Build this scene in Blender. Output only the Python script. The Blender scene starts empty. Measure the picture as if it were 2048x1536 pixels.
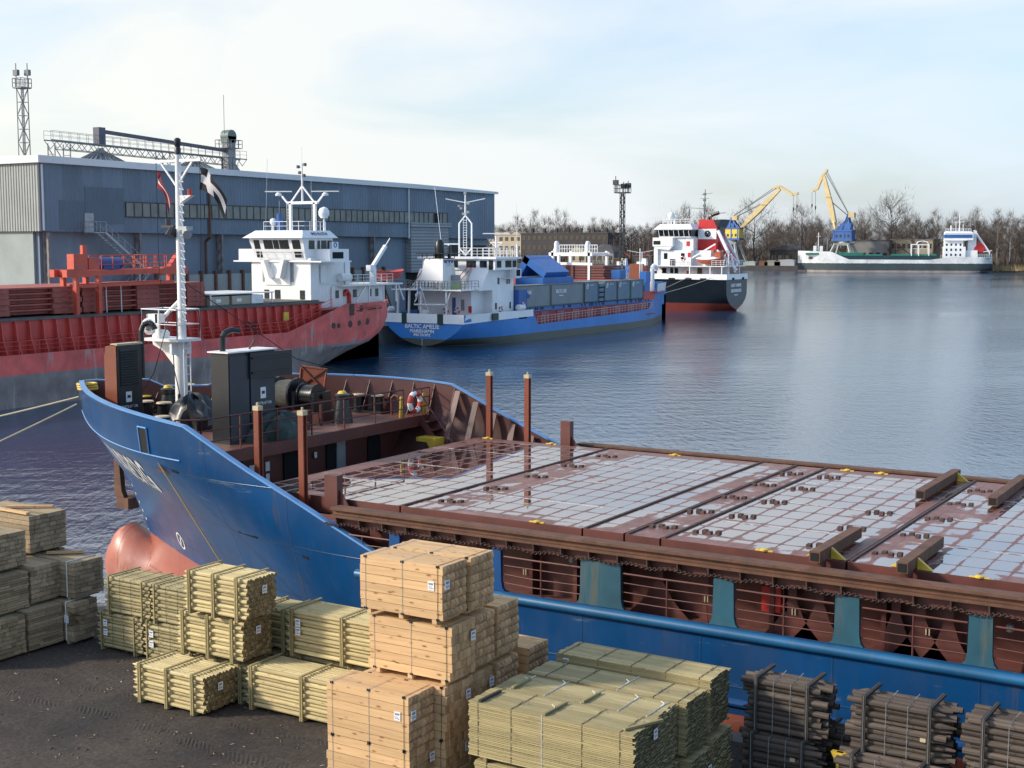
import bpy, math, random
from mathutils import Vector, Matrix
sc = bpy.context.scene
COL = sc.collection
R = math.radians
random.seed(7)

# ------------------------------------------------------------------ camera
cam_d = bpy.data.cameras.new('camera'); cam = bpy.data.objects.new('camera', cam_d); COL.objects.link(cam)
FPX, YH, CZ, YAW = 2690.0, 488.0, 12.4, 31.6
cam_d.sensor_width = 36.0; cam_d.lens = 36.0 * FPX / 2048.0
cam_d.clip_start = 0.5; cam_d.clip_end = 8000
PITCH = math.atan((768 - YH) / FPX)
cam.location = (0, 0, CZ); cam.rotation_euler = (math.pi/2 - PITCH, 0, R(YAW))
sc.camera = cam
# ------------------------------------------------------------------ sky, sun, exposure
SUN_EL, SUN_AZ = 27.0, 232.0      # azimuth measured clockwise from +Y (232 = from behind the left shoulder)
w = bpy.data.worlds.new('World'); sc.world = w; w.use_nodes = True
def build_world():
    nt = w.node_tree; N = nt.nodes; L = nt.links
    N.clear()
    out = N.new('ShaderNodeOutputWorld'); bg = N.new('ShaderNodeBackground'); bg2 = N.new('ShaderNodeBackground')
    sky = N.new('ShaderNodeTexSky'); sky.sky_type = 'NISHITA'; sky.sun_disc = False
    sky.sun_elevation = R(SUN_EL); sky.sun_rotation = R(SUN_AZ); sky.air_density = 1.0; sky.dust_density = 2.0; sky.ozone_density = 3.0
    L.new(sky.outputs[0], bg.inputs[0]); bg.inputs[1].default_value = 0.15
    tc = N.new('ShaderNodeTexCoord'); mp = N.new('ShaderNodeMapping'); mp.inputs['Scale'].default_value = (1.2, 1.2, 5.0)
    mp.inputs['Rotation'].default_value = (0.10, -0.12, 0.4)
    L.new(tc.outputs['Generated'], mp.inputs[0])
    n1 = N.new('ShaderNodeTexNoise'); n1.inputs['Scale'].default_value = 2.6; n1.inputs['Detail'].default_value = 7; n1.inputs['Roughness'].default_value = 0.52; n1.inputs['Distortion'].default_value = 0.5
    L.new(mp.outputs[0], n1.inputs['Vector'])
    # the cloud veil is thicker towards the sun side (-X) than towards the open water
    dx = N.new('ShaderNodeVectorMath'); dx.operation = 'DOT_PRODUCT'; dx.inputs[1].default_value = (-0.78, 0.40, 0.0)
    L.new(tc.outputs['Generated'], dx.inputs[0])
    ma = N.new('ShaderNodeMath'); ma.operation = 'MULTIPLY_ADD'; ma.inputs[1].default_value = 0.42; ma.inputs[2].default_value = -0.20
    L.new(dx.outputs['Value'], ma.inputs[0])
    ad = N.new('ShaderNodeMath'); ad.operation = 'ADD'; L.new(n1.outputs[0], ad.inputs[0]); L.new(ma.outputs[0], ad.inputs[1])
    rp = N.new('ShaderNodeValToRGB'); rp.color_ramp.elements[0].position = 0.40; rp.color_ramp.elements[1].position = 0.66
    rp.color_ramp.elements[0].color = (0.30,)*3 + (1,); rp.color_ramp.elements[1].color = (0.93,)*3 + (1,)
    L.new(ad.outputs[0], rp.inputs[0])
    # cloud colour: warm cream towards the sun, cool white away from it
    cr = N.new('ShaderNodeValToRGB'); cr.color_ramp.elements[0].position = 0.30; cr.color_ramp.elements[1].position = 0.92
    cr.color_ramp.elements[0].color = (0.40, 0.52, 0.68, 1); cr.color_ramp.elements[1].color = (0.64, 0.625, 0.57, 1)
    L.new(dx.outputs['Value'], cr.inputs[0]); L.new(cr.outputs[0], bg2.inputs[0]); bg2.inputs[1].default_value = 1.0
    mx = N.new('ShaderNodeMixShader'); L.new(rp.outputs[0], mx.inputs[0]); L.new(bg.outputs[0], mx.inputs[1]); L.new(bg2.outputs[0], mx.inputs[2])
    L.new(mx.outputs[0], out.inputs[0])
build_world()
sun_d = bpy.data.lights.new('sun', 'SUN'); sun = bpy.data.objects.new('sun', sun_d); COL.objects.link(sun)
sun_d.energy = 2.7; sun_d.angle = R(5); sun_d.color = (1.0, 0.90, 0.76)
sd = Vector((math.sin(R(SUN_AZ))*math.cos(R(SUN_EL)), math.cos(R(SUN_AZ))*math.cos(R(SUN_EL)), math.sin(R(SUN_EL))))
sun.rotation_euler = sd.to_track_quat('Z', 'Y').to_euler()
sc.view_settings.view_transform = 'Standard'; sc.view_settings.look = 'None'; sc.view_settings.exposure = 0.72; sc.view_settings.gamma = 1.0
sc.view_settings.use_curve_mapping = False

# ------------------------------------------------------------------ helpers
def at(px, py, Y=None, X=None, Z=None):
    "point of a known plane seen in the survey photograph (2048 x 1536)"
    F = Vector((-math.sin(R(YAW))*math.cos(PITCH), math.cos(R(YAW))*math.cos(PITCH), -math.sin(PITCH)))
    Rt = Vector((math.cos(R(YAW)), math.sin(R(YAW)), 0)); U = Rt.cross(F)
    d = F + Rt*((px-1024)/FPX) - U*((py-768)/FPX)
    t = Y/d.y if Y is not None else (X/d.x if X is not None else (Z-CZ)/d.z)
    return Vector((0, 0, CZ)) + d*t
class MB:
    def __init__(s): s.v = []; s.f = []; s.m = []
    def add(s, vs, fs, mi=0):
        b = len(s.v); s.v += [tuple(p) for p in vs]; s.f += [tuple(i+b for i in f) for f in fs]; s.m += [mi]*len(fs); return s
    def box(s, x0, x1, y0, y1, z0, z1, mi=0):
        return s.add([(x0,y0,z0),(x1,y0,z0),(x1,y1,z0),(x0,y1,z0),(x0,y0,z1),(x1,y0,z1),(x1,y1,z1),(x0,y1,z1)],
              [(0,3,2,1),(4,5,6,7),(0,1,5,4),(1,2,6,5),(2,3,7,6),(3,0,4,7)], mi)
    def frustum(s, x0, x1, y0, y1, z0, u0, u1, v0, v1, z1, mi=0):
        return s.add([(x0,y0,z0),(x1,y0,z0),(x1,y1,z0),(x0,y1,z0),(u0,v0,z1),(u1,v0,z1),(u1,v1,z1),(u0,v1,z1)],
              [(0,3,2,1),(4,5,6,7),(0,1,5,4),(1,2,6,5),(2,3,7,6),(3,0,4,7)], mi)
    def bar(s, p, q, a, b=None, mi=0, up=(0,0,1)):
        p = Vector(p); q = Vector(q); d = (q-p).normalized(); u = Vector(up)
        if abs(d.dot(u)) > 0.98: u = Vector((1,0,0))
        sx = d.cross(u).normalized(); sy = sx.cross(d).normalized(); b = b or a; sx = sx*a/2; sy = sy*b/2
        vs = [p-sx-sy, p+sx-sy, p+sx+sy, p-sx+sy, q-sx-sy, q+sx-sy, q+sx+sy, q-sx+sy]
        return s.add(vs, [(0,3,2,1),(4,5,6,7),(0,1,5,4),(1,2,6,5),(2,3,7,6),(3,0,4,7)], mi)
    def tube(s, p, q, r, r1=None, n=8, mi=0, mcap=None):
        p = Vector(p); q = Vector(q); d = (q-p).normalized(); u = Vector((0,0,1)) if abs(d.z) < .95 else Vector((1,0,0))
        sx = d.cross(u).normalized(); sy = sx.cross(d).normalized(); r1 = r if r1 is None else r1; b = len(s.v)
        for c, rr in ((p, r), (q, r1)):
            for i in range(n):
                a = 2*math.pi*i/n; s.v.append(tuple(c + sx*math.cos(a)*rr + sy*math.sin(a)*rr))
        for i in range(n):
            j = (i+1) % n; s.f.append((b+i, b+j, b+n+j, b+n+i)); s.m.append(mi)
        s.f.append(tuple(b+i for i in reversed(range(n)))); s.m.append(mi if mcap is None else mcap)
        s.f.append(tuple(b+n+i for i in range(n))); s.m.append(mi if mcap is None else mcap)
        return s
    def path(s, pts, r, n=6, mi=0):
        for a, b in zip(pts[:-1], pts[1:]): s.tube(a, b, r, n=n, mi=mi)
        return s
    def prism(s, pts, ax, a0, a1, mi=0):
        n = len(pts); o = {'x': lambda p, a: (a, p[0], p[1]), 'y': lambda p, a: (p[0], a, p[1]), 'z': lambda p, a: (p[0], p[1], a)}[ax]
        vs = [o(p, a0) for p in pts] + [o(p, a1) for p in pts]
        fs = [tuple(range(n)), tuple(reversed(range(n, 2*n)))] + [(i, n+i, n+(i+1) % n, (i+1) % n) for i in range(n)]
        return s.add(vs, fs, mi)
    def lathe(s, prof, c, n=16, mi=0, M=None):
        b = len(s.v); c = Vector(c)
        for r, z in prof:
            for i in range(n):
                a = 2*math.pi*i/n; p = Vector((r*math.cos(a), r*math.sin(a), z))
                if M: p = M @ p
                s.v.append(tuple(c+p))
        for k in range(len(prof)-1):
            for i in range(n):
                j = (i+1) % n; s.f.append((b+k*n+i, b+k*n+j, b+(k+1)*n+j, b+(k+1)*n+i)); s.m.append(mi)
        s.f.append(tuple(b+i for i in reversed(range(n)))); s.m.append(mi)
        s.f.append(tuple(b+(len(prof)-1)*n+i for i in range(n))); s.m.append(mi)
        return s
    def torus(s, c, R0, r0, axis='y', n=20, k=8, mi=0, mi2=None):
        b = len(s.v); c = Vector(c)
        for i in range(n):
            a = 2*math.pi*i/n
            for j in range(k):
                e = 2*math.pi*j/k; rr = R0 + r0*math.cos(e); h = r0*math.sin(e); x, y = rr*math.cos(a), rr*math.sin(a)
                s.v.append(tuple(c + Vector({'y': (x, h, y), 'x': (h, x, y), 'z': (x, y, h)}[axis])))
        for i in range(n):
            for j in range(k):
                i2 = (i+1) % n; j2 = (j+1) % k
                s.f.append((b+i*k+j, b+i2*k+j, b+i2*k+j2, b+i*k+j2)); s.m.append(mi if mi2 is None or (i*8//n) % 2 else mi2)
        return s
    def grid(s, rows, mi=0, flip=False):
        b = len(s.v); n = len(rows[0])
        for r in rows: s.v += [tuple(p) for p in r]
        for i in range(len(rows)-1):
            for j in range(n-1):
                q = (b+i*n+j, b+i*n+j+1, b+(i+1)*n+j+1, b+(i+1)*n+j); s.f.append(q[::-1] if flip else q); s.m.append(mi)
        return s
    def sph(s, c, r, n=12, k=8, mi=0, sc3=(1,1,1)):
        prof = [(max(1e-4, math.sin(math.pi*i/k)), -math.cos(math.pi*i/k)) for i in range(k+1)]
        return s.lathe(prof, c, n, mi, Matrix.Diagonal((r*sc3[0], r*sc3[1], r*sc3[2])))
    def rail(s, pts, h, rows, post=1.2, r=.025, n=5, mi=0):
        "guard rail along a polyline: top rail, lower rails, stanchions"
        for a, b in zip(pts[:-1], pts[1:]):
            a = Vector(a); b = Vector(b)
            for k in range(rows):
                z = Vector((0,0,h*(k+1)/rows)); s.tube(a+z, b+z, r if k == rows-1 else r*.7, n=n, mi=mi)
            m = max(1, round((b-a).length/post))
            for i in range(m+1):
                p = a.lerp(b, i/m); s.tube(p, p+Vector((0,0,h)), r*1.05, n=n, mi=mi)
        return s
    def ladder(s, p, q, wdt, wx, step=.3, r=.025, mi=0):
        p = Vector(p); q = Vector(q); o = Vector(wx)*wdt/2
        s.tube(p-o, q-o, r, n=5, mi=mi); s.tube(p+o, q+o, r, n=5, mi=mi); m = int((q-p).length/step)
        for i in range(1, m): c = p.lerp(q, i/m); s.tube(c-o, c+o, r*.8, n=5, mi=mi)
        return s
ORG = {}; CH = {}
SMOOTH = R(35)
def new_mesh(name, mb, mats, off=(0,0,0), smooth=True):
    me = bpy.data.meshes.new(name); ox, oy, oz = off
    me.from_pydata([(x-ox, y-oy, z-oz) for x, y, z in mb.v], [], mb.f)
    for m in (mats if isinstance(mats, (list, tuple)) else [mats]): me.materials.append(m)
    me.polygons.foreach_set('material_index', mb.m)
    if smooth:
        me.polygons.foreach_set('use_smooth', [True]*len(mb.f)); me.set_sharp_from_angle(angle=SMOOTH)
    me.update(); return me
def part(name, mb, mats, parent, label=None, smooth=True, kind=None):
    o = bpy.data.objects.new(name, new_mesh(name, mb, mats, ORG[parent.name], smooth)); COL.objects.link(o)
    o.parent = parent; ORG[o.name] = ORG[parent.name]; CH.setdefault(parent.name, []).append(o)
    if label: o['label'] = label
    if kind: o['kind'] = kind
    return o
def tag(o, label, cat, group=None, kind=None):
    o['label'] = label; o['category'] = cat
    if group: o['group'] = group
    if kind: o['kind'] = kind
    return o
def thing(name, label, cat, loc=(0,0,0), group=None, local=False, rz=0):
    o = bpy.data.objects.new(name, None); COL.objects.link(o); o.location = loc; o.rotation_euler = (0,0,rz); o.empty_display_size = .3
    ORG[o.name] = (0,0,0) if local else tuple(loc); return tag(o, label, cat, group)
def solo(name, mb, mats, label, cat, loc=(0,0,0), group=None, kind=None, smooth=True):
    o = bpy.data.objects.new(name, new_mesh(name, mb, mats, loc, smooth)); COL.objects.link(o); o.location = loc; ORG[o.name] = tuple(loc)
    return tag(o, label, cat, group, kind)
def struct(name, mb, mats, smooth=False):
    o = bpy.data.objects.new(name, new_mesh(name, mb, mats, (0,0,0), smooth)); COL.objects.link(o); o['kind'] = 'structure'; return o
def dup(o, loc=None, parent=None, label=None, rz=None, mats=None):
    c = o.copy(); COL.objects.link(c)
    if parent: c.parent = parent
    if loc is not None: c.location = loc
    if rz is not None: c.rotation_euler = (0,0,rz)
    if label: c['label'] = label
    for ch in CH.get(o.name, []):
        d = dup(ch, parent=c); CH.setdefault(c.name, []).append(d)
    return c
def child_at(name, me, parent, loc, rot=(0,0,0)):
    o = bpy.data.objects.new(name, me); COL.objects.link(o); o.parent = parent; o.location = loc; o.rotation_euler = rot
    CH.setdefault(parent.name, []).append(o); return o
def text(body, size, c, right, up, mat_, parent, name='lettering', ext=.012, sx=1.0, shear=0, bold=0):
    cu = bpy.data.curves.new('t', 'FONT'); cu.body = body; cu.size = size; cu.align_x = 'CENTER'; cu.align_y = 'CENTER'; cu.extrude = ext; cu.shear = shear; cu.offset = bold; cu.resolution_u = 2
    to = bpy.data.objects.new('t', cu); COL.objects.link(to); dg = bpy.context.evaluated_depsgraph_get(); me = bpy.data.meshes.new_from_object(to.evaluated_get(dg))
    bpy.data.objects.remove(to); bpy.data.curves.remove(cu)
    rt = Vector(right).normalized(); u = Vector(up).normalized(); n = rt.cross(u); c = Vector(c) - Vector(ORG[parent.name])
    for v in me.vertices: v.co = c + rt*v.co.x*sx + u*v.co.y + n*v.co.z
    me.materials.clear(); me.materials.append(mat_); me.name = name
    o = bpy.data.objects.new(name, me); COL.objects.link(o); o.parent = parent; ORG[o.name] = ORG[parent.name]; CH.setdefault(parent.name, []).append(o); return o
# ------------------------------------------------------------------ materials
def nmat(name):
    m = bpy.data.materials.new(name); m.use_nodes = True; nt = m.node_tree; b = nt.nodes['Principled BSDF']; return m, nt, nt.nodes, nt.links, b
def rgb(c): return (c[0], c[1], c[2], 1)
def noise(N, L, vec, scale, detail=4, rough=.55, scl=None):
    n = N.new('ShaderNodeTexNoise'); n.inputs['Scale'].default_value = scale; n.inputs['Detail'].default_value = detail; n.inputs['Roughness'].default_value = rough
    if scl: mp = N.new('ShaderNodeMapping'); mp.inputs['Scale'].default_value = scl; L.new(vec, mp.inputs[0]); vec = mp.outputs[0]
    L.new(vec, n.inputs['Vector']); return n.outputs[0]
def ramp(N, L, fac, p0, p1, c0=(0,0,0), c1=(1,1,1)):
    r = N.new('ShaderNodeValToRGB'); e = r.color_ramp.elements; e[0].position = p0; e[1].position = p1; e[0].color = rgb(c0); e[1].color = rgb(c1); L.new(fac, r.inputs[0]); return r.outputs[0]
def mixc(N, L, fac, a, b, mode='MIX'):
    m = N.new('ShaderNodeMix'); m.data_type = 'RGBA'; m.blend_type = mode
    for s_, v in ((0, fac), (6, a), (7, b)):
        if isinstance(v, (int, float)): m.inputs[s_].default_value = v
        elif isinstance(v, (tuple, list)): m.inputs[s_].default_value = rgb(v)
        else: L.new(v, m.inputs[s_])
    return m.outputs[2]
def mth(N, L, op, a, b=0.0, c=None):
    m = N.new('ShaderNodeMath'); m.operation = op
    for i, v in enumerate((a, b) if c is None else (a, b, c)):
        if isinstance(v, (int, float)): m.inputs[i].default_value = v
        else: L.new(v, m.inputs[i])
    return m.outputs[0]
def setn(b, rough=None, spec=None, metal=None):
    if rough is not None: b.inputs['Roughness'].default_value = rough
    if spec is not None: b.inputs['Specular IOR Level'].default_value = spec
    if metal is not None: b.inputs['Metallic'].default_value = metal
def bump(N, L, b, h, dist, strength=1.0):
    bp = N.new('ShaderNodeBump'); bp.inputs['Distance'].default_value = dist; bp.inputs['Strength'].default_value = strength; L.new(h, bp.inputs['Height']); L.new(bp.outputs[0], b.inputs['Normal'])
def paint(name, col, rough=.45, var=.18, scale=.8, rust=0.0, rcol=(.10,.045,.022), streak=True, objr=0.0, island=0.0, metal=0, spec=.5, bands=None, wob=.0, corr=None, dirt=0.0, seams=None, runs=0, panels=None):
    "painted steel or similar: blotchy tone, vertical rust streaks, optional colour bands by height"
    m, nt, N, L, b = nmat(name); tc = N.new('ShaderNodeTexCoord'); v = tc.outputs['Object']
    n1 = noise(N, L, v, scale, 6, .6)
    c = col
    if bands:
        sp = N.new('ShaderNodeSeparateXYZ'); L.new(v, sp.inputs[0]); z = sp.outputs[2]
        if wob: z = mth(N, L, 'MULTIPLY_ADD', noise(N, L, v, 1.5, 4), wob, z); z = mth(N, L, 'ADD', z, -wob/2)
        for zz, cc in bands:
            g = mth(N, L, 'GREATER_THAN', z, zz); c = mixc(N, L, g, c, cc)
    f = ramp(N, L, n1, .3, .72, (1-var,)*3, (1+var,)*3)
    c = mixc(N, L, 1.0, c, f, 'MULTIPLY')
    if dirt:
        n3 = noise(N, L, v, scale*2.2, 6, .65, (1,1,.25)); c = mixc(N, L, mth(N, L, 'MULTIPLY', ramp(N, L, n3, .45, .8), dirt), c, (.12,.10,.08))
    if panels:
        sp3 = N.new('ShaderNodeSeparateXYZ'); L.new(v, sp3.inputs[0]); wn_ = N.new('ShaderNodeTexWhiteNoise'); wn_.noise_dimensions = '1D'; L.new(mth(N, L, 'FLOOR', mth(N, L, 'MULTIPLY', sp3.outputs[panels[0]], 1/panels[1])), wn_.inputs['W'])
        c = mixc(N, L, 1.0, c, ramp(N, L, wn_.outputs['Value'], 0, 1, (1-panels[2],)*3, (1+panels[2],)*3), 'MULTIPLY')
    if seams:
        sp2 = N.new('ShaderNodeSeparateXYZ'); L.new(v, sp2.inputs[0]); ln = None
        for ax_, pd, w_ in seams:
            f_ = mth(N, L, 'FRACT', mth(N, L, 'MULTIPLY', sp2.outputs[ax_], 1/pd)); g_ = ramp(N, L, mth(N, L, 'ABSOLUTE', mth(N, L, 'SUBTRACT', f_, .5)), .5-w_*2/pd, .5-w_/pd); ln = g_ if ln is None else mth(N, L, 'MAXIMUM', ln, g_)
        dent = noise(N, L, v, .55, 2, .5)
        bump(N, L, b, mth(N, L, 'MULTIPLY_ADD', dent, 1.0, mth(N, L, 'MULTIPLY', ln, .12)), .07, .7)
        c = mixc(N, L, mth(N, L, 'MULTIPLY', ln, .35), c, (.02,.03,.04))
    if runs:
        nr = noise(N, L, v, 3.2, 6, .7, (1.0,1.0,.06)); nb_ = noise(N, L, v, .7, 4, .6)
        rm2 = mth(N, L, 'MULTIPLY', ramp(N, L, nr, .56, .72), ramp(N, L, nb_, .45, .62)); c = mixc(N, L, mth(N, L, 'MULTIPLY', rm2, runs), c, (.085,.062,.04))
        sc_ = ramp(N, L, noise(N, L, v, 1.6, 8, .72, (.35,1,2.2)), .63, .70); c = mixc(N, L, mth(N, L, 'MULTIPLY', sc_, runs*.6), c, (.16,.20,.24))
    if objr or island:
        src = N.new('ShaderNodeObjectInfo').outputs['Random'] if objr else N.new('ShaderNodeNewGeometry').outputs['Random Per Island']
        k = objr or island; c = mixc(N, L, 1.0, c, ramp(N, L, src, 0, 1, (1-k,)*3, (1+k,)*3), 'MULTIPLY')
    if rust:
        n2 = noise(N, L, v, scale*3, 8, .68, (1,1,.12) if streak else None); rm = ramp(N, L, n2, .74-rust*.35, .86-rust*.3)
        c = mixc(N, L, rm, c, rcol); L.new(mth(N, L, 'MULTIPLY_ADD', rm, .3, rough), b.inputs['Roughness'])
    else: b.inputs['Roughness'].default_value = rough
    if corr:
        sp = N.new('ShaderNodeSeparateXYZ'); L.new(v, sp.inputs[0])
        wv = mth(N, L, 'SINE', mth(N, L, 'MULTIPLY', sp.outputs[corr[0]], 2*math.pi/corr[1])); bump(N, L, b, wv, corr[2], 1.0)
    if isinstance(c, tuple): b.inputs['Base Color'].default_value = rgb(c)
    else: L.new(c, b.inputs['Base Color'])
    setn(b, None, spec, metal); return m
def wood(name, col, grain=(2,40,40), var=.22, objr=.18, island=0, dark=(.12,.07,.03), knots=.0, rough=.7, tint=None):
    m, nt, N, L, b = nmat(name); tc = N.new('ShaderNodeTexCoord'); v = tc.outputs['Object']
    oi = N.new('ShaderNodeObjectInfo'); off = N.new('ShaderNodeVectorMath'); off.operation = 'MULTIPLY_ADD'; off.inputs[1].default_value = (1,1,1)
    cmb = N.new('ShaderNodeCombineXYZ'); L.new(mth(N, L, 'MULTIPLY', oi.outputs['Random'], 37), cmb.inputs[0]); L.new(mth(N, L, 'MULTIPLY', oi.outputs['Random'], 91), cmb.inputs[1])
    L.new(v, off.inputs[0]); L.new(cmb.outputs[0], off.inputs[2]); v = off.outputs[0]
    n = noise(N, L, v, 1.0, 6, .6, grain); c = mixc(N, L, 1.0, col, ramp(N, L, n, .25, .75, (1-var,)*3, (1+var*.8,)*3), 'MULTIPLY')
    if objr: c = mixc(N, L, 1.0, c, ramp(N, L, oi.outputs['Random'], 0, 1, (1-objr,)*3, (1+objr,)*3), 'MULTIPLY')
    if island: c = mixc(N, L, 1.0, c, ramp(N, L, N.new('ShaderNodeNewGeometry').outputs['Random Per Island'], 0, 1, (1-island,)*3, (1+island,)*3), 'MULTIPLY')
    if tint: c = mixc(N, L, ramp(N, L, noise(N, L, tc.outputs['Object'], 1.6, 4), .45, .7), c, tint)
    if knots:
        vo = N.new('ShaderNodeTexVoronoi'); mp = N.new('ShaderNodeMapping'); mp.inputs['Scale'].default_value = (3.2, 9, 9); L.new(v, mp.inputs[0]); L.new(mp.outputs[0], vo.inputs[0]); vo.inputs['Scale'].default_value = 1.0
        k = ramp(N, L, vo.outputs['Distance'], .09, .25, (1,)*3, (0,)*3); c = mixc(N, L, mth(N, L, 'MULTIPLY', k, knots), c, dark)
    L.new(c, b.inputs['Base Color']); setn(b, rough, .25); bump(N, L, b, n, .004, .6); return m
def plain(name, col, rough=.6, metal=0, spec=.4): return paint(name, col, rough, .12, 2.0, metal=metal, spec=spec)
M = {}
M['white'] = paint('white_paint', (.74,.74,.72), .42, .08, .7, rust=.22, rcol=(.42,.30,.20), runs=.35)
M['white2'] = paint('white_paint_clean', (.78,.79,.79), .4, .07, .7, rust=.12, rcol=(.45,.36,.28), runs=.22)
M['black'] = paint('black_paint', (.016,.018,.021), .38, .3, 1.2, rust=.10, rcol=(.05,.03,.02))
M['brown'] = paint('oxide_red_deck_paint', (.105,.031,.023), .5, .25, 1.2, rust=.32, rcol=(.05,.028,.02))
M['brown2'] = paint('oxide_red_deck_worn', (.15,.062,.048), .45, .3, 1.6, rust=.4, rcol=(.20,.13,.11), streak=False)
M['rust'] = paint('rusty_steel', (.115,.050,.026), .7, .35, 2.5, rust=.5, rcol=(.055,.03,.02), streak=False)
M['rust_dk'] = paint('dark_rusty_steel', (.065,.034,.025), .7, .4, 3.0, rust=.5, rcol=(.13,.06,.03), streak=False)
M['orange_brown'] = paint('orange_oxide_paint', (.20,.048,.022), .45, .15, 1.0, rust=.12)
M['yellow'] = paint('yellow_paint', (.62,.42,.045), .5, .2, 3.0, rust=.2)
M['cream'] = plain('cream_paint', (.50,.42,.26), .5)
M['blue'] = paint('blue_paint', (.008,.060,.19), .35, .15, .7, rust=.12, rcol=(.06,.05,.05))
M['teal'] = paint('weathered_teal_paint', (.016,.080,.115), .5, .3, .8, rust=.6, rcol=(.075,.085,.065))
M['bluebar'] = paint('scuffed_blue_bar', (.012,.095,.21), .4, .25, .9, rust=.4, rcol=(.07,.095,.10))
M['railblue'] = paint('light_blue_edge', (.10,.26,.52), .4, .1, 1.0, rust=.05)
M['red'] = paint('signal_red', (.50,.03,.02), .4, .15, 1.5)
M['liferred'] = paint('lifebuoy_orange_red', (.52,.06,.035), .5, .12, 2)
M['grey'] = paint('grey_steel', (.22,.23,.24), .5, .2, 1.2, rust=.1)
M['galv'] = paint('galvanised_steel', (.33,.35,.36), .45, .15, 1.5, metal=.3)
M['dark'] = plain('dark_void', (.006,.006,.007), .8)
M['glass'] = plain('dark_glass', (.012,.016,.018), .06, spec=.8)
M['rope'] = plain('mooring_rope', (.45,.40,.28), .85)
M['rope_dk'] = plain('dark_wire_rope', (.03,.03,.032), .7)
M['tarp'] = paint('green_tarpaulin', (.022,.042,.038), .65, .35, 4.0)
M['tarp_blk'] = paint('black_tarpaulin', (.02,.022,.024), .35, .3, 4.0)
M['paper'] = paint('paper_label', (.72,.74,.76), .6, .25, 30.0)
M['strap'] = plain('steel_strap', (.10,.09,.075), .45, .6)
M['strap_w'] = plain('white_strap', (.72,.72,.68), .6)
M['winch_blk'] = paint('greasy_black', (.013,.014,.015), .35, .4, 3.0, rust=.2, rcol=(.05,.035,.03))
M['drumrope'] = paint('coiled_rope', (.30,.25,.17), .85, .3, 8.0)
# ================================================================== SETTING
def water_mat():
    m, nt, N, L, b = nmat('harbour_water'); tc = N.new('ShaderNodeTexCoord'); v = tc.outputs['Object']
    mp = N.new('ShaderNodeMapping'); mp.inputs['Rotation'].default_value = (0, 0, -R(YAW)-.12); L.new(v, mp.inputs[0]); q = mp.outputs[0]
    big = ramp(N, L, noise(N, L, q, .010, 3, .5, (.5, 1.7, 1)), .38, .62, (.22,)*3, (1,)*3)     # gusts and calmer lanes
    n1 = noise(N, L, q, .75, 3, .5, (.28, 1.0, 1)); n2 = noise(N, L, q, 1.6, 5, .62, (1.2, .36, 1)); n0 = noise(N, L, q, .16, 2, .5, (.4, 1, 1))
    h = mth(N, L, 'MULTIPLY_ADD', n2, .46, mth(N, L, 'MULTIPLY', n1, .26)); h = mth(N, L, 'MULTIPLY_ADD', n0, .2, h)
    h = mth(N, L, 'MULTIPLY', h, big)
    bump(N, L, b, h, .36, 1.0)
    b.inputs['Base Color'].default_value = (.012, .056, .115, 1); b.inputs['IOR'].default_value = 4.6; setn(b, .03, .5); return m
mb = MB(); mb.add([(-3500,-300,0),(1500,-300,0),(1500,4500,0),(-3500,4500,0)], [(0,1,2,3)]); struct('water', mb, water_mat())
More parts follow.
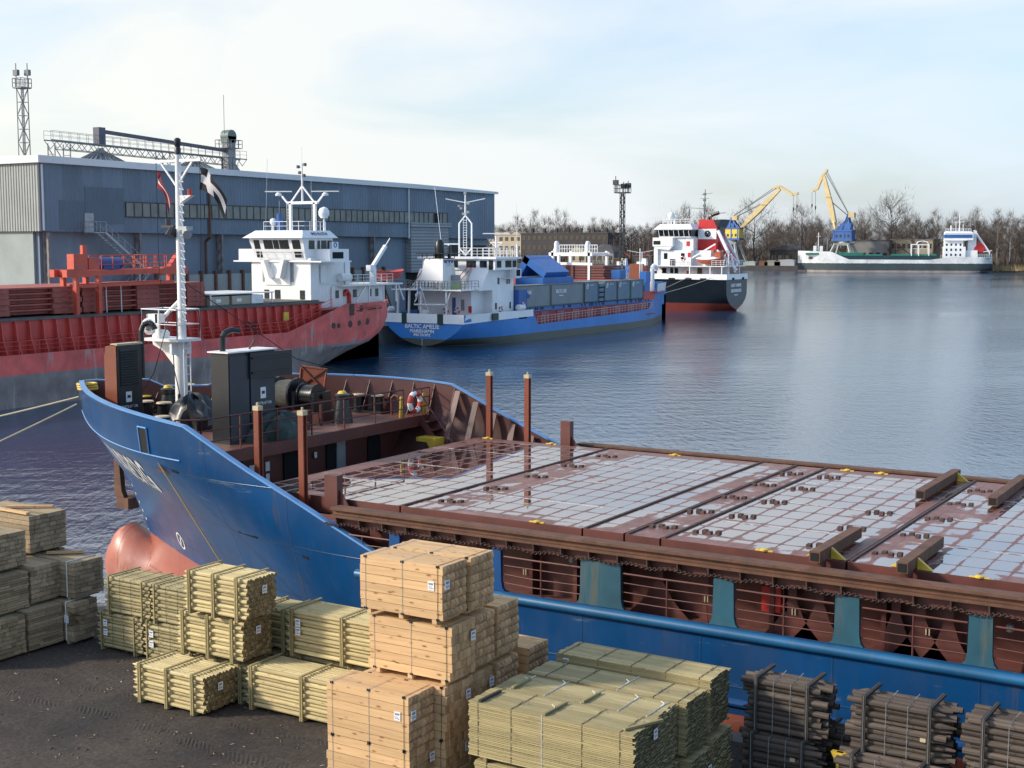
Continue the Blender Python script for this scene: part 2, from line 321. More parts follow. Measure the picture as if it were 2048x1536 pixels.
def quay_mat():
    m, nt, N, L, b = nmat('dirty_asphalt'); tc = N.new('ShaderNodeTexCoord'); v = tc.outputs['Object']
    n1 = noise(N, L, v, .35, 5, .6); n2 = noise(N, L, v, 9, 8, .7); n3 = noise(N, L, v, 1.3, 6, .65, (1, .35, 1))
    c = mixc(N, L, ramp(N, L, n1, .35, .65), (.034,.029,.026), (.075,.059,.047))
    c = mixc(N, L, mth(N, L, 'MULTIPLY', ramp(N, L, n3, .55, .72), .5), c, (.078,.062,.050))
    c = mixc(N, L, mth(N, L, 'MULTIPLY', ramp(N, L, noise(N, L, v, .8, 6, .7), .62, .76), .6), c, (.13,.125,.12))
    c = mixc(N, L, 1.0, c, ramp(N, L, n2, .3, .7, (.55,)*3, (1.4,)*3), 'MULTIPLY')
    vo = N.new('ShaderNodeTexVoronoi'); vo.inputs['Scale'].default_value = 3.5; L.new(v, vo.inputs[0])
    c = mixc(N, L, ramp(N, L, vo.outputs['Distance'], .035, .05, (1,)*3, (0,)*3), c, (.22,.21,.19))
    # tyre tracks pressed into the dirt: bands of diagonal lugs
    mp = N.new('ShaderNodeMapping'); mp.inputs['Rotation'].default_value = (0, 0, R(2)); L.new(v, mp.inputs[0]); sp = N.new('ShaderNodeSeparateXYZ'); L.new(mp.outputs[0], sp.inputs[0])
    wob = mth(N, L, 'MULTIPLY_ADD', noise(N, L, v, .15, 2), 1.6, sp.outputs[1]); band = None
    for y_, w_ in ((19.0, .20), (18.1, .22), (17.2, .2), (20.3, .12)):
        g_ = ramp(N, L, mth(N, L, 'ABSOLUTE', mth(N, L, 'SUBTRACT', wob, y_+.5)), w_*.6, w_*1.3, (1,)*3, (0,)*3); band = g_ if band is None else mth(N, L, 'MAXIMUM', band, g_)
    band = mth(N, L, 'MULTIPLY', band, ramp(N, L, noise(N, L, v, 1.3, 6, .75), .44, .62))
    lug = mth(N, L, 'SINE', mth(N, L, 'MULTIPLY', mth(N, L, 'ADD', mth(N, L, 'MULTIPLY_ADD', mth(N, L, 'ABSOLUTE', mth(N, L, 'SUBTRACT', wob, 19.1)), .8, sp.outputs[0]), mth(N, L, 'MULTIPLY', n1, .3)), 52))
    c = mixc(N, L, mth(N, L, 'MULTIPLY', band, .35), c, (.022,.019,.017))
    h = mth(N, L, 'MULTIPLY_ADD', mth(N, L, 'MULTIPLY', band, lug), .26, n2); h = mth(N, L, 'MULTIPLY_ADD', n3, 1.5, h)
    L.new(c, b.inputs['Base Color']); L.new(ramp(N, L, n1, .3, .7, (.62,)*3, (.9,)*3), b.inputs['Roughness']); setn(b, None, .3); bump(N, L, b, h, .035, .8); return m
M['asphalt'] = quay_mat()
M['concrete'] = paint('old_concrete', (.16,.155,.145), .85, .3, .5, rust=.25, rcol=(.07,.06,.05))
M['shore'] = paint('shore_ground', (.07,.065,.045), .9, .35, .08)
mb = MB(); mb.box(-100, 70, -60, 25.0, -3, 2.2); struct('quay', mb, M['asphalt'])
mb = MB(); mb.box(-100, 70, 25.003, 25.5, -3, 2.30); struct('quay_edge', mb, M['concrete'])
mb = MB(); mb.box(-330, -101.6, -60, 208.5, -3, 2.2); struct('pier_ground', mb, M['concrete'])
# far shore: the quay under the cranes on the left, a low bank with reeds on the right
mb = MB(); mb.box(-1400, -208, 612, 3200, -2, 2.0); struct('far_quay', mb, [M['shore']])
mb = MB(); mb.box(-1400, -208, 611.4, 612, -2, 2.15); struct('far_quay_wall', mb, paint('far_quay_wall', (.035,.03,.028), .8, .3, .3))
mb = MB()
mb.grid([[(-208+i*20, 612+3*math.sin(i*1.7)+ (0 if j == 0 else 4 if j == 1 else 40 if j == 2 else 2500), (-.4, .6, 1.9, 2.2)[j]) for i in range(60)] for j in range(4)])
struct('far_bank', mb, M['shore'])
# reeds
mb = MB(); rr = random.Random(5)
for i in range(5200):
    x = rr.uniform(-131, 20); y = rr.uniform(614, 622); hh = rr.uniform(1.6, 3.4); a = rr.uniform(0, 6.28); wd = .12
    mb.add([(x-wd*math.cos(a), y-wd*math.sin(a), .7), (x+wd*math.cos(a), y+wd*math.sin(a), .7), (x+rr.uniform(-.5,.5), y+rr.uniform(-.5,.5), .7+hh)], [(0,1,2)])
o = solo('reeds', mb, paint('dry_reeds', (.33,.24,.12), .9, .25, 1.0, island=.3), 'dry straw coloured reeds along the far bank behind the white and dark green ship', 'reeds', kind='stuff', smooth=False)

# ------------------------------------------------------------------ bare trees of the far shore
def tree_geo(seed, h, spread, twn, lean=.0, trunk_frac=.35, mains=7):
    "returns (trunk MB, crown MB): tapered trunk and limbs, then hundreds of twigs"
    r = random.Random(seed); T = MB(); K = MB(); tr = h*.016+.08
    top = Vector((lean*h, r.uniform(-.3,.3), h*.9)); pts = []
    for i in range(6):
        t = i/5; pts.append(Vector((lean*h*t+r.uniform(-.15,.15)*t*spread*.3, r.uniform(-.15,.15)*t*spread*.3, h*.9*t)))
    for i in range(5): T.tube(pts[i], pts[i+1], tr*(1-i/5.2), tr*(1-(i+1)/5.2), n=5)
    ends = []
    def limb(p, d, ln, rad, lev):
        q = p + d*ln; mid = p.lerp(q, .5) + Vector((r.uniform(-1,1), r.uniform(-1,1), r.uniform(-.2,.6)))*ln*.08
        (T if lev == 0 else K).tube(p, mid, rad, rad*.75, n=4 if lev == 0 else 3); (T if lev == 0 else K).tube(mid, q, rad*.75, rad*.45, n=4 if lev == 0 else 3)
        ends.append((mid, d, lev)); ends.append((q, d, lev))
        if lev < 2:
            for k in range(r.randint(3, 4)):
                dd = (d + Vector((r.uniform(-1,1), r.uniform(-1,1), r.uniform(-.25,.8)))*.75).normalized()
                limb(p.lerp(q, r.uniform(.35, 1)), dd, ln*r.uniform(.45, .7), rad*.5, lev+1)
    for i in range(mains):
        t = trunk_frac + (.97-trunk_frac)*i/(mains-1); k = min(4.999, t*5); p = pts[int(k)].lerp(pts[int(k)+1], k-int(k)); a = i*2.4+r.uniform(-.5,.5)
        el = r.uniform(.5, .9) if spread > .3*h else r.uniform(.8, 1.4)
        d = Vector((math.cos(a), math.sin(a), el)).normalized(); limb(p, d, spread*(1.15-.75*t)*r.uniform(.8,1.15)*1.0, tr*.5*(1.1-t*.6), 0)
    zc = h*(trunk_frac+1)/2; rz_ = h*(1-trunk_frac)/2*1.05
    for i in range(twn):
        if i % 5 < 3:
            p, d, lev = r.choice(ends); p = p + Vector((r.gauss(0,1), r.gauss(0,1), r.gauss(0,1)))*spread*.13
        else:
            a = r.uniform(0, 6.28); cz = r.uniform(-1, 1); rad = (1-cz*cz)**.5; rr_ = r.random()**.4; p = Vector((math.cos(a)*rad*spread*.95*rr_, math.sin(a)*rad*spread*.95*rr_, zc+rz_*cz*rr_)); d = Vector((p.x, p.y, (p.z-h*.3)*.9)).normalized()
        dd = (d + Vector((r.gauss(0,.5), r.gauss(0,.5), r.gauss(.35,.45)))).normalized(); ln = r.uniform(.9, 2.8)*h/20; wv = dd.cross(Vector((r.gauss(0,1), r.gauss(0,1), r.gauss(0,1)))).normalized()*r.uniform(.03,.055)*h/22
        q = p + dd*ln; K.add([p-wv, p+wv, q], [(0,1,2)])
    return T, K
M['bark'] = paint('tree_bark', (.055,.048,.042), .9, .3, .5)
M['twig'] = paint('bare_twigs', (.105,.080,.064), .9, .3, .08, island=.25)
M['birchbark'] = paint('birch_bark', (.30,.28,.26), .9, .35, 1.5)
GZ = 2.0
def tree(name, label, x, y, seed, h, spread, twn, bark='bark', group='bare trees on the far shore', **k):
    t = thing(name, label, 'tree', (x, y, GZ), group, local=True); T, K = tree_geo(seed, h, spread, twn, **k)
    part('trunk', T, M[bark], t); part('crown', K, M['twig'], t, smooth=False); return t
def tx(px, Y): return at(px, 500, Y=Y).x
tree('bare_tree', 'broad bare tree with forked dark trunk beside the yellow housed crane', tx(1508,634), 634, 3, 29, 13, 1500, trunk_frac=.12, mains=8)
tree('bare_tree', 'wide bare tree between the two harbour cranes, above the pale bow', tx(1603,640), 640, 4, 28, 10, 1300, trunk_frac=.25)
tree('bare_tree', 'tallest round crowned bare tree, standing over the midships of the far ship', tx(1782,650), 650, 9, 32, 12, 1700, trunk_frac=.3, mains=9)
tree('bare_tree', 'rounded bare tree right of the blue housed crane', tx(1728,655), 655, 12, 25, 8, 1000, trunk_frac=.3)
tree('bare_tree', 'bare tree rising behind the black ship bridge, left of its mast', tx(1362,640), 640, 15, 29, 8, 1200, trunk_frac=.3)
tree('bare_tree', 'bare tree right of the black ship mast, behind its red funnel', tx(1412,642), 642, 16, 28, 8, 1100, trunk_frac=.3)
for i, (px, Y, h, s, lb) in enumerate([(1032,668,27,4,'thin birch, first on the left over the pale wavy roofed factory'), (1045,668,25,3.2,'narrow birch, second from the left over the pale wavy roofed factory'),
        (1066,668,29,5,'tall birch over the left part of the long dark building'), (1085,670,26,4.5,'slim birch between the tall birch and the dense clump over the long dark building'), (1098,668,26,4,'slender birch touching the left side of the dense clump'),
        (1113,668,29,5.5,'dark dense crowned tree over the middle of the long dark building'), (1128,668,28,5.5,'wide pale crowned birch at the right of the dense clump'), (1184,668,25,4.5,'lone birch over the gabled house roof'),
        (1204,664,24,4,'small birch just right of the lone birch, left of the floodlight mast')]):
    tree('birch_tree', lb, tx(px, Y), Y, 30+i, h, s, 700, bark='birchbark', group='birches over the long dark building', trunk_frac=.25)
for i, (px, h) in enumerate([(1632,24),(1822,25),(1862,26),(1905,25),(1945,27),(1986,26),(2020,25)]):
    lb = ['slim tree behind the left edge of the blue housed crane','first slim tree right of the large round crowned tree','second slim tree right of the large round crowned tree','slim pale trunked tree left of the far ship superstructure','slim tree over the mast of the far ship superstructure','slim pale trunked tree right of the far ship stern','slim tree nearest the right end of the reeds'][i]
    tree('slender_tree', lb, tx(px, 640), 640+(i % 3)*4, 60+i, h, 4, 600, bark='birchbark', group='slender trees at the edge of the wood')
# the wood behind them reads as one mass
mb = MB(); rr = random.Random(11); variants = [tree_geo(100+i, 20, sp, 900, trunk_frac=.12) for i, sp in enumerate((5, 6, 4, 7, 5))]
for i in range(430):
    az = rr.uniform(-36, 2); 
    x = rr.uniform(-470, 10); y = rr.uniform(655, 770) if x > -345 else rr.uniform(690, 790)
    if x > -205: y = rr.uniform(636, 740)
    s = rr.uniform(.78, 1.14); a = rr.uniform(0, 6.28); ca, sa = math.cos(a)*s, math.sin(a)*s
    for P in variants[i % 5]:
        b = len(mb.v); mb.v += [(x+p[0]*ca-p[1]*sa, y+p[0]*sa+p[1]*ca, GZ+p[2]*s) for p in P.v]; mb.f += [tuple(j+b for j in f) for f in P.f]; mb.m += [0]*len(P.f)
# undergrowth at the foot of the wood
for i in range(16000):
    x = rr.uniform(-430, 10); y = rr.uniform(632, 690) if x < -215 else rr.uniform(626, 660); hh = rr.uniform(2, 7)+(rr.uniform(0,9) if -365 < x < -262 and y > 640 else 0); a = rr.uniform(0, 6.28); wd = rr.uniform(.12,.3); q = (x+rr.uniform(-1.5,1.5), y+rr.uniform(-1.5,1.5), GZ+hh)
    mb.add([(x-wd*math.cos(a), y-wd*math.sin(a), GZ), (x+wd*math.cos(a), y+wd*math.sin(a), GZ), q], [(0,1,2)])
solo('bare_wood', mb, M['twig'], 'leafless brown wood massed along the far shore', 'woodland', kind='stuff', smooth=False)

# ------------------------------------------------------------------ far shore buildings
M['fac'] = paint('pale_factory_wall', (.42,.36,.27), .85, .15, .1); M['facd'] = paint('dark_factory_wall', (.045,.042,.042), .85, .25, .12); M['slate'] = paint('slate_roof', (.075,.07,.07), .8, .2, .2)
M['bldgrey'] = paint('grey_render', (.20,.20,.19), .85, .15, .1); M['bldcream'] = paint('ochre_render', (.36,.30,.21), .85, .2, .15)
def windows(b, x0, x1, y, z0, z1, n, name='window'):
    for i in range(n):
        xa = x0+(x1-x0)*(i+.22)/n; xb = x0+(x1-x0)*(i+.78)/n; wb = MB(); wb.box(xa, xb, y-.08, y+.1, z0, z1); part(name, wb, M['glass'], b)
def building(name, label, px0, px1, Y, dep, pytop, wall, roof='flat', roofm='slate', nw=0, rows=1, ridge=3):
    a = at(px0, pytop, Y=Y); c = at(px1, pytop, Y=Y); x0, x1, zt = a.x, c.x, (a.z+c.z)/2; b = thing(name, label, 'building', ((x0+x1)/2, Y, GZ), 'buildings on the far shore')
    wb = MB(); wb.box(x0, x1, Y, Y+dep, GZ, zt); part('wall', wb, M[wall], b)
    rb = MB()
    if roof == 'flat': rb.box(x0-.3, x1+.3, Y-.3, Y+dep+.3, zt+.003, zt+.45)
    elif roof == 'hip': rb.frustum(x0-.5, x1+.5, Y-.5, Y+dep+.5, zt+.003, x0+dep*.4, x1-dep*.4, Y+dep*.45, Y+dep*.55, zt+ridge)
    elif roof == 'gable': rb.prism([(x0-.4, zt+.003), (x1+.4, zt+.003), ((x0+x1)/2, zt+ridge)], 'y', Y-.4, Y+dep)
    elif roof == 'wave':
        n = 3; pts = [(x0-.3, zt+.003)]+[(x0+(x1-x0)*i/24, zt+.2+1.6*abs(math.sin(math.pi*n*i/24))) for i in range(25)]+[(x1+.3, zt+.003)]; rb.prism(pts, 'y', Y-.3, Y+dep)
    r_ = part('roof', rb, M[roofm], b)
    for k in range(rows):
        zz = GZ + (zt-GZ)*(k+.35)/rows
        if nw: windows(b, x0, x1, Y, zz, zz+min(2.2, (zt-GZ)/rows*.45), nw)
    return b, r_, x0, x1, zt
building('factory_hall', 'pale concrete factory hall with wavy roof behind the dark blue warehouse corner', 985, 1042, 660, 30, 470, 'fac', 'wave', 'fac', 5, 3)
b, r_, x0, x1, zt = building('long_building', 'long dark flat roofed building behind the leafless scrub', 1043, 1216, 656, 18, 467, 'facd', 'flat', 'slate', 16, 3)
for i in range(7): cb = MB(); xx = x0+(x1-x0)*(i+.5)/7; cb.box(xx-.6, xx+.6, 661, 662.4, zt+.4, zt+3.0); part('chimney', cb, M['facd'], r_)
building('gabled_house', 'house with tan gable front behind the white hatch crane', 1136, 1172, 632, 12, 508, 'bldcream', 'gable', 'bldcream', 2, 1, 4.5)
building('hipped_house', 'grey house with low hipped roof left of the floodlight mast', 1173, 1227, 634, 14, 505, 'bldgrey', 'hip', 'slate', 5, 1, 4.2)
building('shed', 'small shed with orange lean-to roof right of the hipped house', 1228, 1244, 630, 6, 518, 'facd', 'flat', 'rust', 1)
building('kiosk', 'low dark hut behind the white cross shaped bow mast', 1268, 1304, 628, 6, 512, 'facd', 'flat', 'slate', 2)
building('low_building', 'grey flat roofed shed behind the blue housed crane', 1694, 1778, 640, 20, 482, 'bldgrey', 'flat', 'slate', 6, 1)
building('brick_building', 'ochre two storey building with broken flat roof over the far ship hatches', 1782, 1866, 644, 14, 480, 'bldcream', 'flat', 'bldgrey', 8, 2)
building('pump_house', 'small pale house just left of the far ship superstructure', 1880, 1905, 636, 8, 508, 'bldgrey', 'gable', 'slate', 1, 1, 2)
building('workshop', 'brick workshop under the trees left of the pale bow', 1540, 1596, 640, 14, 500, 'facd', 'gable', 'slate', 4, 1, 2.5)

# ------------------------------------------------------------------ floodlight towers
M['lattice'] = paint('dark_lattice_steel', (.035,.036,.038), .6, .3, 1.0); M['lattice_l'] = paint('grey_lattice_steel', (.15,.155,.16), .6, .3, 1.0)
def lattice(mb, x, y, z0, z1, w0, w1, n, r):
    for i in range(n):
        za = z0+(z1-z0)*i/n; zb = z0+(z1-z0)*(i+1)/n; wa = (w0+(w1-w0)*i/n)/2; wb = (w0+(w1-w0)*(i+1)/n)/2; ca = [(-1,-1),(1,-1),(1,1),(-1,1)]
        for k in range(4):
            p, q = ca[k], ca[(k+1) % 4]
            mb.bar((x+p[0]*wa, y+p[1]*wa, za), (x+p[0]*wb, y+p[1]*wb, zb), r*1.5)
            mb.bar((x+p[0]*wa, y+p[1]*wa, za), (x+q[0]*wa, y+q[1]*wa, za), r)
            a, b = (p, q) if (i+k) % 2 else (q, p); mb.bar((x+a[0]*wa, y+a[1]*wa, za), (x+b[0]*wb, y+b[1]*wb, zb), r)
def floodtower(label, x, y, z0, zp, w_, pw, mat_, lamps, n):
    t = thing('floodlight_tower', label, 'light tower', (x, y, z0), 'lattice floodlight towers')
    a = MB(); lattice(a, x, y, z0, zp, w_*1.15, w_, n, .065); part('lattice_mast', a, mat_, t, smooth=False)
    l = MB(); l.ladder((x, y, z0), (x, y, zp), .5, (1,0,0), .5, .05); part('ladder', l, mat_, t)
    p = MB(); p.box(x-pw/2, x+pw/2, y-pw/2, y+pw/2, zp, zp+.18); p.rail([(x-pw/2,y-pw/2,zp+.18),(x+pw/2,y-pw/2,zp+.18),(x+pw/2,y+pw/2,zp+.18),(x-pw/2,y+pw/2,zp+.18),(x-pw/2,y-pw/2,zp+.18)], 1.2, 2, .6, .05); part('platform', p, mat_, t)
    for dx, dy, dz in lamps:
        f = MB(); f.bar((x+dx, y+dy, zp+.2), (x+dx, y+dy, zp+dz*1.6), .1); f.box(x+dx-.45, x+dx+.45, y+dy-.2, y+dy+.25, zp+dz-.4, zp+dz+.4); part('floodlight', f, mat_, t)
    return t
floodtower('tall grey lattice floodlight tower behind the left end of the warehouse', -160, 128.2, 2.2, 34.2, 1.05, 1.8, M['lattice_l'], [(-.7,-.4,2.2),(.7,.4,2.2)], 17)
floodtower('slim dark lattice floodlight tower on the pier between the two blue and black ships', -104.0, 204.6, 2.2, 20.9, .62, 2.1, M['lattice'], [(-.9,-.8,1.8),(.2,0,1.2),(.8,.5,1.3)], 16)

# ------------------------------------------------------------------ warehouse
M['whblue'] = paint('blue_corrugated_cladding', (.135,.19,.245), .55, .12, .25, rust=.06, rcol=(.14,.16,.17), corr=(1, .55, .05), dirt=.18, panels=(1,2.75,.13), runs=.22)
M['whblue2'] = paint('blue_flat_cladding', (.16,.215,.27), .6, .1, .2, corr=(1, 1.1, .02), dirt=.2, panels=(1,6.6,.10), runs=.2); M['whpatch'] = paint('patched_cladding', (.10,.14,.18), .6, .12, .3, corr=(1, .4, .03))
M['whgrey'] = paint('grey_corrugated_cladding', (.27,.285,.27), .6, .12, .25, corr=(0, .42, .05), dirt=.15); M['whgrey2'] = paint('grey_sheet', (.27,.31,.30), .6, .15, .25)
M['roofgrey'] = paint('roof_fascia', (.62,.66,.66), .55, .06, .2); M['shutter'] = paint('roller_shutter', (.27,.29,.30), .55, .1, .3, corr=(2, .45, .03)); M['winpane'] = paint('old_window_panes', (.19,.20,.175), .45, .3, .6)
X0 = -115.0
wh = thing('warehouse', 'huge blue corrugated port warehouse with a long band of windows and grey gable end', 'warehouse', (-130, 138, 2.2))
mb = MB(); mb.box(X0-45, X0-1.0, 94.4, 181, 2.2, 13.75); mb.box(X0-45, X0-.3, 94.3, 181.3, 13.75, 20.4); part('wall', mb, [M['whblue2']], wh, smooth=False)
mb = MB(); mb.add([(X0,93.9,13.72),(X0,181.6,13.2),(X0,181.6,20.25),(X0,93.9,20.75)], [(0,1,2,3)]); mb.add([(X0,93.9,13.72),(X0-.32,93.9,13.72),(X0-.32,181.6,13.2),(X0,181.6,13.2)], [(0,1,2,3)]); mb.box(X0-.3, X0-.001, 181.6, 181.63, 13.2, 20.2)
part('cladding', mb, M['whblue'], wh, smooth=False)
mb = MB(); mb.box(X0-45, X0-.01, 93.75, 93.9, 13.72, 20.8); part('gable_cladding', mb, M['whgrey'], wh, smooth=False)
mb = MB(); mb.box(X0-45, X0-1.6, 94.1, 94.39, 8.0, 13.72); part('gable_sheeting', mb, M['whgrey2'], wh, 'pale grey flat sheeting under the gable cladding')
mb = MB(); mb.box(X0-45, X0-1.8, 94.2, 94.395, 2.2, 8.0); part('gateway', mb, M['dark'], wh)
mb = MB(); mb.add([(X0+.5,93.4,20.75),(X0+.5,182,20.25),(X0+.5,182,20.6),(X0+.5,160,21.0),(X0+.5,93.4,21.5),(X0-46,93.4,20.75),(X0-46,182,20.25),(X0-46,182,20.6),(X0-46,160,21.0),(X0-46,93.4,21.9)],
   [(0,1,2,3,4),(5,9,8,7,6),(0,4,9,5),(1,6,7,2),(4,3,8,9),(3,2,7,8),(0,5,6,1)]); part('roof', mb, M['roofgrey'], wh, smooth=False)
mb = MB(); mb.box(X0+.002, X0+.1, 105.3, 168.2, 15.45, 16.95); wn = part('window_band', mb, M['winpane'], wh)
mb = MB()
for i in range(53): y = 105.3+62.9*i/52; mb.box(X0+.1, X0+.16, y-.05, y+.05, 15.45, 16.95)
mb.box(X0+.1, X0+.15, 105.2, 168.3, 16.95, 17.05); mb.box(X0+.1, X0+.15, 105.2, 168.3, 15.35, 15.45); part('glazing_bars', mb, M['lattice'], wn)
mb = MB(); mb.box(X0+.1, X0+.13, 164.8, 166.2, 15.5, 16.9); part('broken_pane', mb, M['dark'], wn)
mb = MB(); mb.box(X0+.003, X0+.05, 99.7, 105.2, 14.6, 18.5); part('patch_panel', mb, M['whpatch'], wh, 'darker patched panel high on the blue wall')
mb = MB(); mb.box(X0+.003, X0+.03, 96.2, 99.6, 13.9, 17.0); part('patch_panel', mb, M['whpatch'], wh)
mb = MB(); mb.box(X0-.95, X0+.06, 159.0, 168.6, 8.3, 14.9); mb.box(X0-.95, X0+.35, 158.6, 169, 14.9, 15.5); part('roller_shutter', mb, M['shutter'], wh)
mb = MB(); mb.box(X0-.97, X0-.90, 159.0, 168.6, 2.2, 8.3); part('doorway', mb, M['dark'], wh)
mb = MB(); mb.box(X0-.98, X0-.9, 171, 180.5, 2.2, 12.2); part('doorway', mb, M['facd'], wh)
M['colrust'] = paint('corroded_lattice', (.20,.185,.18), .7, .4, 2.0, rust=.45)
for y in (94.9, 107.5, 120.5, 134.5, 150.5):
    mb = MB()
    for dx in (-.85, -.2): mb.bar((X0+dx, y, 2.2), (X0+dx, y, 13.6), .28)
    for k in range(9): mb.bar((X0-.85, y, 2.6+1.2*k), (X0-.2, y, 3.8+1.2*k), .12)
    part('lattice_column', mb, M['colrust'], wh)
mb = MB(); mb.path([(X0+.15,118.2,20.3),(X0+.15,118.2,13.2),(X0-.6,118.2,12.7),(X0-.6,118.2,2.3)], .16); part('downpipe', mb, M['rust'], wh)
mb = MB(); mb.path([(X0+.12,94.1,20.6),(X0+.12,94.1,13.8)], .12); mb.path([(X0+.12,158.4,20.3),(X0+.12,158.4,13.2)], .12); part('downpipe', mb, M['roofgrey'], wh)
st = MB(); yb = 99.4
st.box(X0+.05, X0+1.7, yb, yb+1.6, 13.55, 13.65); st.rail([(X0+1.7,yb,13.65),(X0+1.7,yb+1.6,13.65)], 1.1, 2, .8, .04); st.rail([(X0+.1,yb,13.65),(X0+1.7,yb,13.65)], 1.1, 2, .8, .04)
for dx in (.25, 1.6): st.bar((X0+dx, yb+1.6, 13.6), (X0+dx, 107.0, 9.3), .12, .28)
for k in range(16): t = (k+.5)/16; y_ = yb+1.6+(107-yb-1.6)*t; z_ = 13.6-4.3*t; st.box(X0+.3, X0+1.6, y_-.14, y_+.14, z_, z_+.05)
for dx in (.2, 1.65): st.rail([(X0+dx, yb+1.6, 13.6), (X0+dx, 107, 9.3)], 1.05, 2, 1.0, .04)
st.box(X0+.05, X0+1.9, 107, 109, 9.2, 9.3); st.rail([(X0+1.9,107,9.3),(X0+1.9,109,9.3),(X0+.1,109,9.3)], 1.1, 2, .9, .04)
for dx in (.25, 1.6): st.bar((X0+dx, 107.2, 9.2), (X0+dx, 101.5, 4.2), .12, .28); st.rail([(X0+dx, 107.2, 9.2), (X0+dx, 101.5, 4.2)], 1.05, 2, 1.0, .04)
for yy in (105.5, 108.8): st.bar((X0+1.7, yy, 2.2), (X0+1.7, yy, 9.2), .2)
st.box(X0+.02, X0+.1, yb+.15, yb+1.35, 13.65, 15.7)
part('outside_stair', st, M['galv'], wh)
# storage wall of grey panels between rusty posts
for y0_, n_, lb in ((107.4, 14, 'row of grey panels between rusty steel posts against the warehouse, left of the white bridge'), (142.4, 4, 'short run of grey panels between rusty posts right of the white bridge')):
    rw = thing('retaining_wall', lb, 'wall', (X0+2.4, y0_, 2.2), 'panel walls along the warehouse')
    for k in range(n_):
        ya = y0_+2.3*k; pb = MB(); pb.box(X0+2.2, X0+2.35, ya+.16, ya+2.14, 2.2, 8.9); part('panel', pb, M['whgrey2'], rw)
        qb = MB(); qb.box(X0+2.1, X0+2.6, ya-.15, ya+.15, 2.2, 9.3); qb.bar((X0+2.5, ya, 6.5), (X0+4.2, ya, 2.3), .15); part('post', qb, M['rust'], rw)
# ------------------------------------------------------------------ silos and conveyor bridge behind the warehouse
M['silo'] = paint('ribbed_silo_roof', (.20,.23,.26), .45, .12, .5, metal=.3)
for x, y, za, lb in ((-152, 134.8, 26.0, 'grey conical silo roof under the left part of the conveyor bridge'), (-152, 153.2, 25.6, 'grey conical silo roof behind the white foremast')):
    s_ = thing('grain_silo', lb, 'silo', (x, y, 2.2), 'grain silos')
    q = MB(); q.lathe([(6.6, 2.2), (6.6, 22.2)], (x, y, 0), 28); part('silo_wall', q, M['silo'], s_)
    q = MB(); q.lathe([(6.9, 22.2), (.5, za-.4), (.45, za), (.01, za)], (x, y, 0), 28)
    for i in range(28): a = 2*math.pi*i/28; q.bar((x+6.9*math.cos(a), y+6.9*math.sin(a), 22.25), (x+.5*math.cos(a), y+.5*math.sin(a), za-.33), .1, .16)
    part('silo_roof', q, M['silo'], s_, smooth=False)
cv = thing('conveyor_bridge', 'dark truss conveyor bridge with handrails running over the silo roofs', 'conveyor', (-150, 143, 26))
A = Vector((-150, 124.0, 26.4)); Bv = Vector((-150, 162.2, 25.75)); mb = MB(); n = 18
for dx in (-.7, .7):
    d = Vector((dx, 0, 0)); mb.bar(A+d, Bv+d, .16); lo = Vector((0,0,-1.1)); mb.bar(A.lerp(Bv,.05)+d+lo, A.lerp(Bv,.95)+d+lo, .1)
    for i in range(n): p = A.lerp(Bv, i/n); q = A.lerp(Bv, (i+1)/n); mb.bar(p+d, q.lerp(p,.5)+d+lo, .07); mb.bar(q.lerp(p,.5)+d+lo, q+d, .07)
part('truss', mb, M['lattice_l'], cv, smooth=False)
mb = MB()
for dx in (-.7, .7): mb.rail([A+Vector((dx,0,.1)), Bv+Vector((dx,0,.1))], 1.15, 2, 1.5, .03)
part('handrail', mb, M['lattice_l'], cv)
mb = MB(); mb.bar((-150,133.0,28.2), (-150,158.2,26.95), .5); mb.box(-150.6,-149.4,132.4,133.6,26.3,28.7); part('conveyor_tube', mb, paint('conveyor_housing', (.08,.08,.11), .6), cv)
for ya, yb_ in ((124.6,127.2),(144.2,147.0),(158.0,159.0)):
    mb = MB()
    for y in (ya, yb_):
        for dx in (-.7,.7): mb.bar((-150+dx, y, 21), (-150+dx, y, 26), .12)
        mb.bar((-150.7,y,24.5),(-149.3,y,24.5),.1)
    mb.bar((-149.3,ya,25.5), (-149.3,yb_,22), .1); mb.bar((-150.7,ya,25.5), (-150.7,yb_,22), .1); part('trestle', mb, M['lattice_l'], cv)
el = thing('bucket_elevator', 'green grey bucket elevator head with small railed platform above the warehouse roof', 'elevator tower', (-150, 158.9, 2.2))
mb = MB(); mb.box(-150.7,-149.3,158.1,159.7,2.2,28.2); mb.bar((-150,160,25), (-150,163.5,21.5), .35); part('shaft', mb, M['grey'], el)
mb = MB(); mb.lathe([(1.0,-.8),(1.0,.8)], (-150,158.9,29.2), 14, 0, Matrix.Rotation(math.pi/2,4,'Y')); mb.box(-150.8,-149.2,158.0,159.8,28.2,29.2); part('head', mb, paint('green_housing', (.10,.14,.13), .55), el)
mb = MB(); mb.box(-151.3,-148.7,157.3,160.6,27.3,27.4); mb.rail([(-148.7,157.3,27.4),(-148.7,160.6,27.4),(-151.3,160.6,27.4),(-151.3,157.3,27.4),(-148.7,157.3,27.4)], 1.2, 2, .9, .045); mb.tube((-150,158,29),( -150,158,35.5), .04); part('platform', mb, M['lattice_l'], el)

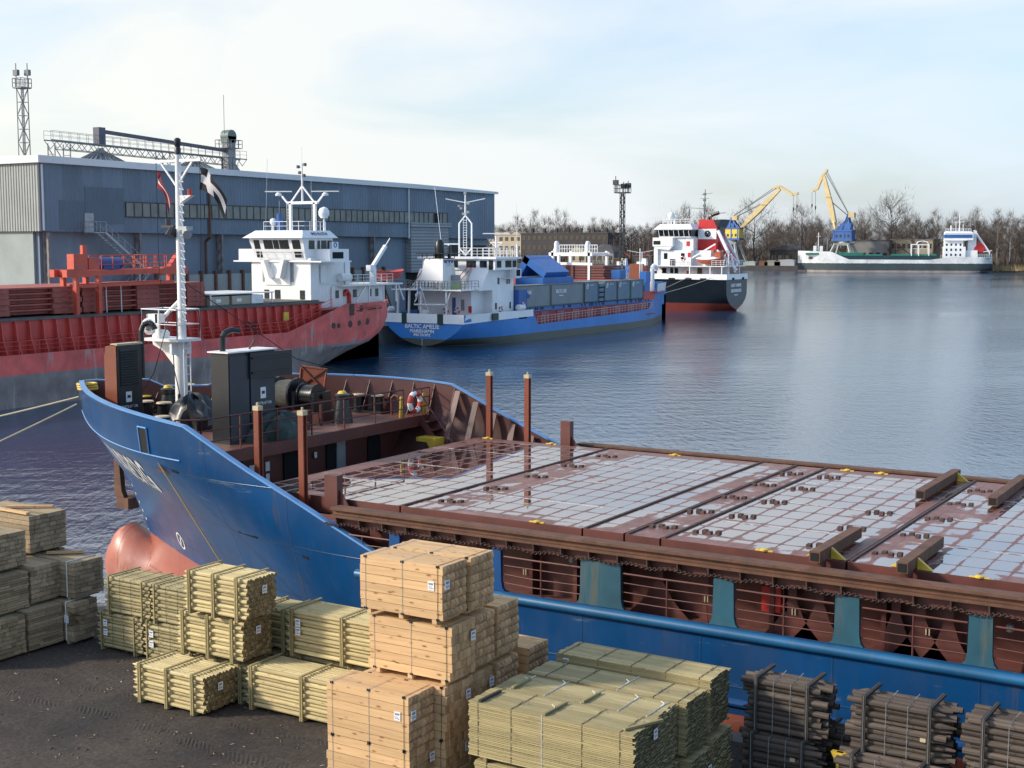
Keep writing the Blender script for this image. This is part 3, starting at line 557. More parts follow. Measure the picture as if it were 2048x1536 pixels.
# ------------------------------------------------------------------ harbour cranes on the far quay
M['crane_y'] = paint('crane_cream_yellow', (.55,.42,.20), .5, .15, .3, rust=.15); M['crane_hy'] = paint('crane_house_yellow', (.62,.47,.06), .5, .15, .3); M['crane_b'] = paint('crane_blue', (.03,.10,.30), .5, .2, .3); M['crane_leg'] = paint('crane_leg_grey', (.36,.38,.36), .55, .2, .3, rust=.15)
def crane(label, Yc, hx0, hx1, py_h0, py_h1, house, legs, foot, tip, fly, apex, hooks, base_py):
    c0 = at((hx0+hx1)/2, py_h1, Y=Yc); cx, z1 = c0.x, c0.z; zh0 = at((hx0+hx1)/2, py_h0, Y=Yc).z; wd = (at(hx1, py_h0, Y=Yc)-at(hx0, py_h0, Y=Yc)).x/2*.82
    t = thing('harbour_crane', label, 'crane', (cx, Yc, GZ), 'portal cranes on the far quay')
    zt = zh0-1.2
    for sx in (-1, 1):
        for sy in (-1, 1):
            l = MB(); l.bar((cx+sx*legs, Yc+sy*legs, GZ), (cx+sx*legs*.42, Yc+sy*legs*.42, zt), 1.0); part('leg', l, M['crane_leg'], t)
    p = MB(); p.frustum(cx-3.4, cx+3.4, Yc-3.4, Yc+3.4, zt-.9, cx-4, cx+4, Yc-4, Yc+4, zt+.2); p.lathe([(2.6, zt+.2), (2.6, zh0)], (cx, Yc, 0), 16); part('portal', p, M['crane_leg'], t)
    h = MB(); h.box(cx-wd, cx+wd, Yc-2.6, Yc+2.6, zh0+.9, z1-.2); hp = part('machinery_house', h, M[house], t)
    g = MB(); g.box(cx-wd-.4, cx+wd+.4, Yc-3, Yc+3, zh0, zh0+.9); g.box(cx-wd-.3, cx+wd+.3, Yc-2.9, Yc+2.9, z1-.2, z1+.5)
    for k in (-.95, .1, .8): g.box(cx+wd*k, cx+wd*k+.6, Yc-2.7, Yc-2.55, zh0+.9, z1-.2)
    part('house_frame', g, M['crane_b'], t)
    for k in range(4): wb = MB(); xx = cx-wd*.7+wd*.42*k; wb.box(xx, xx+.9, Yc-2.68, Yc-2.5, zh0+1.7, zh0+3.0); part('window', wb, M['glass'], hp)
    ap = at(*apex, Y=Yc); a_ = MB()
    for sy in (-1.6, 1.6):
        a_.bar((cx-wd*.1, Yc+sy, z1+.4), (ap.x, Yc+sy*.4, ap.z), .7); a_.bar((cx+wd*.75, Yc+sy, z1+.4), (ap.x, Yc+sy*.4, ap.z), .6); a_.bar((cx-wd*.7, Yc+sy, z1+.4), (ap.x+ (cx-ap.x)*.4, Yc+sy*.6, z1+(ap.z-z1)*.65), .6)
    a_.box(min(cx,ap.x)-1.6, max(cx,ap.x)+1.8, Yc-1.6, Yc+1.6, z1+.5, z1+(ap.z-z1)*.45); part('tower_frame', a_, M['crane_b'], t)
    cw = MB(); s_ = 1 if cx > foot[2] else -1; cw.box(ap.x+s_*1.5-1.2, ap.x+s_*1.5+1.6, Yc-1.3, Yc+1.3, ap.z-1.6, ap.z+.6); part('counterweight', cw, M['crane_y'], t)
    f_ = at(foot[0], foot[1], Y=Yc); tp = at(*tip, Y=Yc); j = MB(); d = Vector((0,1.3,0))
    for s2 in (-1, 1): j.bar(f_+d*s2, f_.lerp(tp,.22)+d*s2*.6, .6, .8)
    ln = tp-f_; up = Vector((-ln.z,0,ln.x)).normalized(); j.add([f_.lerp(tp,k)+Vector((0,sy*b_,0))+up*uu*c_ for k, b_, c_ in ((.12,1.2,.9),(.45,1.0,1.25),(1,.6,.7)) for sy, uu in ((-1,-1),(1,-1),(1,1),(-1,1))],
      [(0,1,5,4),(1,2,6,5),(2,3,7,6),(3,0,4,7),(4,5,9,8),(5,6,10,9),(6,7,11,10),(7,4,8,11),(0,3,2,1),(8,9,10,11)])
    q = f_.lerp(tp, .62); j.box(q.x-2.6, q.x+2.6, Yc-1.8, Yc-1.6, q.z-.1, q.z+.1); part('jib', j, M['crane_y'], t)
    F = [at(*p_, Y=Yc) for p_ in fly]; fb = MB()
    ws = [.5, 1.5, .8, .5]
    for k in range(len(F)-1):
        for sy in (-.5,.5): o_ = Vector((0,sy,0)); fb.bar(F[k]+o_, F[k+1]+o_, .35, (ws[k]+ws[k+1])/2)
    for p_ in (F[0], F[-1]): fb.lathe([(.7,-.7),(.7,.7)], p_, 10, 0, Matrix.Rotation(math.pi/2,4,'X'))
    part('fly_jib', fb, M['crane_y'], t)
    rb = MB()
    for sy in (-.6,.6): o_ = Vector((0,sy,0)); rb.tube(F[0]+o_, ap+o_, .09, n=4); rb.tube(F[0].lerp(tp,.4)+o_*.5, ap+o_*.5, .09, n=4); rb.tube(f_.lerp(tp,.6)+o_+up, ap+o_+Vector((0,0,-1)), .12, n=4)
    part('stay_rope', rb, M['lattice_l'], t)
    for (hx, hy0, hy1) in hooks:
        hb = MB(); p0 = at(hx, hy0, Y=Yc); p1 = at(hx, hy1, Y=Yc); hb.tube(p0, p1, .08, n=4); hb.tube(p1, p1-Vector((0,0,1.6)), .4, .3, n=8); hb.tube(p1-Vector((0,0,1.6)), p1-Vector((0,0,4.5)), .12, .05, n=6); part('hook', hb, M['lattice'], t)
crane('portal crane with yellow machinery house and jib leaning right, behind the red funnel', 625, 1441, 1486, 480, 457, 'crane_hy', 6.3, (1483,455,-258), (1560,378), [(1549,375),(1560,373),(1586,390),(1594,387)], (1464,434), [(1587,391,415),(1594,388,410)], 530)
crane('portal crane with blue machinery house and steep jib behind the far ship', 627, 1665, 1711, 482, 462, 'crane_b', 7.2, (1672,458,-203), (1648,352), [(1653,341),(1645,352),(1634,379),(1626,381)], (1697,428), [(1631,382,412),(1624,383,408)], 530)
# small things on the far quay
for px, Y, lb, mt in ((1290, 620, 'white and red workboat moored at the far quay behind the bow mast', 'white2'), (1250, 620, 'small blue workboat moored at the far quay beside the floodlight tower', 'crane_b')):
    p = at(px, 530, Y=Y-12); t = thing('workboat', lb, 'boat', (p.x, p.y, 0), 'workboats at the far quay'); x, y = p.x, p.y
    h = MB(); h.prism([(x-6,1.7),(x+4.5,1.5),(x+7,2.4),(x+5,-.3),(x-5.5,-.3)], 'y', y-1.8, y+1.8); part('hull', h, M[mt], t)
    h = MB(); h.box(x-4, x+1, y-1.3, y+1.3, 1.6, 3.6); h.box(x-1.5, x+.8, y-1, y+1, 3.6, 5.2); part('wheelhouse', h, M['white2'], t); h = MB(); h.tube((x-.5,y,5.2),(x-.5,y,9),.1); h.bar((x-.5,y,8),(x+3,y,6),.15); part('mast', h, M['red'], t)
for k, (px, w_) in enumerate(((1500, 3), (1528, 2.2), (1546, 4), (1570, 5))):
    p = at(px, 527, Y=619); x = p.x; t = MB(); t.box(x-w_, x+w_, 618, 621, GZ, GZ+1.4+.3*k); t.prism([(x-w_-.2, GZ+1.4+.3*k),(x+w_+.2, GZ+1.4+.3*k),(x+w_*.7, GZ+2.2+.3*k),(x-w_*.6, GZ+2.0+.3*k)], 'y', 617.9, 621.1)
    solo('covered_heap', t, M[('whgrey2','rust','bldgrey','shutter')[k]], ('pale stack under a sheet at the foot of the yellow housed crane','rusty heap right of the yellow housed crane','grey covered stack midway to the pale bow','long pale covered stack just left of the pale bow')[k], 'stack', (x, 619, GZ), 'covered stacks on the far quay')

q = MB(); rr = random.Random(77)
for i in range(900):
    x = rr.uniform(-34, -8); y = rr.uniform(14.5, 25); a = rr.uniform(0, 3.14); l_ = rr.uniform(.015, .07); w_ = rr.uniform(.006, .02); ca, sa = math.cos(a), math.sin(a)
    q.add([(x-ca*l_-sa*w_, y-sa*l_+ca*w_, 2.203), (x+ca*l_-sa*w_, y+sa*l_+ca*w_, 2.203), (x+ca*l_+sa*w_, y+sa*l_-ca*w_, 2.21), (x-ca*l_+sa*w_, y-sa*l_-ca*w_, 2.21), (x, y, 2.225)], [(0,1,4),(1,2,4),(2,3,4),(3,0,4)], 0 if rr.random() < .93 else 1)
solo('bark_litter', q, [wood('bark_chip', (.16,.11,.065)), M['paper']], 'bark chips and splinters scattered over the asphalt', 'litter', kind='stuff', smooth=False)
# ================================================================== NEAR SHIP (blue hull, oxide red decks)
YC = 32.65
def lt(t, z):
    for (a, va), (b, vb) in zip(t[:-1], t[1:]):
        if z <= b: k = max(0, (z-a)/(b-a)); return va+(vb-va)*k
    return t[-1][1]
STEM = [(-1.5,-34.2),(0,-34.5),(2.45,-34.9),(2.82,-35.13),(3.99,-35.78),(4.75,-36.35),(5.29,-37.1),(6.5,-38.15),(7.45,-38.2),(7.9,-38.2)]
LEN = [(-1.5,20),(0,20),(2.45,18.5),(4.33,16.3),(6.5,12.9),(7.45,12.4),(7.9,12.0)]
def hb(X, z):
    d = X-lt(STEM, z); h = 6.55*math.sin(math.pi/2*min(1, max(0, d)/lt(LEN, z)))
    if z < 2.6 and d > 0: h += .95*math.exp(-((z-.7)/.95)**2)*max(0, 1-max(0, X+34.0)/8)*min(1, d/.5)
    return h
def ztop(X, far=False):
    if X < -26.5:
        z = 7.45 + .25*max(0, math.sin(math.pi*min(1, (X+38.2)/11.7)))**.8 + (.05 if X < -37.5 else 0)
        if far and -36.5 < X < -34.2: z = min(z, 7.3 + max(0, abs(X+35.35)-.75)*1.0)
        return z
    return max(4.33, 7.45-.4517*(X+26.5))
M['hullblue'] = paint('near_hull_paint', (.34,.10,.065), .30, spec=.38, var=.22, scale=.35, rust=.10, rcol=(.03,.05,.07), bands=[(2.45,(.004,.054,.165))], wob=.05, dirt=.22, seams=((0,2.9,.012),(2,1.52,.01)), runs=.75)
M['rope_brown'] = plain('dirty_rope', (.20,.15,.07), .9)
M['wornline'] = paint('worn_white_line', (.60,.58,.56), .6, .2, 1.0, rust=.75, rcol=(.16,.08,.07), streak=False)
M['bulwark_in'] = paint('bulwark_inside', (.085,.026,.021), .5, .2, 1.0, rust=.25, rcol=(.05,.025,.018))
ship = thing('cargo_ship', 'blue cargo ship in the foreground with wet red hatch covers and white foremast', 'ship', (-20, YC, 0))
ZR = [-1.5, -.6, .2, .9, 1.6, 2.1, 2.45, 2.8, 3.3, 3.9, 4.5, 5.1, 5.7, 6.15, 6.5, 6.85, 7.2, 9]
XE = -14.4
def hull_side(sg, inset=0.0, zmin=-9, n=46):
    rows = []
    for j in range(n+1):
        col = []
        for z in ZR:
            if z < zmin: continue
            s = (j/n)**1.25; Xg = lt(STEM, min(z, 7.4)) + (XE-lt(STEM, min(z, 7.4)))*s; zt_ = ztop(Xg, sg > 0); zz = min(z, zt_)
            if z == 9: zz = zt_
            st0 = lt(STEM, zz); X = st0 + (XE-st0)*s
            h = max(0, hb(X, zz)-inset); col.append((X+inset*(1-s), YC+sg*h, zz))
        rows.append(col)
    return rows
mb = MB()
for sg in (-1, 1):
    mb.grid(hull_side(sg), flip=(sg < 0))
    xs = [XE, -8, 0, 4, 12, 24, 40]; zs = [-1.5, 0, 1.2, 2.45, 3.4, 4.33]
    mb.grid([[(x, YC+sg*6.55, z) for z in zs] for x in xs], flip=(sg < 0))
mb.add([(40,YC-6.55,-1.5),(40,YC+6.55,-1.5),(40,YC+6.55,4.33),(40,YC-6.55,4.33)], [(0,1,2,3)])
part('hull', mb, M['hullblue'], ship)
# bulbous bow
mb = MB(); rows = []
for i in range(13):
    t = i/12; X = -36.95 + 4.6*t; ry = 1.05*math.sqrt(max(0, 1-(1-min(1,t*2.2))**2))*(1-.25*t); zc = .95-.5*t; rz = 1.35*math.sqrt(max(0, 1-(1-min(1,t*2.4))**2)); zc += .62*math.exp(-((X+35.9)/.75)**2)
    rows.append([(X, YC+ry*math.cos(a), zc+rz*math.sin(a)*(1.0)) for a in [2*math.pi*k/20 for k in range(21)]])
mb.grid(rows); part('bulbous_bow', mb, paint('bulb_red', (.40,.135,.090), .40, .2, .9, rust=.5, rcol=(.50,.26,.19), seams=((0,1.3,.01),)), ship)
# inside of the bulwark, cap rail, knuckle line
mb = MB()
for sg in (-1, 1): mb.grid(hull_side(sg, .10, 3.8), flip=(sg > 0))
part('bulwark', mb, M['bulwark_in'], ship)
mb = MB()
for sg in (-1, 1):
    o = [r[-1] for r in hull_side(sg)]
    for a, b in zip(o[:-1], o[1:]):
        a = Vector(a); b = Vector(b)
        if (b-a).length < 1e-4 or b.x > -19.4: continue
        c = Vector((0, -sg*.05, .02)); mb.bar(a+c, b+c, .17, .05)
part('bulwark_rail', mb, M['railblue'], ship)
mb = MB()
for sg in (-1, 1):
    pts = [(X, YC+sg*(hb(X, 6.5)+.01), 6.5) for X in [-38.05+.45*i for i in range(26)]]; mb.path(pts, .022, 5)
part('knuckle_strip', mb, M['railblue'], ship)
mb = MB()
for k in range(14):
    X = -36.8+.8*k
    for sg in (-1, 1):
        mb = MB(); zt_ = ztop(X, sg > 0); h0 = hb(X, 6.5)-.12; h1 = hb(X, zt_)-.12
        mb.add([(X-.01,YC+sg*h0,6.4),(X-.01,YC+sg*(h0-.35),6.4),(X-.01,YC+sg*h1,zt_-.05),(X+.01,YC+sg*h0,6.4),(X+.01,YC+sg*(h0-.35),6.4),(X+.01,YC+sg*h1,zt_-.05)], [(0,1,2),(3,5,4),(0,3,4,1),(1,4,5,2),(2,5,3,0)]); part('bulwark_stay', mb, M['bulwark_in'], ship)
for k in range(7):
    X = -26.2+.75*k; zt_ = ztop(X)
    for sg in (-1, 1): mb = MB(); a_ = YC+sg*(hb(X,4.2)-.38); b_ = YC+sg*(hb(X,zt_)-.22); mb.bar((X,a_,4.1),(X,b_,zt_-.05),.04,.22,up=(1,0,0)); part('bulwark_stay', mb, M['bulwark_in'], ship)
# decks
mb = MB(); pts = [(X, YC-max(.05,hb(X, 6.2)-.12)) for X in [-38.0+.7*i for i in range(16)]]; pts = [p for p in pts if p[0] < -27.4] + [(-27.4, YC-hb(-27.4,6.2)+.12)]
mb.prism(pts + [(x, 2*YC-y) for x, y in reversed(pts)], 'z', 6.25, 6.4); part('forecastle_deck', mb, M['brown2'], ship)
mb = MB(); h1_ = hb(-27.4,6.1)-.1; mb.box(-27.38, -27.25, YC-h1_, YC+h1_, 6.05, 6.42); mb.box(-28.1, -27.38, YC-h1_, YC+h1_, 6.02, 6.1); part('deck_edge', mb, M['brown'], ship)
xs_ = [-29+1.0*i for i in range(16)]+[39.8]; pts = [(x, YC-max(.2,hb(x,4.0)-.08)) for x in xs_]
mb = MB(); mb.prism(pts+[(x, 2*YC-y) for x, y in reversed(pts)], 'z', 3.95, 4.1); part('main_deck', mb, M['brown2'], ship)
mb = MB(); h0_, h1_ = hb(-28.2,4.1)-.1, hb(-28.2,6.2)-.1; mb.prism([(YC-h0_,4.1),(YC+h0_,4.1),(YC+h1_,6.24),(YC-h1_,6.24)], 'x', -28.3, -28.1); fb_ = part('forecastle_bulkhead', mb, M['brown'], ship)
for y0_, y1_, z1_, mt in ((29.3,30.1,5.9,'dark'),(30.6,31.6,6.0,'brown'),(31.9,33.0,6.05,'dark'),(34.0,34.9,6.0,'dark'),(36.2,36.9,5.9,'dark')):
    q = MB(); q.prism([(y0_+.12,4.12),(y1_-.12,4.12),(y1_,4.25),(y1_,z1_-.15),(y1_-.12,z1_),(y0_+.12,z1_),(y0_,z1_-.15),(y0_,4.25)], 'x', -28.09, -28.04); part('doorway', q, M[mt], fb_)
q = MB(); q.box(-28.03,-27.99, 34.45, 34.9, 4.2, 5.95); part('open_door', q, M['galv'], fb_)
for y_, z_, s_ in ((30.4,5.5,.3),(31.1,5.55,.24),(31.1,5.2,.2),(33.4,5.6,.16),(29.0,5.5,.22),(28.8,5.7,.2)):
    q = MB(); q.box(-28.03,-28.015, y_-s_*.4, y_+s_*.4, z_-s_*.6, z_+s_*.6); part('notice', q, M['paper'], fb_)
# guard rail of the forecastle
mb = MB(); mb.rail([(-28.1,27.35,6.4),(-27.5,27.75,6.4),(-27.35,37.3,6.4)], 1.0, 3, 1.5, .028); part('guard_rail', mb, M['brown'], ship); mb = MB(); mb.rail([(-27.35,37.9,6.4),(-27.35,38.85,6.4)], .95, 3, .5, .026); part('guard_rail', mb, M['brown'], ship); mb = MB(); mb.path([(-28.9,27.5,6.75),(-28.5,27.4,7.0),(-28.1,27.35,7.4)], .028); part('guard_rail', mb, M['brown'], ship)
# stair from the forecastle down on the far side
mb = MB()
for k in range(7): mb.box(-27.2+.24*k, -26.9+.24*k, 38.1, 38.9, 6.2-.28*k, 6.24-.28*k)
mb.bar((-27.2,38.1,6.3),(-25.5,38.1,4.3),.06,.2); mb.bar((-27.2,38.9,6.3),(-25.5,38.9,4.3),.06,.2); mb.path([(-27.2,38.1,7.2),(-25.7,38.1,5.4)], .025); part('stair', mb, M['brown'], ship)
mb = MB(); mb.prism([(-27.0,5.75),(-26.2,5.75),(-26.2,5.45),(-26.45,5.4),(-26.55,5.6),(-27.0,5.62)], 'y', 37.55, 38.1); part('step_guard', mb, M['yellow'], ship)
# hatch coaming, side recess, stays
mb = MB(); mb.box(-25.0, 39, 27.16, 38.2, 4.1, 5.36); mb.box(-25.6, -25.0, 27.3, 38.1, 4.1, 5.2); part('hatch_coaming', mb, M['brown'], ship)
mb = MB(); mb.box(-26.0, -25.05, 27.1, 38.4, 5.22, 5.42); mb.box(-25.9, -25.75, 27.1, 38.4, 5.42, 5.55); part('coaming_ledge', mb, M['brown2'], ship)
def puddle_mat():
    m, nt, N, L, b = nmat('wet_hatch_plating'); tc = N.new('ShaderNodeTexCoord'); v = tc.outputs['Object']; sp = N.new('ShaderNodeSeparateXYZ'); L.new(v, sp.inputs[0])
    n_ = noise(N, L, v, 2.3, 5, .65); nl = noise(N, L, v, .42, 3, .6)
    nf = noise(N, L, v, 1.1, 3, .5)
    def cell(s, k, amp):
        a = mth(N, L, 'MULTIPLY', s, k); a = mth(N, L, 'MULTIPLY_ADD', nf, amp, a); f = mth(N, L, 'FRACT', a); return mth(N, L, 'ABSOLUTE', mth(N, L, 'SUBTRACT', f, .5))    # 0 centre .. .5 rib
    cx = cell(sp.outputs[0], 1/.545, .12); cy = cell(sp.outputs[1], 1/.93, .10)
    px = mth(N, L, 'POWER', mth(N, L, 'MULTIPLY', cx, 2.08), 6.0); py = mth(N, L, 'POWER', mth(N, L, 'MULTIPLY', cy, 2.04), 10.0)
    d = mth(N, L, 'ADD', px, py); d = mth(N, L, 'MULTIPLY_ADD', mth(N, L, 'SUBTRACT', n_, .5), 1.5, d); d = mth(N, L, 'MULTIPLY_ADD', mth(N, L, 'SUBTRACT', nl, .47), 2.4, d)
    # plates near the cross seams are dry: distance to the seams
    dry = None
    for xs_, wd_ in ((-5.0, .0), (.7, .75), (6.6, .8), (12.2, 1.0), (18.0, .7)):
        g = mth(N, L, 'LESS_THAN', mth(N, L, 'ABSOLUTE', mth(N, L, 'SUBTRACT', sp.outputs[0], xs_)), wd_); dry = g if dry is None else mth(N, L, 'MAXIMUM', dry, g)
    edge = mth(N, L, 'GREATER_THAN', mth(N, L, 'ABSOLUTE', sp.outputs[1]), 5.05); dry = mth(N, L, 'MAXIMUM', dry, edge)
    fr = mth(N, L, 'LESS_THAN', sp.outputs[0], -4.25); dry = mth(N, L, 'MAXIMUM', dry, fr)
    d = mth(N, L, 'MULTIPLY_ADD', dry, mth(N, L, 'MULTIPLY_ADD', nl, 2.2, -.35), d)
    wet = ramp(N, L, d, .58, .74, (1,)*3, (0,)*3)
    dryc = mixc(N, L, ramp(N, L, noise(N, L, v, 3.0, 7, .7), .35, .7), (.23,.105,.086), (.125,.046,.037)); dryc = mixc(N, L, ramp(N, L, noise(N, L, v, .9, 6, .7), .56, .7), dryc, (.30,.19,.165))
    rib = mth(N, L, 'GREATER_THAN', mth(N, L, 'MAXIMUM', cx, mth(N, L, 'SUBTRACT', cy, .012)), .478); dryc = mixc(N, L, mth(N, L, 'MULTIPLY', rib, .55), dryc, (.05,.022,.018))
    c = mixc(N, L, wet, dryc, (.075,.026,.022)); L.new(c, b.inputs['Base Color'])
    L.new(mth(N, L, 'MULTIPLY_ADD', wet, -.475, .49), b.inputs['Roughness']); L.new(mth(N, L, 'MULTIPLY_ADD', wet, 5.0, 1.5), b.inputs['IOR'])
    inv = mth(N, L, 'SUBTRACT', 1.0, wet); hgt = mth(N, L, 'MULTIPLY', inv, mth(N, L, 'MULTIPLY_ADD', n_, .6, mth(N, L, 'MULTIPLY', rib, .5))); bump(N, L, b, hgt, .010, .8); return m
M['puddle'] = puddle_mat()
covers = []
SE = [-25.0, -20.0, -14.75, -13.66, -12.75, -8.48, -2.4, 3.8, 10, 20, 39]
for k in range(len(SE)-1):
    x0, x1 = SE[k]+.025, SE[k+1]-.025; z1 = 5.80+.006*((k*7) % 3); mb = MB(); mb.box(x0, x1, 27.1, 38.3, 5.37, z1); mb.m[1] = 1
    c_ = part('hatch_cover', mb, [M['brown'], M['puddle']], ship, smooth=False); covers.append(c_)
    if k:
        q = MB(); q.box(x0+.02, x0+.09, 27.12, 38.28, z1, z1+.035); part('seam_lip', q, M['rust_dk'], c_)
    q = MB(); rr = random.Random(k)
    for y_ in (29.6, 32.65, 35.7):
        if x1-x0 < 2: continue
        q = MB(); q.box(x0+rr.uniform(.3,.9), min(x1, 8)-rr.uniform(.2,.8), y_-.022, y_+.022, z1+.002, z1+.006); part('white_line', q, M['wornline'], c_)
def clusters(cov, x, n=5):
    for i in range(n):
        y = 28.2+2.15*i; q = MB()
        for dx, dy in ((-.18,-.1),(-.02,.08),(.15,-.06),(.3,.1)): q.box(x+dx, x+dx+.10, y+dy-.075, y+dy+.075, 5.80, 5.86)
        part('cleat', q, M['rust_dk'], cov)
clusters(covers[1], -19.3); clusters(covers[3], -13.3); clusters(covers[4], -12.2); clusters(covers[5], -8.05); clusters(covers[4], -9.5, 3)
for x in (-8.95, -7.15):
    for y0_, y1_ in ((26.45,29.3),(34.6,38.45)):
        q = MB(); q.bar((x,y0_,5.98),(x,y1_,5.98),.23,.23); s_ = part('cross_beam', q, M['rust'], ship)
        q = MB(); q.box(x-.085,x+.085,y0_-.012,y0_+.02,5.895,6.065); part('beam_mouth', q, M['dark'], s_)
        ye = 27.2 if y0_ < 30 else 38.1; q = MB()
        for sx in (-1, 1): q.prism([(x+sx*.12,6.05),(x+sx*.42,5.82),(x+sx*.12,5.82)], 'y', ye-.05, ye+.05)
        part('bracket', q, M['yellow'], s_)
        q = MB(); yz = y0_+.35 if y0_ < 30 else y1_-.3; q.box(x-.1,x+.1,yz-.12,yz+.12,5.3,5.87); part('stool', q, M['brown'], s_)
for x, y in ((-16.0,27.14),(-10.3,27.14),(-5.8,27.14),(-24.5,38.25),(-22.0,38.25),(-12.0,38.2),(-17.5,38.2),(-11.0,38.2)):
    q = MB(); q.lathe([(.09,0),(.09,.03),(.04,.05)], (x,y,5.815), 10); q.box(x-.2,x+.2,y-.035,y+.035,5.80,5.83); part('lashing_eye', q, M['yellow'], ship)
# deck posts
for x, y, z0_, z1_, wd in ((-24.55,26.9,5.0,8.08,.17),(-23.0,26.9,5.0,8.05,.17),(-24.62,38.55,4.1,8.04,.17),(-23.1,38.55,4.1,8.03,.17),(-22.0,26.92,5.6,6.45,.42),(-21.55,38.5,5.6,6.58,.36)):
    q = MB(); h_ = wd/2
    if wd < .3: q.box(x-h_,x+h_,y-h_,y-h_+.03,z0_,z1_); q.box(x-h_,x+h_,y+h_-.03,y+h_,z0_,z1_); q.box(x-.02,x+.02,y-h_+.03,y+h_-.03,z0_,z1_)
    else: q.box(x-h_,x+h_,y-.12,y+.12,z0_,z1_); q.prism([(x+h_,z0_+.5),(x+h_+.3,z0_+.05),(x+h_,z0_+.05)],'y',y-.02,y+.02)
    s_ = part('deck_post', q, M['orange_brown'] if wd < .3 else M['brown'], ship, smooth=False)
    if wd < .3: q = MB(); q.box(x-h_-.012,x+h_+.012,y-h_-.012,y+h_+.012,z1_-.11,z1_+.008); q.tube((x,y,z1_),(x,y,z1_+.1),.03); part('post_cap', q, M['cream'], s_)
# gunwale rail, brackets, chain
for sg, Yr in ((-1, 26.1), (1, 39.2)):
    a, b_ = (Yr-.06, Yr+.32) if sg < 0 else (Yr-.32, Yr+.06)
    q = MB(); q.box(-21.4,39,a,b_,5.74,5.80); q.box(-21.4,39,a+.1,b_-.1,5.62,5.74); q.box(-21.4,39,a-.03,b_+.03,5.56,5.62); part('gunwale_rail', q, M['rust'], ship)
    q = MB(); ya, yb_ = (26.32, 27.15) if sg < 0 else (38.25, 38.95); q.box(-21.4,39,ya,yb_,5.44,5.545); q.box(-22.0,39,(26.22 if sg < 0 else 39.0),(26.3 if sg < 0 else 39.08),5.34,5.545)
    part('walkway', q, M['brown'], ship)
for k in range(36):
    x = -21.2+.72*k; q = MB(); q.prism([(26.04,5.36),(26.24,5.36),(26.24,5.555),(26.0,5.555)],'x',x-.015,x+.015); part('rail_bracket', q, M['rust_dk'], ship)
q = MB(); x = -21.6; k = 0
while x < 5: q.torus((x,26.05,5.385-.03*math.sin(k*.37)), .034, .010, 'y' if k % 2 else 'z', 8, 5); x += .058; k += 1
part('chain', q, M['rust_dk'], ship)
# side openings: pillars, guard rails, stays
PIL = [(-21.95,-21.35),(-19.62,-19.28),(-16.62,-16.36),(-14.26,-13.23),(-11.04,-10.56),(-8.39,-7.87),(-5.76,-5.29),(-3.1,-2.6),(-.4,.5),(3.0,3.5),(6,6.6),(9,9.6)]
for k, (a, b_) in enumerate(PIL):
    t = .03; g = .10
    for Y_ in (26.1, 39.2-.1):
        if k == 0: q = MB(); q.box(-21.75,-21.2,Y_+.02,Y_+.12,5.1,5.42); part('side_pillar', q, M['blue'], ship); continue
        q = MB(); q.prism([(a-g,4.325),(b_+g,4.325),(b_+g*.35,4.40),(b_,4.56),(b_-t*.5,5.34),(a+t*.5,5.34),(a,4.56),(a-g*.35,4.40)], 'y', Y_, Y_+.1)
        part('side_pillar', q, M['teal'] if k in (0,3,5,6,8) or k > 3 else M['blue'], ship, smooth=False)
for k in range(len(PIL)-1):
    xa, xb_ = PIL[k][1]+.02, PIL[k+1][0]-.02; q = MB(); rr = random.Random(k); 
    for j, z_ in enumerate((4.52,4.72,4.93,5.14)):
        sag = rr.uniform(.0,.03) if j < 3 else .005; xm = (xa+xb_)/2; q.path([(xa,26.16,z_),(xm-.3,26.16,z_-sag),(xm+.35,26.16,z_-sag*.4),(xb_,26.16,z_)], .023 if j == 3 else .013, 5)
    for xx in ([xa+(xb_-xa)*.5] if xb_-xa < 2.6 else [xa+(xb_-xa)*.33, xa+(xb_-xa)*.78]): q.tube((xx,26.16,4.3),(xx,26.16,5.14),.02,n=6)
    part('side_rail', q, M['brown'], ship)
def stay(x, w0, w1, z1=5.3): return [(x-w0,4.1),(x+w0,4.1),(x+w0*.72,4.28),(x+w0*.45,4.5),(x+w1,4.9),(x+w1,z1-.1),(x,z1),(x-w1,z1-.1),(x-w1,4.9),(x-w0*.45,4.5),(x-w0*.72,4.28)]
for x, w0 in ((-20.9,.35),(-20.3,.35),(-18.6,.35),(-17.6,.3),(-12.65,.75),(-11.55,.09),(-9.55,.6),(-8.95,.55),(-7.35,.5),(-6.85,.55),(-6.3,.5),(-4.8,.1),(-3.9,.6),(-1.8,.5),(-1.1,.5),(1.4,.6)):
    q = MB(); q.prism(stay(x, w0, .09), 'y', 26.86, 26.89); part('coaming_stay', q, M['brown'], ship, smooth=False)
for x in (-16.0,-14.8,-13.9,-10.0,-7.6): q = MB(); q.box(x-.05,x+.05,26.85,27.15,4.1,5.4); q.tube((x+.2,27.0,4.1),(x+.2,27.0,5.3),.03); part('coaming_pipe', q, M['brown'], ship)
for x in (-16.15,-11.5,-9.5,-6.7,-4.7):
    q = MB(); q.box(x-.045,x-.02,26.82,26.85,4.58,4.72); q.box(x+.02,x+.045,26.82,26.85,4.58,4.72); part('draught_mark', q, M['cream'], ship)
q = MB(); q.box(-10.25,-9.82,26.9,27.13,4.55,5.1); bx = part('fire_box', q, M['red'], ship); q = MB(); q.box(-9.78,-9.66,26.86,26.9,4.62,4.78); part('fire_box', q, M['red'], ship)
q = MB(); q.box(-9.66,-9.5,26.95,26.97,5.0,5.12); part('notice', q, M['galv'], ship)
for x in (-5.12,-4.68): q = MB(); q.lathe([(.02,-.09),(.07,-.07),(.085,0),(.07,.06),(.02,.09)], (x,26.8,4.98), 12); s_ = part('deck_lamp', q, M['galv'], ship)
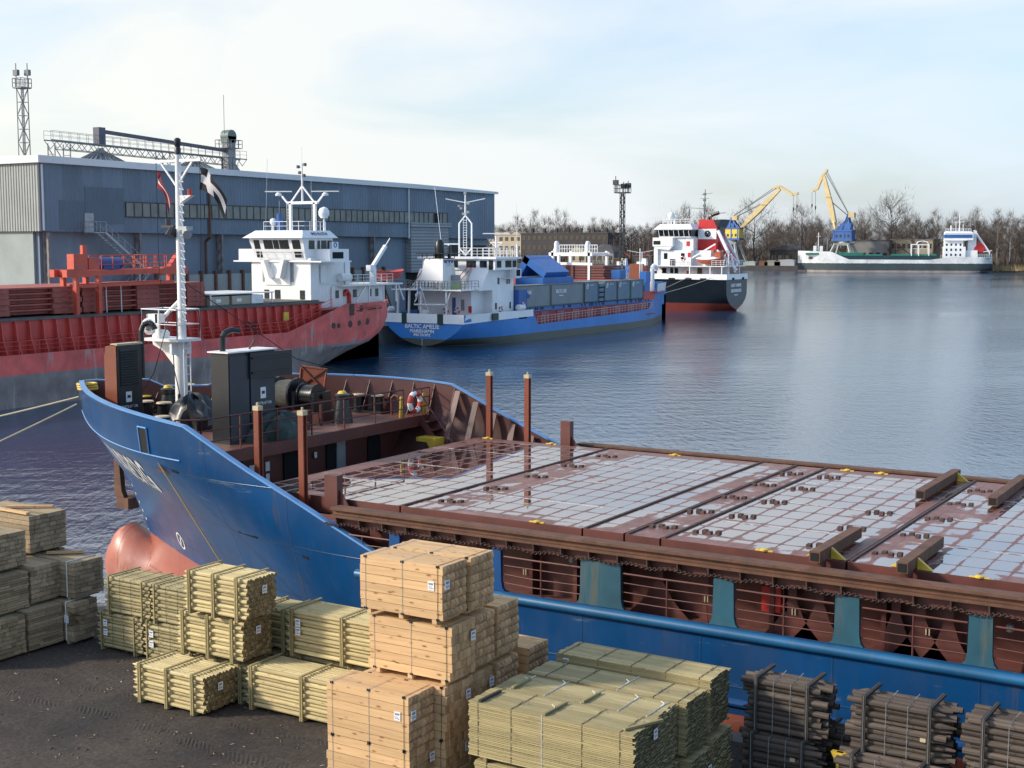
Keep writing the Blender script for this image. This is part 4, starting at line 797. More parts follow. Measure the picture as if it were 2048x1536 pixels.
for x in (-14.9,): q = MB(); q.lathe([(.03,-.1),(.08,-.06),(.085,.05),(.03,.1)], (x,26.9,5.1), 12); part('deck_lamp', q, M['galv'], ship)
# rubbing bar along the side and the lower one
q = MB(); q.tube((-20.6,26.06,4.2),(40,26.06,4.2),.115,n=12); part('rubbing_bar', q, M['bluebar'], ship)
q = MB(); q.tube((-12,26.06,2.72),(40,26.06,2.72),.09,n=10); part('rubbing_bar', q, M['blue'], ship)
# fairlead in the bulwark, hawse slots
q = MB(); q.add([(X,YC-hb(X,z)-.02,z) for X,z in ((-28.75,6.55),(-28.3,6.55),(-28.3,7.25),(-28.75,7.25))], [(0,1,2,3)]); part('fairlead_opening', q, M['dark'], ship)
q = MB(); q.path([(X,YC-hb(X,z)-.03,z) for X,z in ((-28.77,6.53),(-28.77,7.27),(-28.28,7.27),(-28.28,6.53))], .025, 5); part('fairlead_frame', q, M['railblue'], ship)
for X, z_, l_ in ((-25.3,4.55,.9),(-22.6,4.3,.25),(-27.4,6.1,.3)): q = MB(); q.add([(x,YC-hb(x,z)-.012,z) for x,z in ((X,z_),(X+l_,z_-.03),(X+l_,z_+.05),(X,z_+.08))], [(0,1,2,3)]); part('scupper', q, M['dark'], ship)
# lettering and marks on the bow follow the flare of the hull
def hull_text(body, X0, X1, z0, z1, slant=0):
    o = text(body, 1, (0,0,0), (1,0,0), (0,0,1), M['white'], ship, 'ship_name', 0, bold=.03); me = o.data; L0 = [v.co.copy() for v in me.vertices]; og = Vector(ORG[ship.name])
    xs = [(v+og).x for v in L0]; zs = [(v+og).z for v in L0]; xa, xb_, za, zb_ = min(xs), max(xs), min(zs), max(zs)
    for v, c in zip(me.vertices, L0):
        p = c+og; X = X0+(X1-X0)*(p.x-xa)/(xb_-xa); z = z0+(z1-z0)*(p.z-za)/(zb_-za); X += slant*(z-z0); v.co = Vector((X, YC-hb(X, z)-.02, z))-og
    return o
hull_text('SUNDBORG', -33.7, -29.5, 5.0, 6.1, -.15)
q = MB(); c0 = (-30.9, 3.04); n_ = 24
for i in range(n_):
    a, b2 = 2*math.pi*i/n_, 2*math.pi*(i+1)/n_
    P = [(c0[0]+r_*math.cos(t), c0[1]+r_*math.sin(t)) for t, r_ in ((a,.30),(b2,.30),(b2,.235),(a,.235))]; q.add([(X,YC-hb(X,z)-.015,z) for X,z in P], [(3,2,1,0)])
q.add([(X,YC-hb(X,z)-.015,z) for X,z in ((-31.05,2.9),(-31.0,2.86),(-30.75,3.18),(-30.8,3.22))], [(0,1,2,3)]); part('thruster_mark', q, M['white'], ship)
for k in range(5):
    q = MB(); z = 2.9+.28*k; X = lt(STEM, z)+.35; q.add([(x,YC-hb(x,zz)-.02,zz) for x,zz in ((X,z),(X+.09,z),(X+.09,z+.1),(X,z+.1))], [(0,1,2,3)]); part('draught_mark', q, M['white'], ship)
# anchor hanging at the far bow
q = MB(); ax, ay = -36.6, 33.9
q.bar((ax+.1,ay,5.4),(ax,ay,3.3),.28,.2); q.prism([(ax-.62,4.9),(ax-.40,4.95),(ax-.28,3.6),(ax-.05,3.1),(ax-.3,2.95),(ax-.66,3.5)],'y',ay-.7,ay-.5); q.prism([(ax-.62,4.9),(ax-.40,4.95),(ax-.28,3.6),(ax-.05,3.1),(ax-.3,2.95),(ax-.66,3.5)],'y',ay+.3,ay+.5); q.box(ax-.5,ax+.1,ay-.75,ay+.55,2.95,3.35)
part('anchor', q, M['rust'], ship)
q = MB(); q.sph((-36.2,33.8,5.0), .8, 12, 8, 0, (1,1,.8)); part('anchor_pocket', q, M['hullblue'], ship)
# ---- vent houses
def plaque(parent, x, y, z, sz=.17):
    q = MB(); q.box(x, x+.012, y-sz*.7, y+sz*.7, z-sz, z+sz); p_ = part('sign', q, M['paper'], parent); q = MB(); q.box(x+.012, x+.018, y-sz*.4, y+sz*.4, z-sz*.2, z+sz*.35); part('sign_symbol', q, M['black'], parent)
    text('VENTILATOR', sz*.75, (x+.006, y, z-sz*1.9), (0,1,0), (0,0,1), M['white'], parent, 'sign_text', .004)
q = MB(); q.prism([(-34.05,6.4),(-33.5,6.4),(-33.5,9.16),(-33.75,9.16),(-33.95,9.05),(-34.05,8.8)], 'y', 30.1, 30.16); q.box(-34.05,-33.55,30.16,31.15,6.4,9.1); va = part('vent_house', q, M['orange_brown'], ship, 'rounded oxide red ventilator casing with black louvred face')
q = MB(); q.box(-33.55,-33.46,30.13,31.15,6.4,9.14); vf = part('louvre_face', q, M['black'], va)
q = MB()
for k in range(15): z = 7.85+.083*k; q.add([(-33.45,30.22,z),(-33.45,31.0,z),(-33.41,31.0,z-.045),(-33.41,30.22,z-.045)],[(0,1,2,3)]); q.box(-33.46,-33.41,30.22,31.0,z-.05,z-.045)
part('louvre', q, M['black'], va); q = MB(); q.box(-33.75,-33.45,30.1,31.2,9.14,9.2); part('vent_top', q, M['cream'], va); plaque(va, -33.455, 30.55, 7.45)
q = MB(); q.path([(-33.6,31.3,8.0),(-33.6,31.3,9.55),(-33.55,31.35,9.75),(-33.4,31.45,9.83),(-33.25,31.5,9.75),(-33.2,31.52,9.6)], .09, 10); q2 = part('gooseneck_pipe', q, M['black'], ship)
q = MB(); q.lathe([(.16,-.12),(.22,0),(.16,.14)], (-33.6,31.6,9.75), 12, 0, Matrix.Rotation(math.pi/2,4,'X')); part('vent_cap', q, M['white'], ship)
q = MB(); q.box(-28.85,-28.15,29.6,31.65,6.4,9.15); vb = part('vent_house', q, M['black'], ship, 'square black ventilator casing with pale top')
q = MB(); q.box(-28.15,-28.12,29.63,30.45,6.5,9.05); q.box(-28.15,-28.11,30.52,31.6,6.5,8.35); part('side_panel', q, paint('dark_blue_black', (.025,.033,.045), .4, .2, 1.2, rust=.15), vb); q = MB(); q.box(-28.92,-28.08,29.52,31.72,9.15,9.19); part('vent_top', q, M['white'], vb)
q = MB(); q.bar((-28.08,30.45,8.72),(-27.95,32.2,8.72),.07,.78,up=(0,0,1)); q.bar((-28.04,30.5,8.5),(-27.91,32.1,8.5),.11,.05); q.bar((-28.04,30.5,8.95),(-27.91,32.1,8.95),.11,.05); part('open_lid', q, M['black'], vb)
plaque(vb, -28.105, 31.05, 7.85)
q = MB(); q.path([(-28.6,29.85,9.19),(-28.6,29.85,9.6),(-28.57,29.95,9.75),(-28.5,30.15,9.82),(-28.42,30.4,9.78)], .09, 10); part('gooseneck_pipe', q, M['black'], vb)
q = MB(); q.path([(-28.5,30.9,9.19),(-28.45,31.1,9.45)], .03); part('pipe', q, M['rust'], vb)
# ---- foremast
fm_x = -33.2
q = MB(); q.lathe([(.21,6.85),(.20,9.15)], (fm_x,YC,0), 16); q.prism([(fm_x-.18,9.13),(fm_x-1.3,9.13),(fm_x-1.25,8.98),(fm_x-.8,8.8),(fm_x-.18,8.2)],'y',YC-.04,YC+.04); q.prism([(fm_x+.18,9.13),(fm_x+.42,9.13),(fm_x+.18,8.6)],'y',YC-.04,YC+.04); q.box(fm_x-.05,fm_x+.05,YC-.45,YC+.45,8.7,9.13)
mast = part('foremast', q, M['white'], ship)
q = MB(); q.box(fm_x-.5,fm_x+.6,YC-.5,YC+.6,6.4,6.86); part('mast_seat', q, M['brown'], mast)
q = MB(); q.lathe([(.135,9.15),(.13,12.3),(.10,15.0),(.09,15.35)], (fm_x+.1,YC,0), 14); q.bar((fm_x-.95,YC,15.15),(fm_x+1.15,YC,15.15),.09); q.bar((fm_x+.1,YC,14.2),(fm_x-.7,YC,15.1),.05); q.bar((fm_x+.1,YC,14.4),(fm_x+.75,YC,15.1),.06); q.tube((fm_x-1.0,YC,9.75),(fm_x+.0,YC,10.5),.07); part('topmast', q, M['white'], mast)
q = MB(); q.lathe([(.10,15.35),(.11,15.55),(.08,15.6),(.11,15.65),(.11,15.85),(.05,15.9)], (fm_x+.1,YC,0), 12); part('mast_light', q, M['black'], mast)
q = MB(); q.box(fm_x-1.3,fm_x+.42,YC-.55,YC+.55,9.15,9.24); pf = part('mast_platform', q, M['white'], mast)
q = MB(); q.rail([(fm_x-1.27,YC-.52,9.22),(fm_x+.39,YC-.52,9.22),(fm_x+.39,YC+.52,9.22),(fm_x-1.27,YC+.52,9.22),(fm_x-1.27,YC-.52,9.22)], 1.0, 2, .8, .022); part('platform_rail', q, M['white'], mast)
q = MB(); q.lathe([(.28,9.22),(.30,9.4),(.22,9.5),(.05,9.52)], (fm_x-.8,YC-.1,0), 14); q.box(fm_x-1.15,fm_x-.65,YC-.4,YC-.05,9.75,10.05); q.lathe([(.17,-.22),(.24,0),(.17,.22)], (fm_x-1.05,YC-.3,9.58), 12, 0, Matrix.Rotation(1.2,4,'Y')); q.box(fm_x-.75,fm_x-.62,YC-.4,YC-.3,9.3,10.05); part('winch_unit', q, M['white'], mast)
q = MB()
for k in range(19):
    z = 9.9+.255*k; xr = fm_x+.1+.12; q.path([(xr,YC-.1,z),(xr+.24,YC-.14,z-.06),(xr,YC-.1,z+.24)], .010, 4)
part('mast_rungs', q, M['white'], mast)
q = MB(); q.ladder((fm_x+.40,YC-.1,6.9),(fm_x+.40,YC-.1,9.2),.3,(0,1,0),.28,.022); part('mast_ladder', q, M['white'], mast)
q = MB(); q.box(fm_x-.62,fm_x-.05,YC-.15,YC+.15,12.95,13.02); q.tube((fm_x-.42,YC,13.02),(fm_x-.42,YC,13.25),.09); q.tube((fm_x-.1,YC-.1,12.9),(fm_x-.1,YC-.25,12.65),.14,.18); part('navigation_light', q, M['black'], mast)
q = MB(); q.prism([(fm_x+.25,14.0),(fm_x+.75,14.0),(fm_x+.25,13.75)],'y',YC-.1,YC+.1); part('light_bracket', q, M['white'], mast); q = MB(); q.tube((fm_x+.6,YC,14.0),(fm_x+.6,YC,14.2),.07); part('navigation_light', q, M['red'], mast)
q = MB(); q.box(fm_x+.25,fm_x+.6,YC-.2,YC+.1,12.85,12.98); q.tube((fm_x+.45,YC-.1,12.8),(fm_x+.7,YC-.25,12.7),.12,.16); part('floodlight', q, M['galv'], mast)
q = MB(); q.path([(fm_x-.05,YC-.3,8.9),(fm_x+.05,YC-.36,8.2),(fm_x+.25,YC-.36,7.5),(fm_x+.25,YC-.36,7.3)], .018, 5); q.path([(fm_x+.25,YC-.36,7.2),(fm_x+.25,YC-.36,7.4)], .05, 6); q.path([(-33.5,30.2,6.5),(-33.15,31.4,8.2),(fm_x-.2,YC-.2,10.2)], .016, 5); q.path([(fm_x+.1,YC,11.2),(-31.0,36.0,8.4),(-30.0,39.0,7.5)], .014, 4); part('stay_wire', q, M['rope_dk'], mast)
# ---- deck gear
def pedestal(x, y, h=1.15, r=.36):
    q = MB(); q.lathe([(r,6.4),(r*.62,6.4+h*.75),(r*.72,6.4+h*.78),(r*.72,6.4+h*.9),(.05,6.4+h)], (x,y,0), 14); p_ = part('fairlead_roller', q, M['winch_blk'], ship); q = MB(); q.lathe([(r*.5,6.4+h*.93),(r*.3,6.4+h*1.02)], (x,y,0), 12); part('roller_cap', q, M['yellow'], p_)
pedestal(-34.2,33.0); pedestal(-28.5,35.4,1.05); pedestal(-32.9,34.3,.95,.3)
def bollard(x, y, h=.6, r=.2, yaw=0, capm='cream', z0=6.4):
    p_ = None
    for s_ in (-.42, .42):
        cx, cy = x+s_*math.cos(yaw), y+s_*math.sin(yaw); q = MB(); q.lathe([(r,z0),(r,z0+h),(r*1.25,z0+h+.02),(r*1.25,z0+h+.06)], (cx,cy,0), 14)
        if p_ is None: q.box(x-.8 if yaw == 0 else x-.3, x+.8 if yaw == 0 else x+.3, y-.3 if yaw == 0 else y-.8, y+.3 if yaw == 0 else y+.8, z0, z0+.1); p_ = part('bollard', q, M['winch_blk'], ship)
        else: part('bollard', q, M['winch_blk'], ship)
        q = MB(); q.lathe([(r*1.2,z0+h+.06),(r*1.1,z0+h+.1),(.05,z0+h+.11)], (cx,cy,0), 14); part('bollard_cap', q, M[capm], p_)
bollard(-33.9,32.1,.62,.22,0); bollard(-30.6,28.7,.72,.2,.5,'cream'); bollard(-29.5,38.1,.55,.2,0); bollard(-35.4,35.6,1.0,.24,.2,'yellow',6.2); bollard(-36.0,34.2,.5,.2,.6,'yellow')
for k in range(3): q = MB(); q.torus((-37.3,32.2-.02*k,7.35+.085*k), .32, .045, 'z', 18, 6); part('rope_coil', q, M['yellow'], ship)
q = MB()
for k in range(6): q.path([(-34.9,33.8+.1*k,6.9+.03*(k%2)),(-33.6,33.9+.1*k,6.88),(-31.9,34.2+.08*k,6.92)], .03, 5)
part('mooring_line', q, M['rope'], ship)
wx, wy = -31.0, 35.3
q = MB()
for dx, r_, w_ in ((-1.05,.52,.12),(-.2,.58,.08),(.62,.58,.08),(.9,.42,.06),(1.5,.42,.06)): q.lathe([(r_,-w_/2),(r_,w_/2)], (wx+dx,wy,7.25), 22, 0, Matrix.Rotation(math.pi/2,4,'Y'))
q.tube((wx-1.6,wy,7.25),(wx+1.8,wy,7.25),.09,n=10); q.lathe([(.30,-.22),(.22,0),(.30,.22)], (wx-1.45,wy,7.25), 16, 0, Matrix.Rotation(math.pi/2,4,'Y'))
for dx in (-1.25,-.7,-.35,.8,1.65): q.box(wx+dx-.07,wx+dx+.07,wy-.45,wy+.45,6.4,7.4)
q.box(wx-1.1,wx-.45,wy-.55,wy+.25,6.6,7.7); q.lathe([(.2,-.4),(.2,.4)], (wx-.75,wy-.2,7.95), 12, 0, Matrix.Rotation(math.pi/2,4,'Y'))
for a in range(8): q.bar((wx-1.12,wy,7.25),(wx-1.12,wy+.48*math.cos(a*.785),7.25+.48*math.sin(a*.785)),.07)
wn_ = part('mooring_winch', q, M['winch_blk'], ship)
q = MB(); q.lathe([(.46,-.38),(.50,0),(.46,.36)], (wx+.21,wy,7.25), 22, 0, Matrix.Rotation(math.pi/2,4,'Y')); part('winch_drum', q, M['drumrope'], wn_); q = MB(); q.lathe([(.36,-.26),(.36,.26)], (wx+1.2,wy,7.25), 20, 0, Matrix.Rotation(math.pi/2,4,'Y')); part('winch_drum', q, M['winch_blk'], wn_)
q = MB(); q.torus((wx-.5,wy-.45,7.95), .28, .03, 'z', 16, 5); q.torus((wx+.45,wy-.3,7.98), .22, .025, 'z', 16, 5); part('hand_wheel', q, M['galv'], wn_)
q = MB(); q.box(wx+.2,wx+2.0,wy-.55,wy+.5,6.4,6.75); part('winch_seat', q, M['brown'], wn_)
# raised hatch lid with cross stiffeners, ventilator box on the far bulwark
q = MB(); q.add([(-31.4,36.6,7.35),(-30.45,36.8,7.3),(-30.35,36.85,8.0),(-31.3,36.6,8.1)], [(0,1,2,3),(3,2,1,0)]); 
E_ = [Vector(p) for p in ((-31.4,36.6,7.35),(-30.45,36.8,7.3),(-30.35,36.85,8.0),(-31.3,36.6,8.1))]
for a, b2 in ((0,1),(1,2),(2,3),(3,0)): q.bar(E_[a], E_[b2], .07, .05)
lid = part('hatch_lid', q, M['orange_brown'], ship); q = MB(); q.bar(E_[0]+Vector((0,-.05,0)),E_[2]+Vector((0,-.05,0)),.04,.05); q.bar(E_[1]+Vector((0,-.05,0)),E_[3]+Vector((0,-.05,0)),.04,.05); part('lid_stiffener', q, M['brown'], lid)
for x0_, x1_, z0_, z1_, mt in ((-31.4,-30.5,6.5,7.3,'brown'),(-29.3,-28.7,6.5,7.2,'orange_brown')): q = MB(); q.box(x0_,x1_,38.75,39.0,z0_,z1_); part('bulwark_locker', q, M[mt], ship)
q = MB(); q.box(-31.3,-30.6,38.72,38.75,6.95,7.02); part('white_line', q, M['white'], ship)
q = MB()
for x, y in ((-30.0,37.5),(-28.3,37.9)): q.path([(x,y,6.4),(x,y,7.0),(x+.15,y,7.12),(x+.3,y,7.05),(x+.32,y,6.9)], .045, 8)
part('gooseneck_pipe', q, M['brown'], ship)
q = MB(); q.box(-30.2,-28.4,33.0,33.6,6.4,6.62); q.box(-29.4,-29.0,33.9,34.4,6.4,6.9); q.tube((-28.6,34.4,6.4),(-28.6,34.4,7.1),.05); part('deck_fitting', q, M['brown'], ship)
for y_ in (37.35, 38.65):
    q = MB(); q.prism([(y_-.12,6.42),(y_+.12,6.42),(y_+.06,7.15),(y_-.06,7.15)],'x',-27.5,-27.44); part('lifebuoy_stand', q, M['yellow'], ship)
# ---- things lying on or hung on the ship
def heap(name, label, cat, c, rx, ry, h, mt, seed, group=None):
    r = random.Random(seed); q = MB(); n, k = 26, 9; rows = []
    ph = [r.uniform(0,6.28) for _ in range(6)]
    for i in range(k+1):
        t = i/k; row = []
        for j in range(n+1):
            a = 2*math.pi*(j % n)/n; w_ = 1+.14*math.sin(3*a+ph[0]+t*3)+.1*math.sin(7*a+ph[1]-t*5)+.08*math.sin(11*a+ph[2]+t*9)
            rad = math.cos(t*math.pi/2)**.6*w_; z = h*math.sin(t*math.pi/2)*(1+.10*math.sin(5*a+ph[3])+.08*math.sin(8*a+ph[4]+6*t)); row.append((c[0]+rx*rad*math.cos(a), c[1]+ry*rad*math.sin(a), c[2]+max(0,z)))
        rows.append(row)
    q.grid(rows, flip=True); return solo(name, q, M[mt], label, cat, c, group)
heap('tarpaulin', 'crumpled dark green tarpaulin heaped behind the guard rail beside the square black ventilator', 'tarpaulin', (-27.95,31.6,6.4), .55, 1.2, .72, 'tarp', 3)
heap('tarpaulin', 'black tarpaulin draped over deck gear between the foremast and the square black ventilator', 'tarpaulin', (-31.6,31.6,6.4), .75, .7, 1.05, 'tarp_blk', 4)
def lifebuoy(label, c, axis, r=.36):
    q = MB(); q.torus(c, r*.78, r*.22, axis, 32, 8, 0, 1); return solo('lifebuoy', q, [M['liferred'], M['white2']], label, 'lifebuoy', c, 'lifebuoys')
lifebuoy('red and white lifebuoy at the near end of the forecastle guard rail', (-27.95,27.2,6.85), 'y', .42)
lifebuoy('red and white lifebuoy between two yellow stands at the far end of the guard rail', (-27.36,38.0,6.9), 'x', .40)
def flag(label, pole, drop, wid, mats, fn, dirx, name='flag'):
    q = MB(); n, k = 16, 12; rows = []
    for i in range(n+1):
        u = i/n; row = []
        for j in range(k+1):
            v = j/k; row.append((pole[0]+dirx[0]*wid*u+.06*math.sin(u*9+v*4), pole[1]+dirx[1]*wid*u+.10*math.sin(u*7+v*3)*u, pole[2]-v*drop-u*u*wid*dirx[2]))
        rows.append(row)
    q.grid(rows); idx = 0
    for i in range(n):
        for j in range(k): q.m[idx] = fn((i+.5)/n, (j+.5)/k); idx += 1
    return solo(name, q, mats, label, 'flag', pole, 'flags on the foremast')
M['flagb'] = plain('flag_black', (.015,.016,.015), .85); M['flagw'] = plain('flag_white', (.62,.58,.58), .85); M['flagr'] = plain('flag_maroon', (.20,.012,.02), .85)
flag('black flag with white cross flying from the foremast crossarm', (fm_x+1.08,YC,14.9), .72, 1.05, [M['flagb'], M['flagw']], lambda u, v: 1 if abs(u-.42) < .11 or abs(v-.5) < .14 else 0, (.80,.25,1.0))
flag('maroon flag with a narrow white band drooping from the foremast crossarm', (fm_x-.92,YC,14.8), .5, .75, [M['flagr'], M['flagw']], lambda u, v: 1 if abs(v-.5) < .1 else 0, (.65,.1,1.25))
q = MB(); q.path([(fm_x+1.08,YC,15.1),(fm_x+1.08,YC,13.0),(fm_x+.9,YC,9.5)], .012, 4); q.path([(fm_x-.92,YC,15.1),(fm_x-.92,YC,12.0),(fm_x-.8,YC,10.0)], .012, 4); part('flag_halyard', q, M['rope_dk'], mast)
def rope(label, a, b_, sag, r=.035, mt='rope', name='mooring_rope', group=None):
    q = MB(); a = Vector(a); b_ = Vector(b_); pts = [a.lerp(b_, i/20)-Vector((0,0,sag*4*(i/20)*(1-i/20))) for i in range(21)]; q.path(pts, r, 6, 0); return solo(name, q, M[mt], label, 'rope', tuple(a), group)
rope('upper mooring rope stretching left from the blue bow', (-38.0,32.4,7.0), (-63,24.6,2.3), .5, .035, group='bow mooring ropes')
rope('lower mooring rope stretching left from the blue bow', (-38.0,32.3,6.75), (-45,24.6,2.3), .15, .035, group='bow mooring ropes')
rope('dirty mooring rope from the bow fairlead down to the quay', (-28.5,26.75,6.6), (-22.6,25.1,2.35), .0, .024, 'rope_brown')
# ================================================================== OTHER SHIPS
def gen_hull(S, hbf, ztf, zrows, mapf, cap_end=True):
    mb = MB()
    for sg in (-1, 1):
        rows = []
        for s in S:
            zt_ = ztf(s); rows.append([mapf(s, sg*hbf(s, min(z, zt_)), min(z, zt_)) for z in zrows])
        mb.grid(rows, flip=(sg < 0))
    if cap_end:
        for s in (S[0], S[-1]):
            a = [mapf(s, -hbf(s, min(z, ztf(s))), min(z, ztf(s))) for z in zrows]; b = [mapf(s, hbf(s, min(z, ztf(s))), min(z, ztf(s))) for z in zrows]; mb.grid([a, b])
    return mb
def win_row(parent, pts, axis, zz, t=.05, mt='glass'):
    "pts: list of (u0,u1); axis 'x' means pane in a plane of constant x"
    for (u0, u1, c) in pts:
        q = MB()
        if axis == 'x': q.box(c, c+t, u0, u1, zz[0], zz[1])
        else: q.box(u0, u1, c-t, c, zz[0], zz[1])
        part('window', q, M[mt], parent)
# ------------------------------------------------------------------ red ship
M['redhull'] = paint('faded_red_hull', (.22,.18,.165), .6, .35, .5, rust=.55, rcol=(.40,.35,.32), bands=[(2.5,(.64,.105,.088))], runs=.35, wob=.1)
M['redsteel'] = paint('red_deck_steel', (.55,.072,.055), .5, .22, .7, rust=.3, rcol=(.16,.05,.04)); M['redbright'] = paint('bright_red_steel', (.55,.078,.042), .45, .15, .8, rust=.1); M['redold'] = paint('worn_hatch_red', (.36,.085,.062), .6, .3, .6, rust=.45, rcol=(.12,.06,.045), streak=False)
M['grime'] = paint('grimy_coaming_top', (.10,.095,.085), .7, .3, 1.0)
XR = -90.7
rs = thing('cargo_ship', 'faded red cargo ship with white superstructure moored beside the warehouse', 'ship', (XR, 100, 0))
def rtop(s): return 4.05 if s < 97.5 else (4.05+(s-97.5)/9.0*2.35 if s < 106.5 else 6.4-.004*(s-106.5))
def rhb(s, z):
    e = lt([(-1.5,104),(0,107),(.8,110.0),(2,115),(3.2,118),(4.5,119),(7,119.3)], z); f = 5.7*(1 if z > 1 else .97)
    s0 = 100 if z > 2 else 94
    if s <= s0: return f
    u = min(1, (s-s0)/(e-s0)); return f*max(0, 1-u**2.5)**.5
S_ = [40,60,80,90,94,97.5]+[98.5+i for i in range(19)]+[117.5,118.1,118.6,118.95,119.2]
mb = gen_hull(S_, rhb, rtop, [-1.5,-.6,0,.5,1,1.6,2.2,2.5,3.0,3.6,4.05,4.6,5.3,6.0,7], lambda s, h, z: (XR+h, s, z)); part('hull', mb, M['redhull'], rs)
mb = MB(); mb.box(XR-5.6,XR+5.6,40,104,3.9,4.0); mb.box(XR-5.3,XR+5.3,103,113,5.9,6.0); part('deck', mb, M['redold'], rs)
for px, py, r_ in ((662,651,.3),(673,651,.26),(698,648,.36),(719,646,.28),(739,643,.34),(724,617,.34),(776,611,.26)):
    p = at(px, py, X=XR+5.3 if px < 760 else XR+3.2); h = rhb(p.y, p.z); q = MB(); q.lathe([(r_,-.2),(r_,.06)], (XR+h-.02, p.y, p.z), 14, 0, Matrix.Rotation(math.pi/2,4,'Y')); part('hull_opening', q, M['rust_dk'], rs)
for y0_, y1_, z_ in ((108.6,109.8,5.55),(111.0,112.8,5.6),(113.4,114.4,5.62)): q = MB(); q.add([(XR+rhb(y,z)+.03,y,z) for y,z in ((y0_,z_),(y1_,z_+.03),(y1_,z_+.13),(y0_,z_+.1))], [(0,1,2,3)]); part('scupper_slot', q, M['dark'], rs)
q = MB(); q.add([(XR+rhb(y,z)+.03,y,z) for y,z in ((107.2,5.2),(108.1,5.2),(108.1,6.38),(107.2,6.38))], [(0,1,2,3)]); part('fairlead', q, M['rust_dk'], rs)
mb = MB(); mb.box(XR-4.5,XR+4.4,40,104.1,4.0,6.55); part('coaming', mb, M['redsteel'], rs); mb = MB(); mb.box(XR-4.7,XR+4.65,40,104.3,6.553,6.72); mb.box(XR-4.4,XR+4.2,88.5,104,6.72,6.86); part('coaming_top', mb, M['grime'], rs)
for k in range(38):
    y = 56+1.28*k
    if y > 104.3: break
    q = MB(); q.prism([(XR+4.4,4.02),(XR+5.3,4.02),(XR+4.85,5.2),(XR+4.7,6.5),(XR+4.4,6.5)],'y',y-.045,y+.045); part('coaming_stay', q, M['redsteel'], rs)
q = MB(); q.box(XR+4.4,XR+4.5,40,104,5.1,5.16); q.rail([(XR+5.55,52,4.05),(XR+5.55,97.2,4.05),(XR+5.55,104.4,6.0)], 1.0, 3, 1.9, .028); part('guard_rail', q, M['redsteel'], rs)
q = MB(); q.box(XR+4.72,XR+4.85,98.0,98.7,5.1,5.9); part('yellow_box', q, M['yellow'], rs)
for y in (93.8, 92.9): q = MB(); q.torus((XR+4.95,y,4.9), .33, .07, 'x', 14, 5); part('hose_reel', q, M['rust_dk'], rs)
# stacked hatch covers
def cover(y0, y1, z, label, seed):
    r = random.Random(seed); t = thing('hatch_cover', label, 'hatch cover', (XR, (y0+y1)/2, z), 'hatch covers stacked on the red ship'); j = r.uniform(-.06,.06); q = MB()
    q.box(XR-4.2,XR+3.4,y0,y1,z+.30,z+.42); q.box(XR-4.2,XR+2.9,y0+.1,y1-.1,z+.02,z+.30)
    part('plate', q, M['redold'], t)
    L = y1-y0
    for a, b in ((y0,y0+L*.16),(y0+L*.42,y0+L*.60),(y1-L*.16,y1)):
        q = MB(); q.box(XR+2.9,XR+3.5+j,a,b,z,z+.41); q.box(XR+3.5+j,XR+3.56+j,(a+b)/2-.1,(a+b)/2+.1,z-.03,z+.08); part('end_block', q, M['redold'], t)
    return t
nm = ['bottom','second lowest','middle','second highest','top']
for k in range(5):
    z = 6.87+.43*k; cover(57.5+.15*(k%2), 74.9-.1*(k%2), z, f'{nm[k]} worn red hatch cover of the left stack', k); cover(75.1-.08*(k%2), 88.9+.1*(k%2), z, f'{nm[k]} worn red hatch cover under the red gantry crane', 10+k)
for y in (77.4, 79.0): q = MB(); q.tube((XR+3.66,y,6.75),(XR+3.62,y,9.0),.045,n=6); solo('lashing_bar', q, M['white'], 'white vertical lashing bar, '+('left' if y < 78 else 'right')+' of the two on the hatch cover stack', 'lashing bar', (XR+3.66,y,6.75), 'lashing bars')
# gantry crane running on the coaming
g = thing('gantry_crane', 'bright red low gantry crane with railed walkway standing over the stacked hatch covers', 'gantry crane', (XR, 79.4, 6.72))
for X in (XR+4.1, XR+2.6):
    q = MB(); q.bar((X,72.9,10.0),(X,85.8,10.15),.5,.42); q.prism([(72.8,9.75),(75.4,9.75),(74.8,10.35),(72.8,10.35)],'x',X-.27,X+.27); q.prism([(83.2,9.8),(86.0,9.8),(86.0,10.45),(83.2,10.4)],'x',X-.27,X+.27); q.bar((X,74.4,9.0),(X,84.5,9.15),.3,.26); part('girder', q, M['redbright'], g)
    for y in (73.9, 76.2, 85.5): q = MB(); q.bar((X,y,6.72),(X,y,9.8),.32,.42); part('leg', q, M['redbright'], g)
q = MB()
for y in (73.5, 85.3): q.bar((XR+2.6,y,10.1),(XR+4.1,y,10.1),.5,.45,)
q.box(XR+2.7,XR+4,75.2,85.0,10.2,10.26); part('cross_girder', q, M['redbright'], g)
q = MB(); q.rail([(XR+4.1,76.6,10.35),(XR+4.1,85.0,10.4)], 1.1, 3, 1.2, .04); q.rail([(XR+2.6,76.6,10.35),(XR+2.6,85.0,10.4)], 1.1, 3, 1.2, .04); q.rail([(XR+4.1,81.5,10.38),(XR+2.6,81.5,10.38)],1.1,3,1.0,.04); part('guard_rail', q, M['redbright'], g)
q = MB(); q.box(XR+3.6,XR+4.4,73.5,74.9,10.4,11.6); q.box(XR+3.8,XR+4.3,75.1,76.2,10.3,11.3); q.box(XR+3.9,XR+4.2,74.6,75.0,11.6,12.3); part('control_cabinet', q, M['redbright'], g); q = MB(); q.lathe([(.45,-1.3),(.5,-1.2),(.5,1.2),(.45,1.3)], (XR+3.2,78.1,10.8), 14, 0, Matrix.Rotation(math.pi/2,4,'X')); q.box(XR+2.8,XR+3.7,77.2,78.9,10.3,10.9); part('engine', q, M['crane_b'], g)
q = MB(); q.prism([(84.1,10.5),(85.5,10.5),(85.6,11.7),(85.0,11.5)],'x',XR+3.7,XR+4.2); part('hoist', q, M['redbright'], g)
